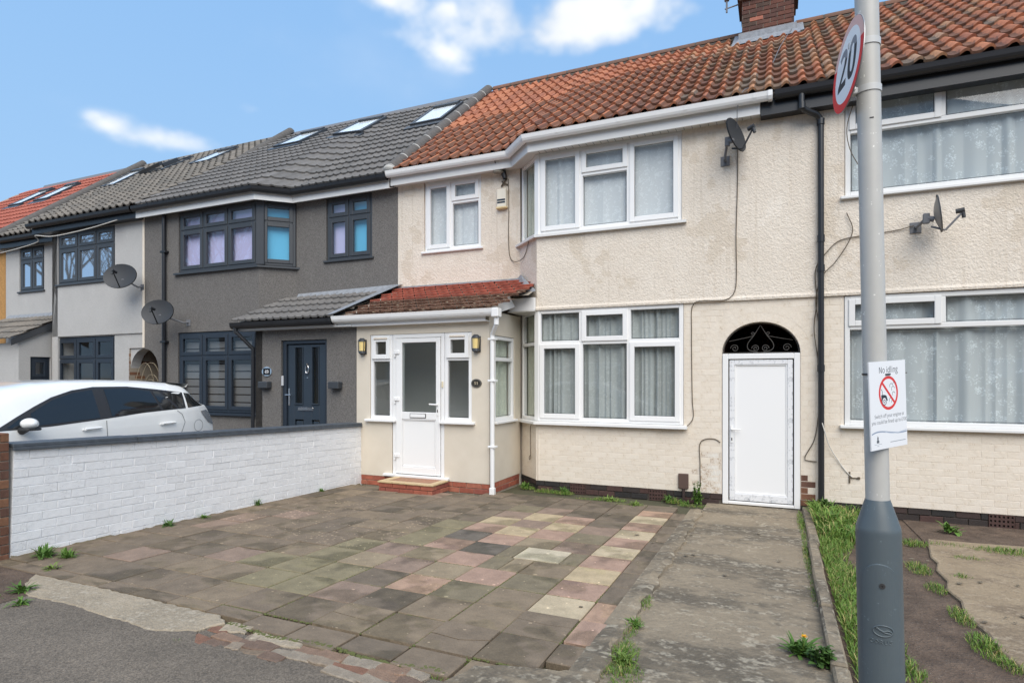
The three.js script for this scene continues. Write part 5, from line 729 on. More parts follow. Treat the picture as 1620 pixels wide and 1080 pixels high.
// paved forecourt: square slabs in a grid, each its own piece
const slabMap = (seed, dense) => { const r = rng(seed), d = new Float32Array(N * N); for (let k = 0; k < dense; k++) { const cx = r() * N, cy = r() * N, rad = 1.6 + r() * r() * (dense > 200 ? 9 : 7), e = 0.6 + r() * 0.8; for (let y = -16; y <= 16; y++) for (let x = -16; x <= 16; x++) { const q = Math.hypot(x * e, y) / rad; if (q < 1) d[((cy + y + N) % N | 0) * N + ((cx + x + N) % N | 0)] = 1; } } return colorTex(N, N, [1.5, 1.5], (i) => { let v = 0.66 + 0.50 * nMid[i] + 0.30 * (nGrain[i] - 0.5) - 0.26 * sstep(nWide[i] * 0.6 + nBig[i] * 0.4, 0.52, 0.62); v *= 0.54; let c = [v, v * 0.99, v * 0.95]; if (nWide[i] > 0.6) c = mix(c, [v * 0.92, v * 0.95, v * 0.7], 0.25); return d[i] && nGrain[i] > 0.3 ? [1, 0.98, 0.92] : c; }); };
const slabTex = slabMap(7, 70), slabSpot = slabMap(8, 560), slabBump = bumpTex(N, N, [1.5, 1.5], (i) => nFine[i] * 0.5 + nMid[i] * 0.5);
const SL_C = { D: [0.39, 0.30, 0.215], K: [0.335, 0.262, 0.192], B: [0.45, 0.345, 0.238], G: [0.40, 0.33, 0.218], O: [0.465, 0.392, 0.24], P: [0.74, 0.49, 0.375], p: [0.53, 0.38, 0.292], C: [0.95, 0.775, 0.535], Y: [0.89, 0.70, 0.45], y: [0.58, 0.455, 0.305], R: [0.78, 0.51, 0.365], X: [0.29, 0.245, 0.20], W: [1, 0.87, 0.65] };
const slabMats = {}; for (const k of Object.keys(SL_C)) for (const s of [0, 1]) slabMats[k + s] = std('CYW'.includes(k) ? mul(SL_C[k], 1.0) : SL_C[k], 0.9, { map: s ? slabSpot : slabTex, bumpMap: slabBump, bumpScale: 0.006 });
const forecourt = new THREE.Group(); forecourt.name = 'paved_forecourt'; forecourt.userData.kind = 'structure'; scene.add(forecourt);
const PW = 0.3625, PD = 0.361, SX = -1.10, SZ = 4.487, slabG = [...Array(17).keys()].map((k) => { const g = box(-0.1785, 0.1785, -0.04, 0, -0.1785, 0.1785, 0.0045), uv = g.attributes.uv; for (let i = 0; i < uv.count; i++) uv.setXY(i, (k % 2 ? uv.getY(i) : uv.getX(i)) + k * 0.397, (k % 2 ? uv.getX(i) : uv.getY(i)) + k * 0.611); return g; });
const TAB = ['DDCPYPCPCPCRK', 'DBBGB.pGpKKKK', 'BBGP..yPYPKKK', 'BKRyPXPYpYpKK', 'DpKpyPXPYpGKK', 'DOOypOOOKDKDK', 'BOOOOBBDDDDKD', 'DBOBDDBDDKDDD'];
{ const r = rng(311), tilt = -Math.atan(0.024);
  const lay = (x0, x1, z0, z1, m, dy = 0) => put('paving_slab', slabG[(r() * 17) | 0], m, forecourt, [(x0 + x1) / 2, gy((z0 + z1) / 2) + 0.012 + dy + (r() - 0.5) * 0.006, (z0 + z1) / 2], [tilt + (r() - 0.5) * 0.012, 0, (r() - 0.5) * 0.012], [(x1 - x0 - 0.009) / 0.357, 1, (z1 - z0 - 0.009) / 0.357]);
  for (let c = 0; c < 13; c++) for (let q = -2; q <= 10; q++) {
    const x1 = SX - PW * c, x0 = Math.max(x1 - PW, -5.80), z1 = SZ - PD * q, z0 = z1 - PD;
    let k = (TAB[c] || '')[q + 2]; if (k === '.') continue; if (!k) { const w = r(); k = w < 0.42 ? 'D' : w < 0.72 ? 'K' : w < 0.88 ? 'B' : 'p'; }
    const cx = (x0 + x1) / 2; if (z0 < 0.62 && cx < -3.5) continue; if (z0 < 1.1 && cx > -5.1 && cx < -4.2) { lay(x0, x1, 1.14, z1, slabMats[k + '0']); continue; }
    if (c > 5 && q === -2) { if (z1 > 5.34) lay(x0, x1, z0, 5.33, slabMats[k + '0']); else lay(x0, x1, z0, z1, slabMats[k + '0']); continue; }
    if ((c === 1 && q === -2) || (c === 3 && q === -2) || (c === 0 && q === -1)) { // cracked across
      const t = r() * 0.3 + 0.35, u = r() * 0.3 + 0.35, y = gy((z0 + z1) / 2) + 0.014; for (const poly of [[[x0 + 0.004, z0 + 0.004], [x1 - 0.004, z0 + 0.004], [x1 - 0.004, lerp(z0, z1, u) - 0.003], [lerp(x0, x1, 0.55), lerp(z0, z1, t) + 0.02], [x0 + 0.004, lerp(z0, z1, t) - 0.003]], [[x0 + 0.004, lerp(z0, z1, t) + 0.003], [lerp(x0, x1, 0.55), lerp(z0, z1, t) + 0.026], [x1 - 0.004, lerp(z0, z1, u) + 0.003], [x1 - 0.004, z1 - 0.004], [x0 + 0.004, z1 - 0.004]]]) { const g = new THREE.ExtrudeGeometry(new THREE.Shape(poly.map(([a, b]) => new THREE.Vector2(a, -b))), { depth: 0.03, bevelEnabled: true, bevelSize: 0.0, bevelThickness: 0.002, bevelSegments: 1 }); g.rotateX(-Math.PI / 2); g.translate(0, y - 0.034 + r() * 0.005, 0); part('paving_slab', metres(g), slabMats[k + '0'], forecourt); } continue; }
    lay(x0, x1, z0, z1, slabMats[k + (c > 5 && c < 12 && q > 1 && q < 7 && r() < 0.75 ? '1' : '0')]);
  }
  for (let c = 5; c < 13; c++) { const x1 = SX - PW * c, x0 = Math.max(x1 - PW, -5.72); if (x1 - x0 > 0.05) lay(x0, x1, 5.212, 5.345, slabMats[(c % 3 ? 'D' : 'B') + '0']); }
  lay(-2.03, -1.62, 3.045, 3.404, slabMats.W0, 0.004); lay(-1.615, -1.4625, 3.045, 3.404, slabMats.G0); lay(-2.1875, -2.035, 3.045, 3.404, slabMats.G0); lay(-2.0, -1.825, 3.404, 3.765, slabMats.y0); lay(-2.1875, -2.0, 3.404, 3.765, slabMats.G0);
  for (let q = -1; q <= 9; q++) { const z1 = SZ - PD * q, z0 = z1 - PD; if (q === 0 || q === -1) continue; lay(SX, -0.925 + 0.02 * Math.sin(q * 2.1), z0, z1, slabMats[(q % 3 ? 'K' : 'D') + '0']); }
  lay(SX + 0.005, -0.905, 4.13, 4.48, slabMats.R0); lay(SX + 0.005, -0.90, 4.48, 4.83, slabMats.P0); lay(SX, -0.90, 4.85, 5.10, slabMats.D0);
  for (const [a, b, k] of [[-2.92, -2.56, 'D'], [-2.55, -2.19, 'D'], [-2.18, -1.83, 'K'], [-1.82, -1.47, 'D'], [-1.46, -1.15, 'B']]) lay(a, b, 5.225, 5.41 + r() * 0.05, slabMats[k + '0'], -0.004);
  // rough cement between the slabs and the path
  const f = []; let prev; for (let z = 0.55; z < 5.5; z += 0.08) { const e = -0.805 + 0.016 * Math.sin(z * 9) + 0.012 * Math.sin(z * 23 + 1), row = [[-0.955, gy(z) + 0.012, z], [-0.86 + 0.02 * Math.sin(z * 7), gy(z) + 0.030 + 0.006 * Math.sin(z * 19), z], [e, gy(z) + 0.022 + 0.008 * Math.sin(z * 31), z], [e + 0.012, gy(z) - 0.03, z]]; if (prev) for (let k = 0; k < 3; k++) f.push([prev[k], row[k], row[k + 1], prev[k + 1]]); prev = row; }
  part('cement_edge', tris(f), M.path, forecourt);
}
const blob = (raw, y0, h, m, name, kind) => { const rr = rng(raw.length * 7 + 3), pts = []; raw.forEach((p, i) => { const q = raw[(i + 1) % raw.length], n = Math.max(1, Math.round(Math.hypot(q[0] - p[0], q[1] - p[1]) / 0.045)); for (let k = 0; k < n; k++) pts.push([lerp(p[0], q[0], k / n) + (rr() - 0.5) * 0.016, lerp(p[1], q[1], k / n) + (rr() - 0.5) * 0.02]); }); const s = new THREE.Shape(pts.map(([x, z]) => new THREE.Vector2(x, -z))); const g = new THREE.ExtrudeGeometry(s, { depth: h, bevelEnabled: true, bevelSize: 0.008, bevelThickness: 0.006, bevelSegments: 1 }); g.rotateX(-Math.PI / 2); g.translate(0, y0, 0); return structure(name, metres(g), m); };
blob([[-5.02, 5.36], [-4.2, 5.35], [-3.5, 5.36], [-3.13, 5.36], [-3.02, 5.42], [-3.08, 5.57], [-3.28, 5.66], [-3.6, 5.64], [-3.95, 5.62], [-4.25, 5.60], [-4.55, 5.63], [-4.78, 5.58]], 0.10, 0.036, M.band, 'concrete_threshold');
blob([[-3.0, 5.40], [-2.82, 5.39], [-2.80, 5.47], [-2.96, 5.50]], 0.10, 0.032, M.band, 'concrete_threshold'); blob([[-2.74, 5.44], [-2.40, 5.43], [-2.38, 5.49], [-2.70, 5.52]], 0.10, 0.032, M.band, 'concrete_threshold');
blob([[-1.40, 5.30], [-1.25, 5.22], [-1.0, 5.17], [-0.84, 5.12], [-0.80, 5.22], [-0.80, 5.62], [-1.5, 5.62]], 0.09, 0.042, M.path, 'concrete_threshold');
{ // broken bricks along the edge of the footway
  const row = new THREE.Group(); row.name = 'broken_brick_edging'; row.userData.kind = 'structure'; scene.add(row); const r = rng(321);
  part('rubble', box(-3.05, -1.55, 0.07, 0.122, 5.44, 5.70, 0.01), M.soil, row);
  const cols = [[0.30, 0.155, 0.10], [0.34, 0.22, 0.15], [0.38, 0.30, 0.22], [0.24, 0.16, 0.115], [0.40, 0.33, 0.25], [0.30, 0.22, 0.15]].map((c) => std(c, 0.92, { map: clay, bumpMap: clayBump, bumpScale: 0.01 }));
  for (let x = -3.04; x < -1.6;) { const w = 0.06 + r() * 0.17; for (const z of [5.49, 5.565, 5.63]) if (r() < 0.8) { const d = 0.031 + r() * 0.008, k = []; for (const [a, b] of [[-1, -1], [-0.3, -1], [0.4, -1], [1, -1], [1, 0.1], [1, 1], [0.3, 1], [-0.4, 1], [-1, 1], [-1, 0.1]]) k.push([a * w / 2 + (r() - 0.5) * 0.02, b * d + (r() - 0.5) * 0.016]); const g = new THREE.ExtrudeGeometry(new THREE.Shape(k.map((q) => new THREE.Vector2(...q))), { depth: 0.04, bevelEnabled: true, bevelSize: 0.004, bevelThickness: 0.004, bevelSegments: 1 }); g.rotateX(-Math.PI / 2); put('brick', metres(g), cols[(r() * 6) | 0], row, [x + w / 2, 0.088 + r() * 0.012, z + (r() - 0.5) * 0.02], [(r() - 0.5) * 0.08, (r() - 0.5) * 0.3, (r() - 0.5) * 0.08]); } x += w * 0.95; } }
structure('concrete_path', slopeSheet(-0.82, 0.29, -0.22, 5.7, 0.002, 12, 60), M.path);
{ // edging stones on the right of the path
  const e = thing('path_edging', 'worn concrete edging stones along the right side of the concrete path', 'edging', [0.3, 0, 2.5]);
  for (const [z0, z1, x, w, h] of [[-0.02, 0.93, 0.315, 0.085, 0.05], [0.94, 1.86, 0.315, 0.085, 0.052], [1.87, 2.78, 0.292, 0.078, 0.07], [2.79, 3.70, 0.285, 0.078, 0.068], [3.71, 4.60, 0.285, 0.078, 0.06], [4.62, 5.55, 0.288, 0.078, 0.055]]) { const g = box(x - w / 2, x + w / 2, -0.1, 0.0, z0, z1, 0.012); g.translate(0, gy((z0 + z1) / 2) + h, -(z0 + z1) / 2); g.rotateX(-Math.atan(0.024)); g.translate(0, 0, (z0 + z1) / 2); const p = g; { const a = p.attributes.position; for (let i = 0; i < a.count; i++) { const z = a.getZ(i); a.setY(i, a.getY(i)); } } part('edging_stone', p, M.path, e); } }
{ const edge = (z) => [0.36, 1.35]; structure('garden_track', slopeSheet(0.33, 1.5, -0.1, 5.6, -0.02, 8, 40), M.soil); }
{ const L = [[1.35, 1.0], [1.30, 1.3], [1.27, 1.5], [1.23, 1.75], [1.24, 1.95], [1.18, 2.2], [1.19, 2.5], [1.13, 2.75], [1.16, 3.0], [1.11, 3.3], [1.15, 3.6], [1.13, 3.9], [1.18, 4.2], [1.2, 5.5], [5.2, 5.5], [5.2, 0.75], [3, 0.8], [2.2, 0.95], [1.7, 1.0]], s = new THREE.Shape(L.map(([x, z]) => new THREE.Vector2(x, -z))), g = new THREE.ExtrudeGeometry(s, { depth: 0.03, bevelEnabled: true, bevelSize: 0.01, bevelThickness: 0.008, bevelSegments: 1 }); g.rotateX(-Math.PI / 2); g.rotateX(-Math.atan(0.024)); g.translate(0, -0.034, 0); structure('concrete_pad', metres(g), M.pad); }
structure('garden_soil', slopeSheet(1.3, 5.2, -0.1, 1.2, -0.012, 8, 10), M.soil);

// ---------- plants ----------
const greens = [[0.075, 0.16, 0.022], [0.105, 0.205, 0.03], [0.055, 0.12, 0.02], [0.15, 0.225, 0.04]].map((c) => std(c, 0.7, { side: THREE.DoubleSide }));
function blade(h, w, bend) { const f = [], P = (t, s) => [s * w * (1 - t) ** 0.7 / 2, h * Math.sin(t * 1.45) / Math.sin(1.45) * (1 - bend * 0.35 * t), bend * h * t * t]; for (let i = 0; i < 3; i++) { const a = i / 3, b = (i + 1) / 3; f.push(i < 2 ? [P(a, -1), P(a, 1), P(b, 1), P(b, -1)] : [P(a, -1), P(a, 1), P(1, 0)]); } return tris(f); }
{ const pts = [], r = rng(401), add = (x, z, h) => pts.push([x, z, h]);
  const area = (x0, x1, z0, z1, n, h, dens = () => 1) => { for (let i = 0; i < n; i++) { const x = lerp(x0, x1, r()), z = lerp(z0, z1, r()); if (r() < dens(x, z)) add(x, z, h * (0.5 + r())); } };
  const patch = (x, z, rx, rz, n, h) => { for (let i = 0; i < n; i++) { const a = r() * 6.283, q = Math.sqrt(r()); add(x + Math.cos(a) * q * rx, z + Math.sin(a) * q * rz, h * (0.5 + r()) * (1.15 - 0.6 * q)); } };
  area(0.36, 0.66, 0.05, 5.5, 15000, 0.06, (x, z) => clamp((0.62 + 0.06 * Math.sin(z * 5) - x) * 6, 0, 1)); area(0.40, 0.95, 0.05, 1.5, 3000, 0.13, (x, z) => clamp((0.98 - x) * 3, 0.1, 1)); area(0.37, 0.55, 0.1, 1.0, 900, 0.17);
  for (const [x, z, rx, rz, n, h] of [[0.85, 1.35, 0.22, 0.35, 900, 0.10], [1.17, 1.28, 0.12, 0.1, 260, 0.06], [1.45, 1.2, 0.25, 0.09, 300, 0.04], [1.9, 1.28, 0.28, 0.14, 800, 0.06], [2.2, 1.25, 0.2, 0.14, 400, 0.06], [1.5, 1.7, 0.14, 0.06, 200, 0.045], [1.3, 2.36, 0.07, 0.06, 130, 0.045], [1.05, 2.2, 0.09, 0.2, 330, 0.05], [1.06, 2.75, 0.07, 0.14, 200, 0.045], [1.07, 3.35, 0.06, 0.2, 260, 0.05], [1.07, 3.85, 0.08, 0.22, 420, 0.055], [1.13, 4.1, 0.07, 0.1, 160, 0.05], [0.63, 4.4, 0.06, 0.2, 200, 0.05], [0.24, 0.8, 0.035, 0.8, 700, 0.055], [0.24, 2.2, 0.035, 0.9, 800, 0.05], [0.235, 3.3, 0.03, 0.3, 200, 0.04],
    [-0.79, 4.45, 0.05, 0.2, 260, 0.05], [-0.75, 4.85, 0.08, 0.2, 620, 0.055], [-0.70, 5.05, 0.1, 0.14, 520, 0.05], [-0.80, 4.0, 0.05, 0.15, 160, 0.05], [-2.95, 0.10, 0.2, 0.06, 300, 0.06], [-2.7, 0.12, 0.15, 0.07, 260, 0.06], [-2.0, 0.3, 0.22, 0.10, 360, 0.05], [-1.75, 0.62, 0.2, 0.05, 260, 0.04], [-1.6, 0.6, 0.14, 0.07, 300, 0.05], [-2.3, 0.36, 0.18, 0.04, 120, 0.03], [-1.2, 0.12, 0.12, 0.06, 200, 0.07], [-0.95, 0.25, 0.2, 0.06, 220, 0.04], [-3.3, -0.08, 0.12, 0.1, 220, 0.05], [-5.6, 4.3, 0.03, 0.3, 70, 0.03], [-5.68, 2.3, 0.03, 0.7, 160, 0.03], [-5.68, 1.2, 0.03, 0.4, 90, 0.03], [-4.0, 5.35, 0.12, 0.02, 70, 0.02], [-3.54, 0.83, 0.06, 0.03, 60, 0.03], [-4.8, 5.75, 0.12, 0.05, 160, 0.04], [-1.47, 5.25, 0.03, 0.03, 60, 0.03], [-1.58, 5.45, 0.12, 0.03, 160, 0.02], [-2.2, 5.44, 0.5, 0.012, 160, 0.014], [-3.05, 5.70, 0.08, 0.02, 80, 0.02]]) patch(x, z, rx, rz, n, h);
  const g = blade(1, 0.085, 0.5), im = new THREE.InstancedMesh(g, std([1, 1, 1], 0.65, { side: THREE.DoubleSide }), pts.length), m = new THREE.Matrix4(), q = new THREE.Quaternion(), e = new THREE.Euler(), c = new THREE.Color();
  pts.forEach(([x, z, h], i) => { e.set((r() - 0.5) * 0.9, r() * 6.283, (r() - 0.5) * 0.9); q.setFromEuler(e); m.compose(new THREE.Vector3(x, gy(z) - 0.012, z), q, new THREE.Vector3(Math.max(h, 0.05), h, h)); im.setMatrixAt(i, m); const k = r(), y = r() < 0.17; c.setRGB(y ? 0.34 : lerp(0.07, 0.17, k), y ? 0.30 : lerp(0.155, 0.27, k), y ? 0.11 : lerp(0.018, 0.04, k)); im.setColorAt(i, c); });
  im.name = 'grass'; Object.assign(im.userData, { kind: 'stuff', label: 'short bright green grass along the path edging and in paving gaps', category: 'grass' }); im.castShadow = im.receiveShadow = true; scene.add(im);
}
{ // low moss in the joints of the front rows
  const r = rng(411), pts = []; for (let i = 0; i < 1800; i++) { const along = r() < 0.5, c = Math.floor(r() * 7), q = Math.floor(r() * 5) - 2; const x = along ? SX - PW * (c + r()) : SX - PW * c, z = along ? SZ - PD * q : SZ - PD * (q - r()); if (z > 5.25) continue; if (Math.sin(c * 5.3 + q * 3.1 + (along ? 0 : 2)) < -0.2) continue; pts.push([x + (r() - 0.5) * 0.008, z + (r() - 0.5) * 0.008, 0.003 + r() * 0.004]); }
  for (let i = 0; i < 280; i++) { const x = -3.0 + r() * 1.5; pts.push([x, 5.43 + (r() - 0.5) * 0.03 + 0.02 * Math.sin(x * 9), 0.003 + r() * 0.006]); }
  const g = new THREE.IcosahedronGeometry(1, 0), im = new THREE.InstancedMesh(g, std([0.105, 0.115, 0.035], 0.95), pts.length), m = new THREE.Matrix4(); pts.forEach(([x, z, s], i) => { m.makeScale(s * 1.6, s, s * 1.6); m.setPosition(x, gy(z) + 0.004, z); im.setMatrixAt(i, m); }); im.name = 'moss'; Object.assign(im.userData, { kind: 'stuff', label: 'green moss in the joints between paving slabs', category: 'moss' }); scene.add(im);
}
function leaf(L, w, curl) { const f = [], pr = [[0, 0.06], [0.25, 0.7], [0.5, 1], [0.75, 0.7], [1, 0.02]], P = (i, s) => { const [t, k] = pr[i]; return [s * k * w / 2, L * (t * 0.8 - curl * t * t * 0.75) + (s ? 0.12 * w * k : 0), L * t * (0.7 + 0.3 * curl)]; }; for (let i = 0; i < 4; i++) for (const s of [-1, 1]) f.push(s < 0 ? [P(i, s), P(i, 0), P(i + 1, 0), P(i + 1, s)] : [P(i, 0), P(i, s), P(i + 1, s), P(i + 1, 0)]); return tris(f); }
function weed(label, x, z, o) {
  const { n = 16, L = 0.09, w = 0.03, up = 0.4, h = 0, m = greens[0], seed = 1, group, flower } = o, r = rng(seed * 97 + 5), y = gy(z) + (o.y || 0.005), t = thing('weed', label, 'plant', [x, y, z], group), g = [], st = [];
  const stems = h ? (o.stems || 5) : 1;
  for (let s = 0; s < stems; s++) { const sx = x + (r() - 0.5) * 0.09 * (h ? 1 : 0), sz = z + (r() - 0.5) * 0.06 * (h ? 1 : 0), hh = h * (0.6 + 0.5 * r()), lx = (r() - 0.5) * 0.25 * h, lz = (r() - 0.3) * 0.25 * h; if (h) st.push(tube([[sx, y - 0.01, sz], [sx + lx * 0.4, y + hh * 0.5, sz + lz * 0.4], [sx + lx, y + hh, sz + lz]], 0.003, 6, 4));
    const nn = h ? n : Math.round(n * 1.9); for (let i = 0; i < nn; i++) { const q = h ? i / n : 0, k = leaf(L * (0.35 + 0.75 * r()) * (h ? 1.1 - 0.5 * q : 0.92), w * (h ? 0.7 + 0.6 * r() : 0.3 + 0.55 * r()), 0.2 + r() * 1.1); k.rotateX(-(up + (r() - 0.5) * 1.1) + 0.35); k.rotateY(r() * 6.283); k.translate(sx + lx * q * q + (h ? 0 : (r() - 0.5) * L * 0.7), y + hh * q, sz + lz * q * q + (h ? 0 : (r() - 0.5) * L * 0.5)); g.push(k); } }
  part('leaves', g, m, t); if (st.length) part('stems', st, greens[2], t);
  if (flower) { const ft = part('flower_stalk', tube([[x, y, z], [x + 0.01, y + 0.06, z + 0.01], [x + 0.012, y + 0.105, z + 0.02]], 0.0025, 8, 5), greens[3], t); const ps = []; for (let i = 0; i < 46; i++) { const p = leaf(0.012 + r() * 0.008, 0.005, 0.6); p.rotateX(-0.2 + r() * 0.7); p.rotateY(r() * 6.283); p.translate(x + 0.012, y + 0.105, z + 0.02); ps.push(p); } part('flower_head', ps, std([0.85, 0.42, 0.01], 0.7), t); }
  return t;
}
weed('tall leafy green weed beside the white gate and the brown meter flap', -0.93, 0.10, { n: 26, L: 0.06, w: 0.03, h: 0.27, stems: 7, seed: 1, m: greens[1] });
weed('leafy clump with a yellow dandelion flower beside the path edging', 0.12, 4.42, { n: 60, L: 0.13, w: 0.028, up: 0.5, seed: 2, m: greens[0], flower: true });
weed('dark leafy weed against the edging stone next to the dandelion', 0.215, 4.52, { n: 20, L: 0.055, w: 0.03, h: 0.10, stems: 7, seed: 3, m: greens[2] });
weed('broad leaved rosette at the foot of the right hand house', 1.62, 0.55, { n: 24, L: 0.15, w: 0.055, up: 0.55, seed: 4, m: greens[1] });
weed('large grassy weed at the foot of the white wall beside the brown brick pier', -5.50, 5.05, { n: 60, L: 0.13, w: 0.022, up: 0.7, seed: 5, m: greens[0] });
weed('second grassy weed from the brown brick pier at the foot of the white wall', -5.32, 4.98, { n: 44, L: 0.11, w: 0.02, up: 0.6, seed: 6, m: greens[1] });
weed('low spreading weed with brownish leaves in front of the brown brick pier', -5.08, 5.22, { n: 30, L: 0.08, w: 0.02, up: 0.2, seed: 7, m: greens[3] });
weed('leafy weed at the near end of the concrete threshold by the footway', -4.72, 5.60, { n: 34, L: 0.11, w: 0.026, up: 0.3, seed: 8, m: greens[0] });
weed('small weed on the footway edge in front of the pale concrete threshold', -4.46, 5.74, { n: 24, L: 0.08, w: 0.022, up: 0.3, seed: 9, m: greens[1] });
weed('leafy weed in the middle of the white wall foot, larger than its neighbours', -5.62, 3.86, { n: 40, L: 0.09, w: 0.026, up: 0.5, seed: 10, m: greens[2] });
weed('small round weed at the white wall foot, next towards the porch', -5.64, 3.44, { n: 26, L: 0.07, w: 0.024, up: 0.5, seed: 11, m: greens[1] });
weed('spiky grass weed at the white wall foot with a long thin stalk', -5.68, 2.66, { n: 30, L: 0.10, w: 0.012, up: 0.9, seed: 12, m: greens[0] });
weed('small weed at the white wall foot closest to the porch', -5.70, 1.55, { n: 24, L: 0.08, w: 0.022, up: 0.5, seed: 13, m: greens[1] });
weed('leafy weed in the corner between porch and angled bay wall', -3.36, -0.08, { n: 34, L: 0.12, w: 0.024, up: 0.6, seed: 14, m: greens[1] });
weed('bright weed below the left end of the ground floor bay window', -2.72, 0.07, { n: 34, L: 0.11, w: 0.022, up: 0.6, seed: 15, m: greens[0] });
weed('yellow green weed spreading over the slabs below the bay window', -1.98, 0.40, { n: 36, L: 0.10, w: 0.02, up: 0.4, seed: 16, m: greens[3] });
weed('round bright tuft on the slabs in front of the right air brick', -1.60, 0.62, { n: 46, L: 0.09, w: 0.018, up: 0.6, seed: 17, m: greens[3] });
weed('weed against the dark plinth left of the meter flap', -1.28, 0.06, { n: 34, L: 0.11, w: 0.02, up: 0.6, seed: 18, m: greens[0] });
weed('low weed beside the cement edge near the top of the path', -1.05, 0.22, { n: 24, L: 0.07, w: 0.02, up: 0.5, seed: 19, m: greens[1] });
weed('weed on the left edge of the concrete path beside the pink slab', -0.78, 4.42, { n: 34, L: 0.08, w: 0.02, up: 0.5, seed: 20, m: greens[1] });
weed('wide weed at the near left corner of the concrete path', -0.73, 4.92, { n: 50, L: 0.09, w: 0.02, up: 0.4, seed: 21, m: greens[3] });
weed('thick leafy weed behind the lamp post against the right hand plinth', 0.52, 0.35, { n: 26, L: 0.08, w: 0.035, h: 0.20, stems: 8, seed: 22, m: greens[2] });
{ const r = rng(421), g = []; for (let i = 0; i < 46; i++) { const x = -2.0 + r() * 2.6, z = 0.4 + r() * 4.6, s = 0.006 + r() * 0.014, k = new THREE.IcosahedronGeometry(s, 0); k.scale(1.3, 0.25, 1); k.rotateY(r() * 6); k.translate(r() < 0.5 ? x : 0.3 + r() * 1.4, gy(z) + 0.016, z); g.push(k); } const o = new THREE.Mesh(merge(g), M.band); o.name = 'loose_chips'; Object.assign(o.userData, { kind: 'stuff', label: 'pale loose chips and crumbs scattered over the ground', category: 'chippings' }); scene.add(o); }

// ---------- white painted boundary wall and brick pier ----------
{ const th = 0.030, wall = new THREE.Group(); wall.name = 'boundary_wall'; wall.position.set(-5.70, 0.102, 5.19); wall.rotation.x = -th; wall.rotation.y = 0.006; scene.add(wall); tag(wall, 'white painted brick boundary wall with dark grey coping left of the forecourt', 'wall');
  BASE.set(wall, [0, 0, 0]); const len = 4.55, W = frameOf(0, 0, Math.PI / 2), F0 = W;
  part('core', box(-0.20, -0.006, -0.1, 0.93, -len, 0), M.whiteJoint, wall);
  bricks(wall, F0, 0.0, 0.93, () => [[0, len]], M.whiteBrick, { seed: 501, gap: 0.0045, dep: 0.03, d: 0, jit: 0.0022, bev: 0.0022 });
  { const r = rng(503); for (const b of wall.children.filter((c) => c.name === 'brick')) { if (r() < 0.09) { b.scale.x *= 0.93; b.position.z += 0.006; } if (r() < 0.12) b.scale.y *= 0.93; } }
  for (const [a, b] of [[-0.02, 1.02], [1.025, 1.95], [1.955, 3.2], [3.205, 4.49]]) part('coping', box(-0.235, 0.03, 0.93, 0.955 + (a < 0.5 ? 0.004 : a < 1.5 ? 0 : 0.003), -b, -a, 0.004), M.coping ||= std([0.085, 0.10, 0.118], 0.6, { map: clay }), wall);
  for (const [a, b] of [[-0.02, 1.02], [1.025, 1.95], [1.955, 3.2], [3.205, 4.49]]) part('coping_lip', box(0.012, 0.034, 0.902, 0.93, -b, -a, 0.003), M.coping, wall);
  { const f = [], r = rng(505); let p; for (let z = 0; z <= 4.5; z += 0.05) { const w = 0.03 + 0.035 * r(), h = 0.006 + 0.02 * r(), row = [[0.0, h + 0.03, -z], [w * 0.6, h * 0.7 + 0.012, -z], [w, -0.01, -z]]; if (p) for (let k = 0; k < 2; k++) f.push([p[k], p[k + 1], row[k + 1], row[k]]); p = row; } part('mortar_fillet', tris(f), std([0.24, 0.195, 0.125], 0.95, { map: clay, bumpMap: clayBump, bumpScale: 0.01 }), wall); }
  const pier = thing('brick_pier', 'brown brick gate pier at the near end of the white wall', 'pier', [-5.86, 0.12, 5.37]), z0 = 5.20, z1 = 5.60;
  part('core', box(-6.05, -5.70, 0.0, 1.13, z0, z1 - 0.008), M.mortar, pier);
  bricks(pier, frameOf(-5.69, z1, Math.PI / 2), 0.10, 1.15, () => [[0, z1 - z0]], M.brownBrick, { seed: 511, dep: 0.03 }); bricks(pier, frameOf(0, z1), 0.10, 1.15, () => [[-6.06, -5.69]], M.brownBrick, { seed: 512, dep: 0.03 });
  part('pier_top', box(-6.06, -5.69, 1.13, 1.15, z0, z1, 0.006), M.brownBrick[0], pier);
}
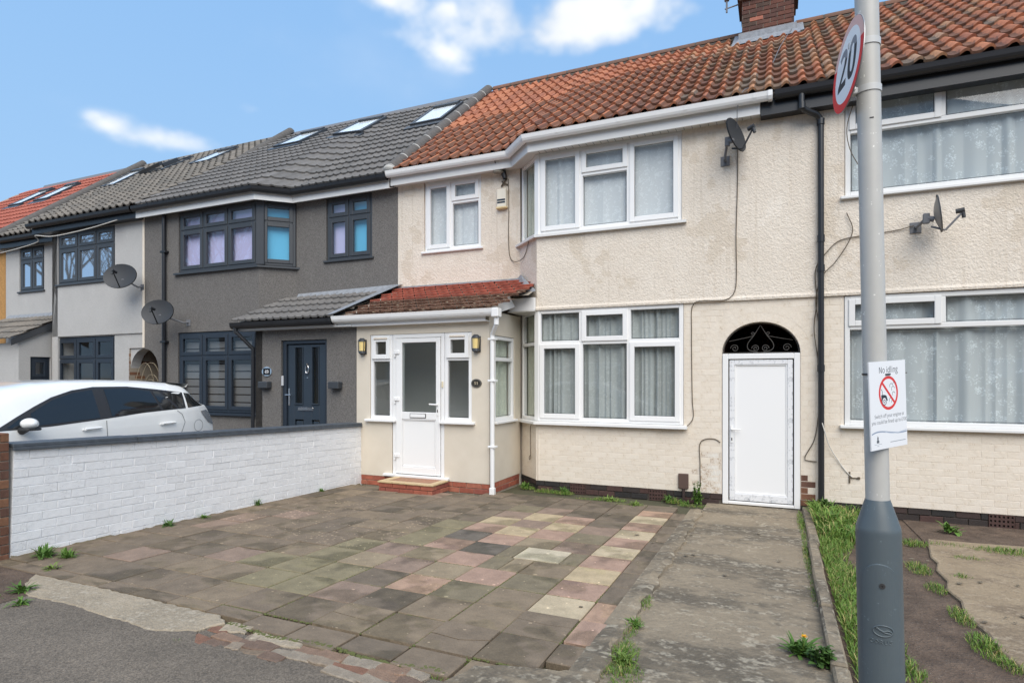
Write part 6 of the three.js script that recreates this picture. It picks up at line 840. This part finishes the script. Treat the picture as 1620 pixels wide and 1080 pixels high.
// ---------- parked car ----------
function car(label, at, turn) {
  const t = thing('parked_car', label, 'car', [0, 0, 0]), tab = (T) => (z) => { for (let i = 0; i + 1 < T.length; i++) if (z <= T[i + 1][0] || i + 2 === T.length) { const k = clamp((z - T[i][0]) / (T[i + 1][0] - T[i][0]), 0, 1); return lerp(T[i][1], T[i + 1][1], k); } };
  const top = tab([[-1.985, 0.62], [-1.96, 0.93], [-1.90, 1.03], [-1.80, 1.16], [-1.70, 1.30], [-1.62, 1.40], [-1.56, 1.437], [-1.40, 1.46], [-1.1, 1.483], [-0.6, 1.493], [-0.2, 1.488], [0.1, 1.465], [0.35, 1.415], [0.6, 1.325], [0.9, 1.18], [1.15, 1.045], [1.3, 0.985], [1.5, 0.93], [1.75, 0.84], [1.9, 0.72], [1.97, 0.56], [1.985, 0.45]]);
  const belt = (z) => Math.min(1.02 - 0.068 * (z - 0.1) - 0.05 * Math.max(0, z - 0.4), top(z) - 0.03), half = (z) => 0.845 * (1 - 0.16 * clamp((Math.abs(z) - 1.25) / 0.73, 0, 1) ** 2.2);
  const UP = [[0, 0, 1], [0.2, 0.045, 1], [0.4, 0.095, 1], [0.6, 0.15, 1], [0.76, 0.20, 1], [0.88, 0.26, 1], [0.95, 0.34, 1], [0.985, 0.48, 1], [1, 0.72, 1], [1.006, 1, 1]];
  const side = (z, y) => { const b = belt(z), T = top(z), w = half(z); if (y <= b) { const q = (y - 0.2) / (b - 0.2); return w * (0.955 + 0.045 * Math.sin(clamp(q, 0, 1) * 2.3) + 0.012 * sstep(q, 0.55, 0.72) - 0.012); } const q = (y - b) / (T - b); for (let i = 0; i + 1 < UP.length; i++) if (q <= UP[i + 1][0]) { const k = (q - UP[i][0]) / (UP[i + 1][0] - UP[i][0]); return w * 0.988 * (1 - lerp(UP[i][1], UP[i + 1][1], k)); } return 0; };
  const zs = []; for (let i = 0; i <= 96; i++) { const q = i / 96; zs.push(-1.985 + 3.97 * (q - 0.045 * Math.sin(q * 12.566))); } 
  const ring = (z) => { const b = belt(z), T = top(z), p = []; for (const q of [0, 0.12, 0.3, 0.5, 0.62, 0.72, 0.85, 0.94]) { const y = 0.2 + (b - 0.2) * q; p.push([side(z, y), y]); } for (const [q, k] of UP) p.push([half(z) * 0.988 * (1 - k), b + (T - b) * q]); return p; };
  const shell = (s, o = 0) => { const f = []; for (let i = 0; i + 1 < zs.length; i++) { const A = ring(zs[i]), B = ring(zs[i + 1]); for (let k = 0; k + 1 < A.length; k++) { const q = [[s * A[k][0], A[k][1], zs[i]], [s * B[k][0], B[k][1], zs[i + 1]], [s * B[k + 1][0], B[k + 1][1], zs[i + 1]], [s * A[k + 1][0], A[k + 1][1], zs[i]]]; f.push(s > 0 ? q.reverse() : q); } } for (const z of [zs[0], zs.at(-1)]) f.push(ring(z).map(([x, y]) => [s * x, y, z])); return f; };
  const smooth = (g, deg = 40) => { const p = g.attributes.position, n = g.attributes.normal, mp = new Map(), cs = Math.cos(deg * Math.PI / 180), key = (i) => [p.getX(i), p.getY(i), p.getZ(i)].map((v) => Math.round(v * 2000)).join(); const fn = []; for (let i = 0; i < p.count; i++) { const k = key(i); (mp.get(k) || mp.set(k, []).get(k)).push(i); fn.push([n.getX(i), n.getY(i), n.getZ(i)]); } for (const L of mp.values()) for (const i of L) { let a = [0, 0, 0]; for (const j of L) if (fn[i][0] * fn[j][0] + fn[i][1] * fn[j][1] + fn[i][2] * fn[j][2] > cs) a = a.map((v, c) => v + fn[j][c]); const l = Math.hypot(...a) || 1; n.setXYZ(i, a[0] / l, a[1] / l, a[2] / l); } return g; };
  const paint = M.carPaint ||= new THREE.MeshPhysicalMaterial({ color: lin(0.80, 0.80, 0.78), roughness: 0.35, clearcoat: 1, clearcoatRoughness: 0.04 }), dark = M.carGlass ||= new THREE.MeshPhysicalMaterial({ color: lin(0.012, 0.014, 0.015), roughness: 0.03, ior: 1.6 }), trim = M.carTrim ||= std([0.02, 0.02, 0.022], 0.5), grey = M.carLine ||= std([0.14, 0.14, 0.14], 0.6);
  t.position.set(...at); t.rotation.y = turn; BASE.set(t, [0, 0, 0]);
  const body = part('body', smooth(tris([...shell(1), ...shell(-1)])), paint, t);
  // pieces that lie on the flank: a polygon in (z, y), fitted to the body's own curve
  const flank = (poly, out, s) => { const sh = new THREE.Shape(poly.map((p) => new THREE.Vector2(...p))), src = new THREE.ShapeGeometry(sh), tri = []; const g0 = src.toNonIndexed(), p = g0.attributes.position; const sub = (a, b, c, d) => { if (d === 0) { tri.push([a, b, c]); return; } const m = (u, v) => [(u[0] + v[0]) / 2, (u[1] + v[1]) / 2], x = m(a, b), y = m(b, c), z = m(c, a); sub(a, x, z, d - 1); sub(x, b, y, d - 1); sub(z, y, c, d - 1); sub(x, y, z, d - 1); }; for (let i = 0; i < p.count; i += 3) sub([p.getX(i), p.getY(i)], [p.getX(i + 1), p.getY(i + 1)], [p.getX(i + 2), p.getY(i + 2)], 3); return smooth(tris(tri.map((q) => q.map(([z, y]) => [s * (side(z, y) + out), y, z])))); };
  const L2 = (pts, w) => { const f = []; for (let i = 0; i + 1 < pts.length; i++) { const [a, b] = [pts[i], pts[i + 1]], dx = b[0] - a[0], dy = b[1] - a[1], l = Math.hypot(dx, dy), nx = -dy / l * w / 2, ny = dx / l * w / 2; f.push([[a[0] + nx, a[1] + ny], [b[0] + nx, b[1] + ny], [b[0] - nx, b[1] - ny], [a[0] - nx, a[1] - ny]]); } return f; };
  for (const s of [1, -1]) {
    const surround = [[0.62, 0.985], [0.40, 1.115], [0.22, 1.215], [0.04, 1.305], [-0.18, 1.375], [-0.42, 1.41], [-0.8, 1.41], [-1.12, 1.375], [-1.50, 1.325], [-1.46, 1.125], [-0.9, 1.095], [-0.45, 1.05], [0.1, 1.005]]; part('window_surround', flank(surround, 0.002, s), trim, t);
    for (const poly of [[[0.50, 1.015], [0.38, 1.095], [0.34, 1.10], [0.34, 1.0]], [[0.27, 1.02], [0.27, 1.145], [0.04, 1.275], [-0.18, 1.345], [-0.39, 1.378], [-0.39, 1.065]], [[-0.52, 1.075], [-0.52, 1.382], [-0.8, 1.384], [-1.06, 1.355], [-1.12, 1.11]], [[-1.15, 1.115], [-1.09, 1.35], [-1.17, 1.342], [-1.33, 1.13]], [[-1.37, 1.135], [-1.22, 1.335], [-1.47, 1.30], [-1.43, 1.14]]]) part('side_window', flank(poly, 0.005, s), dark, t);
    part('rear_side_glass', flank([[-1.52, 1.32], [-1.60, 1.31], [-1.74, 1.15], [-1.49, 1.13]], 0.004, s), dark, t);
    for (const z of [0.62, -0.5]) part('door_gap', L2(z > 0 ? [[0.60, 0.95], [0.58, 0.6], [0.66, 0.35]] : [[-0.455, 1.03], [-0.47, 0.6], [-0.45, 0.3]], 0.007).map((q) => flank(q, 0.0025, s)), grey, t);
    part('door_gap', L2([[-1.33, 1.10], [-1.40, 1.05], [-1.44, 0.95], [-1.36, 0.75], [-1.1, 0.5]], 0.007).map((q) => flank(q, 0.0025, s)), grey, t);
    for (const z of [-0.30, -1.20]) { part('door_handle', [rod([s * (side(z, 0.95) + 0.022), 0.95, z + 0.085], [s * (side(z, 0.95) + 0.024), 0.957, z - 0.085], 0.016, 0.013), rod([s * side(z, 0.94), 0.945, z + 0.095], [s * (side(z, 0.94) + 0.022), 0.945, z + 0.095], 0.012)], paint, t); }
    part('fuel_flap', (() => { const pts = []; for (let i = 0; i <= 24; i++) { const a = i / 24 * 6.283; pts.push([-1.66 + Math.cos(a) * 0.075, 0.89 + Math.sin(a) * 0.075]); } return s > 0 ? L2(pts, 0.005).map((q) => flank(q, 0.0025, s)) : [flank(rect(-1.67, -1.665, 0.88, 0.885), 0.0025, s)]; })(), grey, t);
    part('tail_lamp', flank([[-1.70, 1.075], [-1.80, 1.09], [-1.93, 1.0], [-1.95, 0.88], [-1.84, 0.92], [-1.74, 1.02]], 0.006, s), M.carLamp ||= new THREE.MeshPhysicalMaterial({ color: lin(0.22, 0.23, 0.24), roughness: 0.12, clearcoat: 1 }), t);
    const mg = new THREE.SphereGeometry(1, 20, 14); mg.scale(0.10, 0.056, 0.07); mg.translate(s * 0.955, 1.055, 0.37); const mr = part('door_mirror', clean(mg), paint, t); part('mirror_base', [rod([s * 0.84, 0.98, 0.38], [s * 0.93, 1.01, 0.37], 0.04, 0.03), box(s * 0.955 - 0.085, s * 0.955 + 0.085, 0.988, 1.012, 0.30, 0.43, 0.01)], trim, mr);
    part('headlamp', flank([[1.45, 0.83], [1.75, 0.76], [1.86, 0.68], [1.6, 0.70]], 0.005, s), M.carLamp, t);
    for (const z of [-1.28, 1.25]) { const wh = new THREE.TorusGeometry(0.235, 0.085, 10, 28); wh.rotateY(Math.PI / 2); wh.translate(s * 0.77, 0.31, z); const ty = part('wheel', clean(wh), trim, t); part('rim', rod([s * 0.72, 0.31, z], [s * 0.845, 0.31, z], 0.19, 0.185, 20), M.steel, ty); part('wheel_arch', flank((() => { const p = []; for (let i = 0; i <= 14; i++) { const a = Math.PI * i / 14; p.push([z + Math.cos(a) * 0.37, 0.31 + Math.sin(a) * 0.36]); } return p; })(), 0.003, s), trim, t); }
  }
  const roofPatch = (z0, z1, k0, m, name, out = 0.004) => { const f = []; for (const s of [1, -1]) for (let i = 0; i < 14; i++) { const za = lerp(z0, z1, i / 14), zb = lerp(z0, z1, (i + 1) / 14), A = ring(za).slice(k0), B = ring(zb).slice(k0); for (let k = 0; k + 1 < A.length; k++) { const q = [[s * A[k][0], A[k][1] + out, za], [s * B[k][0], B[k][1] + out, zb], [s * B[k + 1][0], B[k + 1][1] + out, zb], [s * A[k + 1][0], A[k + 1][1] + out, za]]; f.push(s > 0 ? q.reverse() : q); } } return part(name, smooth(tris(f)), m, t); };
  roofPatch(0.46, 1.12, 13, M.glassScreen ||= new THREE.MeshPhysicalMaterial({ color: lin(0.05, 0.06, 0.06), roughness: 0.03, clearcoat: 1, clearcoatRoughness: 0.02 }), 'windscreen', 0.005); roofPatch(-1.92, -1.66, 12, dark, 'rear_window', 0.005);
  part('spoiler', smooth(tris((() => { const f = []; for (const s of [1, -1]) for (let i = 0; i < 6; i++) { const u = i / 6, v = (i + 1) / 6, P = (q, z, y) => [s * 0.62 * q, y - 0.02 * q * q, z + 0.05 * q * q]; f.push([P(u, -1.42, 1.472), P(v, -1.42, 1.472), P(v, -1.70, 1.452), P(u, -1.70, 1.452)], [P(u, -1.70, 1.452), P(v, -1.70, 1.452), P(v, -1.67, 1.412), P(u, -1.67, 1.412)], [P(u, -1.67, 1.412), P(v, -1.67, 1.412), P(v, -1.55, 1.40), P(u, -1.55, 1.40)]); } return f; })())), paint, t);
  part('bumper', [box(-0.70, 0.70, 0.35, 0.62, -2.02, -1.94, 0.02), box(-0.66, 0.66, 0.30, 0.50, 1.95, 2.01, 0.02)], paint, t); part('number_plate', box(-0.26, 0.26, 0.66, 0.77, -2.0, -1.97, 0.004), std([0.75, 0.6, 0.1], 0.5), t);
  return t;
}
car('white hatchback parked behind the white wall in front of the dark grey house', [-7.78, 0.085, 4.10], 0);

// ---------- street lamp post with its two signs ----------
{ const px = 0.3055, pz = 5.68, post = thing('lamp_post', 'pale grey street lamp post with a wide blue grey base compartment', 'lamp post', [px, 0.12, pz]);
  const R = new THREE.Matrix4().makeRotationZ(0.019), lean = (g) => { g.translate(-px, -1.19, -pz); g.applyMatrix4(R); g.translate(px, 1.19, pz); return g; }, lat = (pts, n = 40) => { const g = new THREE.LatheGeometry(pts.map((p) => new THREE.Vector2(...p)), n); g.translate(px, 0, pz); return lean(clean(g)); };
  const paintTex = (a, b) => colorTex(512, 512, [1, 1], (i, x, y) => { const k = y * 2 * N + x * 2; const c = mix(a, b, nMid[k]); return nFine[k] > 0.80 && nMid[k] > 0.55 ? mul(a, 1.9) : c; });
  const cyl = (g, r) => { const p = g.attributes.position, uv = g.attributes.uv; for (let i = 0; i < p.count; i++) uv.setXY(i, Math.atan2(p.getX(i) - px, p.getZ(i) - pz) * r + 3, p.getY(i)); return g; };
  const blueP = std([1, 1, 1], 0.42, { map: paintTex([0.082, 0.105, 0.118], [0.098, 0.122, 0.136]) }), greyP = std([1, 1, 1], 0.4, { map: paintTex([0.46, 0.455, 0.43], [0.52, 0.515, 0.49]) });
  part('base_compartment', cyl(lat([[0.0675, 0.05], [0.0670, 0.5], [0.0665, 1.085], [0.0648, 1.103], [0.040, 1.182], [0.0365, 1.192]]), 0.0665), blueP, post);
  part('shaft', cyl(lat([[0.0354, 1.18], [0.0354, 1.6], [0.0354, 2.4], [0.0356, 3.4], [0.036, 5.4]]), 0.042), greyP, post);
  // door of the compartment: a raised panel with a rounded top, curved with the post, facing the camera side
  const face0 = Math.atan2(-px + 0.06, 8 - pz), onPost = (u, y, o) => { const a = face0 + u / 0.067; return [px + Math.sin(a) * (0.0668 + o), y, pz + Math.cos(a) * (0.0668 + o)]; };
  { const w = 0.055, y1 = 0.93, f = [], S = 16, out = (i) => { const u = -w + 2 * w * i / S; return [u, y1 + 0.062 * Math.sqrt(Math.max(0, 1 - (u / w) ** 2)) - 0.0]; }; for (let i = 0; i < S; i++) { const [ua, ya] = out(i), [ub, yb] = out(i + 1); f.push([onPost(ua, 0.25, 0.0035), onPost(ub, 0.25, 0.0035), onPost(ub, yb, 0.0035), onPost(ua, ya, 0.0035)], [onPost(ua, ya, 0.0035), onPost(ub, yb, 0.0035), onPost(ub, yb + 0.003, -0.001), onPost(ua, ya + 0.003, -0.001)]); } for (const s of [-1, 1]) f.push([onPost(s * w, 0.25, 0.0022), onPost(s * w, 0.93, 0.0022), onPost(s * (w + 0.003), 0.93, -0.001), onPost(s * (w + 0.003), 0.25, -0.001)]);
    const d = part('compartment_door', lean(cyl(tris(f), 0.0775)), blueP, post);
    const c = onPost(0.006, 0.925, 0.0022), e = onPost(0.006, 0.925, 0.006); part('door_lock', [lean(rod(c, e, 0.0085, 0.0085, 18))], std([0.10, 0.10, 0.10], 0.4, { metalness: 0.7 }), d); const e2 = onPost(0.006, 0.925, 0.0068); part('lock_socket', lean(rod(e, e2, 0.004, 0.004, 3)), M.black, d);
    const ringPts = []; for (let i = 0; i <= 30; i++) { const a = i / 30 * 6.283; ringPts.push(onPost(0.006 + Math.cos(a) * 0.027, 0.78 + Math.sin(a) * 0.0175, 0.004)); }
    const em = [lean(tube(ringPts, 0.0024, 60, 5)), lean(tube([onPost(-0.012, 0.79, 0.004), onPost(0.004, 0.78, 0.004), onPost(0.02, 0.782, 0.004), onPost(0.03, 0.776, 0.004)], 0.0026, 16, 5)), lean(tube([onPost(-0.014, 0.788, 0.004), onPost(0.008, 0.776, 0.004), onPost(0.026, 0.772, 0.004)], 0.0026, 16, 5))];
    const let5 = (u0, strokes) => { for (const st of strokes) em.push(lean(tube(st.map(([u, y]) => onPost(u0 + u, 0.738 + y, 0.0035)), 0.0018, 10, 4))); }; // cast lettering: CORUS
    let5(-0.030, [[[0.009, 0.010], [0.004, 0.012], [0, 0.006], [0.004, 0], [0.009, 0.002]]]); let5(-0.017, [[[0, 0.006], [0.004, 0.012], [0.009, 0.006], [0.004, 0], [0, 0.006]]]); let5(-0.004, [[[0, 0], [0, 0.012], [0.007, 0.010], [0.006, 0.006], [0, 0.006]], [[0.004, 0.006], [0.008, 0]]]); let5(0.009, [[[0, 0.012], [0, 0.003], [0.004, 0], [0.008, 0.003], [0.008, 0.012]]]); let5(0.022, [[[0.008, 0.011], [0.003, 0.012], [0.001, 0.009], [0.007, 0.005], [0.007, 0.001], [0, 0.001]]]);
    part('maker_emblem', em, blueP, d); }
  // speed limit roundel, facing along the street
  const up = (y) => px - 0.019 * (y - 1.19), sy = 2.645, n = new THREE.Vector3(-0.975, 0.085, 0.205).normalize(), rt = new THREE.Vector3().crossVectors(new THREE.Vector3(0, 1, 0), n), c0 = new THREE.Vector3(up(sy) - 0.060, sy, pz + 0.014), Q = new THREE.Matrix4().makeBasis(rt.normalize(), new THREE.Vector3().crossVectors(n, rt), n).setPosition(c0);
  const sign = thing('speed_limit_sign', 'round 20 speed limit sign with red ring, top half faded, on the lamp post', 'sign', [c0.x, c0.y - 0.15, c0.z]), disc = new THREE.CylinderGeometry(0.15, 0.15, 0.003, 56); disc.rotateX(Math.PI / 2); disc.applyMatrix4(Q); part('plate', clean(disc), std([0.32, 0.33, 0.34], 0.4, { metalness: 0.6 }), sign);
  const fg = new THREE.CircleGeometry(0.1485, 56); fg.translate(0, 0, 0.0022); fg.applyMatrix4(Q);
  part('printed_face', clean(fg), std([1, 1, 1], 0.65, { map: textTex(512, 512, (c) => { // print bleached above a line where a bag or sticker once sat
    const draw = (red, ink, white) => { c.fillStyle = red; c.fillRect(0, 0, 512, 512); c.fillStyle = white; c.beginPath(); c.arc(256, 256, 206, 0, 7); c.fill(); c.fillStyle = ink; c.font = 'bold 270px sans-serif'; c.textAlign = 'center'; c.save(); c.translate(256, 362); c.scale(1.04, 1.2); c.fillText('20', 0, 0); c.restore(); };
    draw('#e8281a', '#241f20', '#f0f1f3'); c.save(); c.beginPath(); c.moveTo(0, 0); c.lineTo(512, 0); c.lineTo(512, 200); c.quadraticCurveTo(380, 182, 256, 192); c.quadraticCurveTo(120, 200, 0, 186); c.closePath(); c.clip(); draw('#efc0b4', '#8b8b90', '#fbfbfa'); c.restore(); }) }), sign);
  for (const y of [2.71, 2.555]) { const x = up(y), band = new THREE.CylinderGeometry(0.0385, 0.0385, 0.022, 30); band.rotateX(Math.PI / 2); band.rotateX(Math.PI / 2); band.translate(x, y, pz); part('clamp', [clean(band), box(x - 0.058, x - 0.03, y - 0.011, y + 0.011, pz - 0.006, pz + 0.02, 0.003)], std([0.55, 0.56, 0.56], 0.45), sign); part('bolt', rod([x - 0.046, y + 0.004, pz + 0.018], [x - 0.046, y + 0.004, pz + 0.034], 0.006), M.steel, sign); }
  part('screw_hole', box(up(2.42) - 0.004, up(2.42) + 0.008, 2.449, 2.453, pz + 0.0345, pz + 0.0362), M.black, post);
  // paper-white notice tied on with cable ties
  const ns = new THREE.Vector3(0.80, 0, 0.60).normalize(), nr = new THREE.Vector3().crossVectors(new THREE.Vector3(0, 1, 0), ns), nc = new THREE.Vector3(up(1.51) + 0.031, 1.508, pz + 0.031), NQ = new THREE.Matrix4().makeBasis(nr, new THREE.Vector3(0, 1, 0), ns).multiply(new THREE.Matrix4().makeRotationZ(0.055)).setPosition(nc);
  const ntc = thing('no_idling_sign', 'white no idling notice with red prohibition circle tied to the lamp post', 'sign', [nc.x, nc.y - 0.14, nc.z]), bd = box(-0.105, 0.105, -0.142, 0.142, -0.0015, 0.0015); bd.applyMatrix4(NQ); part('board', bd, std([0.78, 0.79, 0.80], 0.5), ntc);
  const pf = face(frameOf(), -0.1045, 0.1045, -0.1415, 0.1415, 0.0022); pf.applyMatrix4(NQ);
  part('printed_face', pf, std([1, 1, 1], 0.45, { map: textTex(768, 1040, (c, w, h) => { c.fillStyle = '#e9ebee'; c.fillRect(0, 0, w, h); c.fillStyle = '#2b2e33'; c.textAlign = 'center'; c.font = '100px sans-serif'; c.fillText('No idling', 400, 138); c.lineWidth = 34; c.strokeStyle = '#d93a36'; c.beginPath(); c.arc(390, 380, 186, 0, 7); c.stroke(); c.strokeStyle = '#30333a'; c.fillStyle = '#30333a'; c.lineWidth = 9; c.beginPath(); c.moveTo(240, 470); c.lineTo(235, 400); c.quadraticCurveTo(300, 390, 345, 410); c.lineTo(372, 470); c.closePath(); c.fill(); c.beginPath(); c.moveTo(258, 400); c.quadraticCurveTo(270, 350, 240, 330); c.stroke(); c.fillStyle = '#e9ebee'; c.beginPath(); c.arc(300, 474, 44, 0, 7); c.fill(); c.stroke(); c.beginPath(); c.arc(300, 474, 18, 0, 7); c.stroke(); c.lineWidth = 6; for (const [x, y, r] of [[450, 300, 30], [490, 340, 34], [500, 400, 28], [430, 470, 26], [470, 490, 22], [510, 280, 22]]) { c.beginPath(); c.arc(x, y, r, 2.6, 6.0); c.stroke(); } c.strokeStyle = '#d93a36'; c.lineWidth = 32; c.beginPath(); c.moveTo(258, 250); c.lineTo(522, 510); c.stroke(); c.fillStyle = '#33363c'; c.font = '56px sans-serif'; c.fillText('Switch off your engine or', 400, 668); c.fillText('you could be fined up to £100', 400, 738); c.strokeStyle = '#8f9db2'; c.lineWidth = 16; c.beginPath(); c.moveTo(20, 852); c.bezierCurveTo(220, 780, 420, 900, 760, 870); c.stroke(); c.lineWidth = 8; c.strokeStyle = '#c3ccd8'; c.beginPath(); c.moveTo(300, 842); c.bezierCurveTo(450, 880, 560, 880, 760, 848); c.stroke(); c.fillStyle = '#5a6068'; c.fillRect(128, 900, 26, 58); c.fillRect(116, 930, 50, 30); c.beginPath(); c.moveTo(141, 872); c.lineTo(158, 905); c.lineTo(124, 905); c.fill(); c.fillStyle = '#aab1ba'; c.fillRect(70, 972, 150, 6); c.fillRect(120, 992, 44, 6); c.fillStyle = '#7d858f'; c.fillRect(400, 968, 330, 7); }) }), ntc);
  { const q = (u, v, d) => new THREE.Vector3(u, v, d).applyMatrix4(NQ).toArray(), x = up(1.61); part('cable_tie', [(() => { const g = new THREE.TorusGeometry(0.0366, 0.0022, 6, 30); g.rotateX(Math.PI / 2); g.scale(1, 1.6, 1); g.translate(x, 1.607, pz); return clean(g); })(), (() => { const g = box(-0.014, 0.014, 0.096, 0.101, 0.002, 0.0045); g.applyMatrix4(NQ); return g; })(), rod(q(0.10, 0.098, 0), q(0.135, 0.097, -0.01), 0.0022)], M.black, ntc); }
}

// ---------- across the street, seen only in the windows' reflections ----------
function bareTree(label, x, z, h, seed) {
  const t = thing('street_tree', label, 'tree', [x, 0, z], 'bare trees across the street'), r = rng(seed), br = [], tr = [];
  const grow = (p, d, len, rad, depth) => { const q = p.clone().addScaledVector(d, len); (depth > 3 ? tr : br).push(rod(p.toArray(), q.toArray(), rad, rad * 0.68, depth > 2 ? 6 : 4)); if (depth === 0) return; const n = depth > 3 ? 3 : 2 + (r() < 0.5 ? 1 : 0); for (let i = 0; i < n; i++) { const e = d.clone().add(new THREE.Vector3((r() - 0.5) * 1.5, r() * 0.55, (r() - 0.5) * 1.5)).normalize(); grow(q, e, len * (0.66 + r() * 0.18), rad * 0.62, depth - 1); } };
  grow(new THREE.Vector3(x, 0, z), new THREE.Vector3(0, 1, 0), h * 0.26, h * 0.022, 6);
  const bark = M.bark ||= std([0.10, 0.085, 0.065], 0.95); part('trunk', tr, bark, t); part('crown', br, bark, t);
}
bareTree('bare street tree across the road left of the camera', -9.5, 17.2, 8.5, 3); bareTree('bare street tree across the road opposite the white gate', -1.2, 17.0, 9, 5); bareTree('bare street tree across the road opposite the right hand house', 6.5, 17.4, 8, 8); bareTree('bare street tree across the road at the far left', -18, 17.3, 8, 9);
bareTree('tall bare tree far up the road, nearest of three', -30, 17.5, 13, 12); bareTree('tall bare tree far up the road, middle of three', -37, 17.5, 14, 14); bareTree('tall bare tree far up the road, farthest of three', -45, 17.5, 14, 16);
structure('far_footway', box(-60, 60, -0.1, 0.14, 15, 17.6), M.tar);
for (const [x0, lab] of [[-22, 'brick house across the road, leftmost of four'], [-11, 'brick house across the road, second from left'], [0, 'brick house across the road, third from left'], [11, 'brick house across the road, rightmost of four']]) {
  const t = thing('opposite_house', lab, 'house', [x0 + 5.5, 0, 24], 'houses across the street'), F = frameOf(x0 + 10.9, 22, Math.PI);
  part('wall', plate(rect(0, 10.8, 0, 5.2), [rect(1, 3.4, 0.9, 2.4), rect(1, 3.4, 3.4, 4.7), rect(7.2, 9.6, 0.9, 2.4), rect(7.2, 9.6, 3.4, 4.7)], 0.3, F), M.brownBrick[2], t);
  part('back_wall', box(x0 + 0.1, x0 + 10.9, 0, 5.2, 29.5, 29.8), M.brownBrick[2], t);
  part('roof', tris([[[x0, 5.1, 21.6], [x0 + 11, 5.1, 21.6], [x0 + 11, 8, 26], [x0, 8, 26]], [[x0, 5.1, 30.4], [x0 + 11, 5.1, 30.4], [x0 + 11, 8, 26], [x0, 8, 26]]]), M.tileRed[1], t);
  for (const [a, y0, y1] of [[1, 0.9, 2.4], [1, 3.4, 4.7], [7.2, 0.9, 2.4], [7.2, 3.4, 4.7]]) { const w = part('window', [fbox(F, a, a + 0.07, y0, y1, -0.1, -0.02), fbox(F, a + 2.33, a + 2.4, y0, y1, -0.1, -0.02), fbox(F, a + 1.15, a + 1.25, y0, y1, -0.1, -0.02), fbox(F, a + 0.07, a + 2.33, y1 - 0.07, y1, -0.1, -0.02), fbox(F, a + 0.07, a + 2.33, y0, y0 + 0.07, -0.1, -0.02)], M.upvc, t); part('pane', quad(F, a + 0.05, a + 2.35, y0 + 0.05, y1 - 0.05, -0.07), M.mirror, w); }
}
car('white hatchback at the kerb behind the camera, mirrored in the bay window', [-4.9, 0.02, 9.75], Math.PI / 2);

renderer.render(scene, camera);
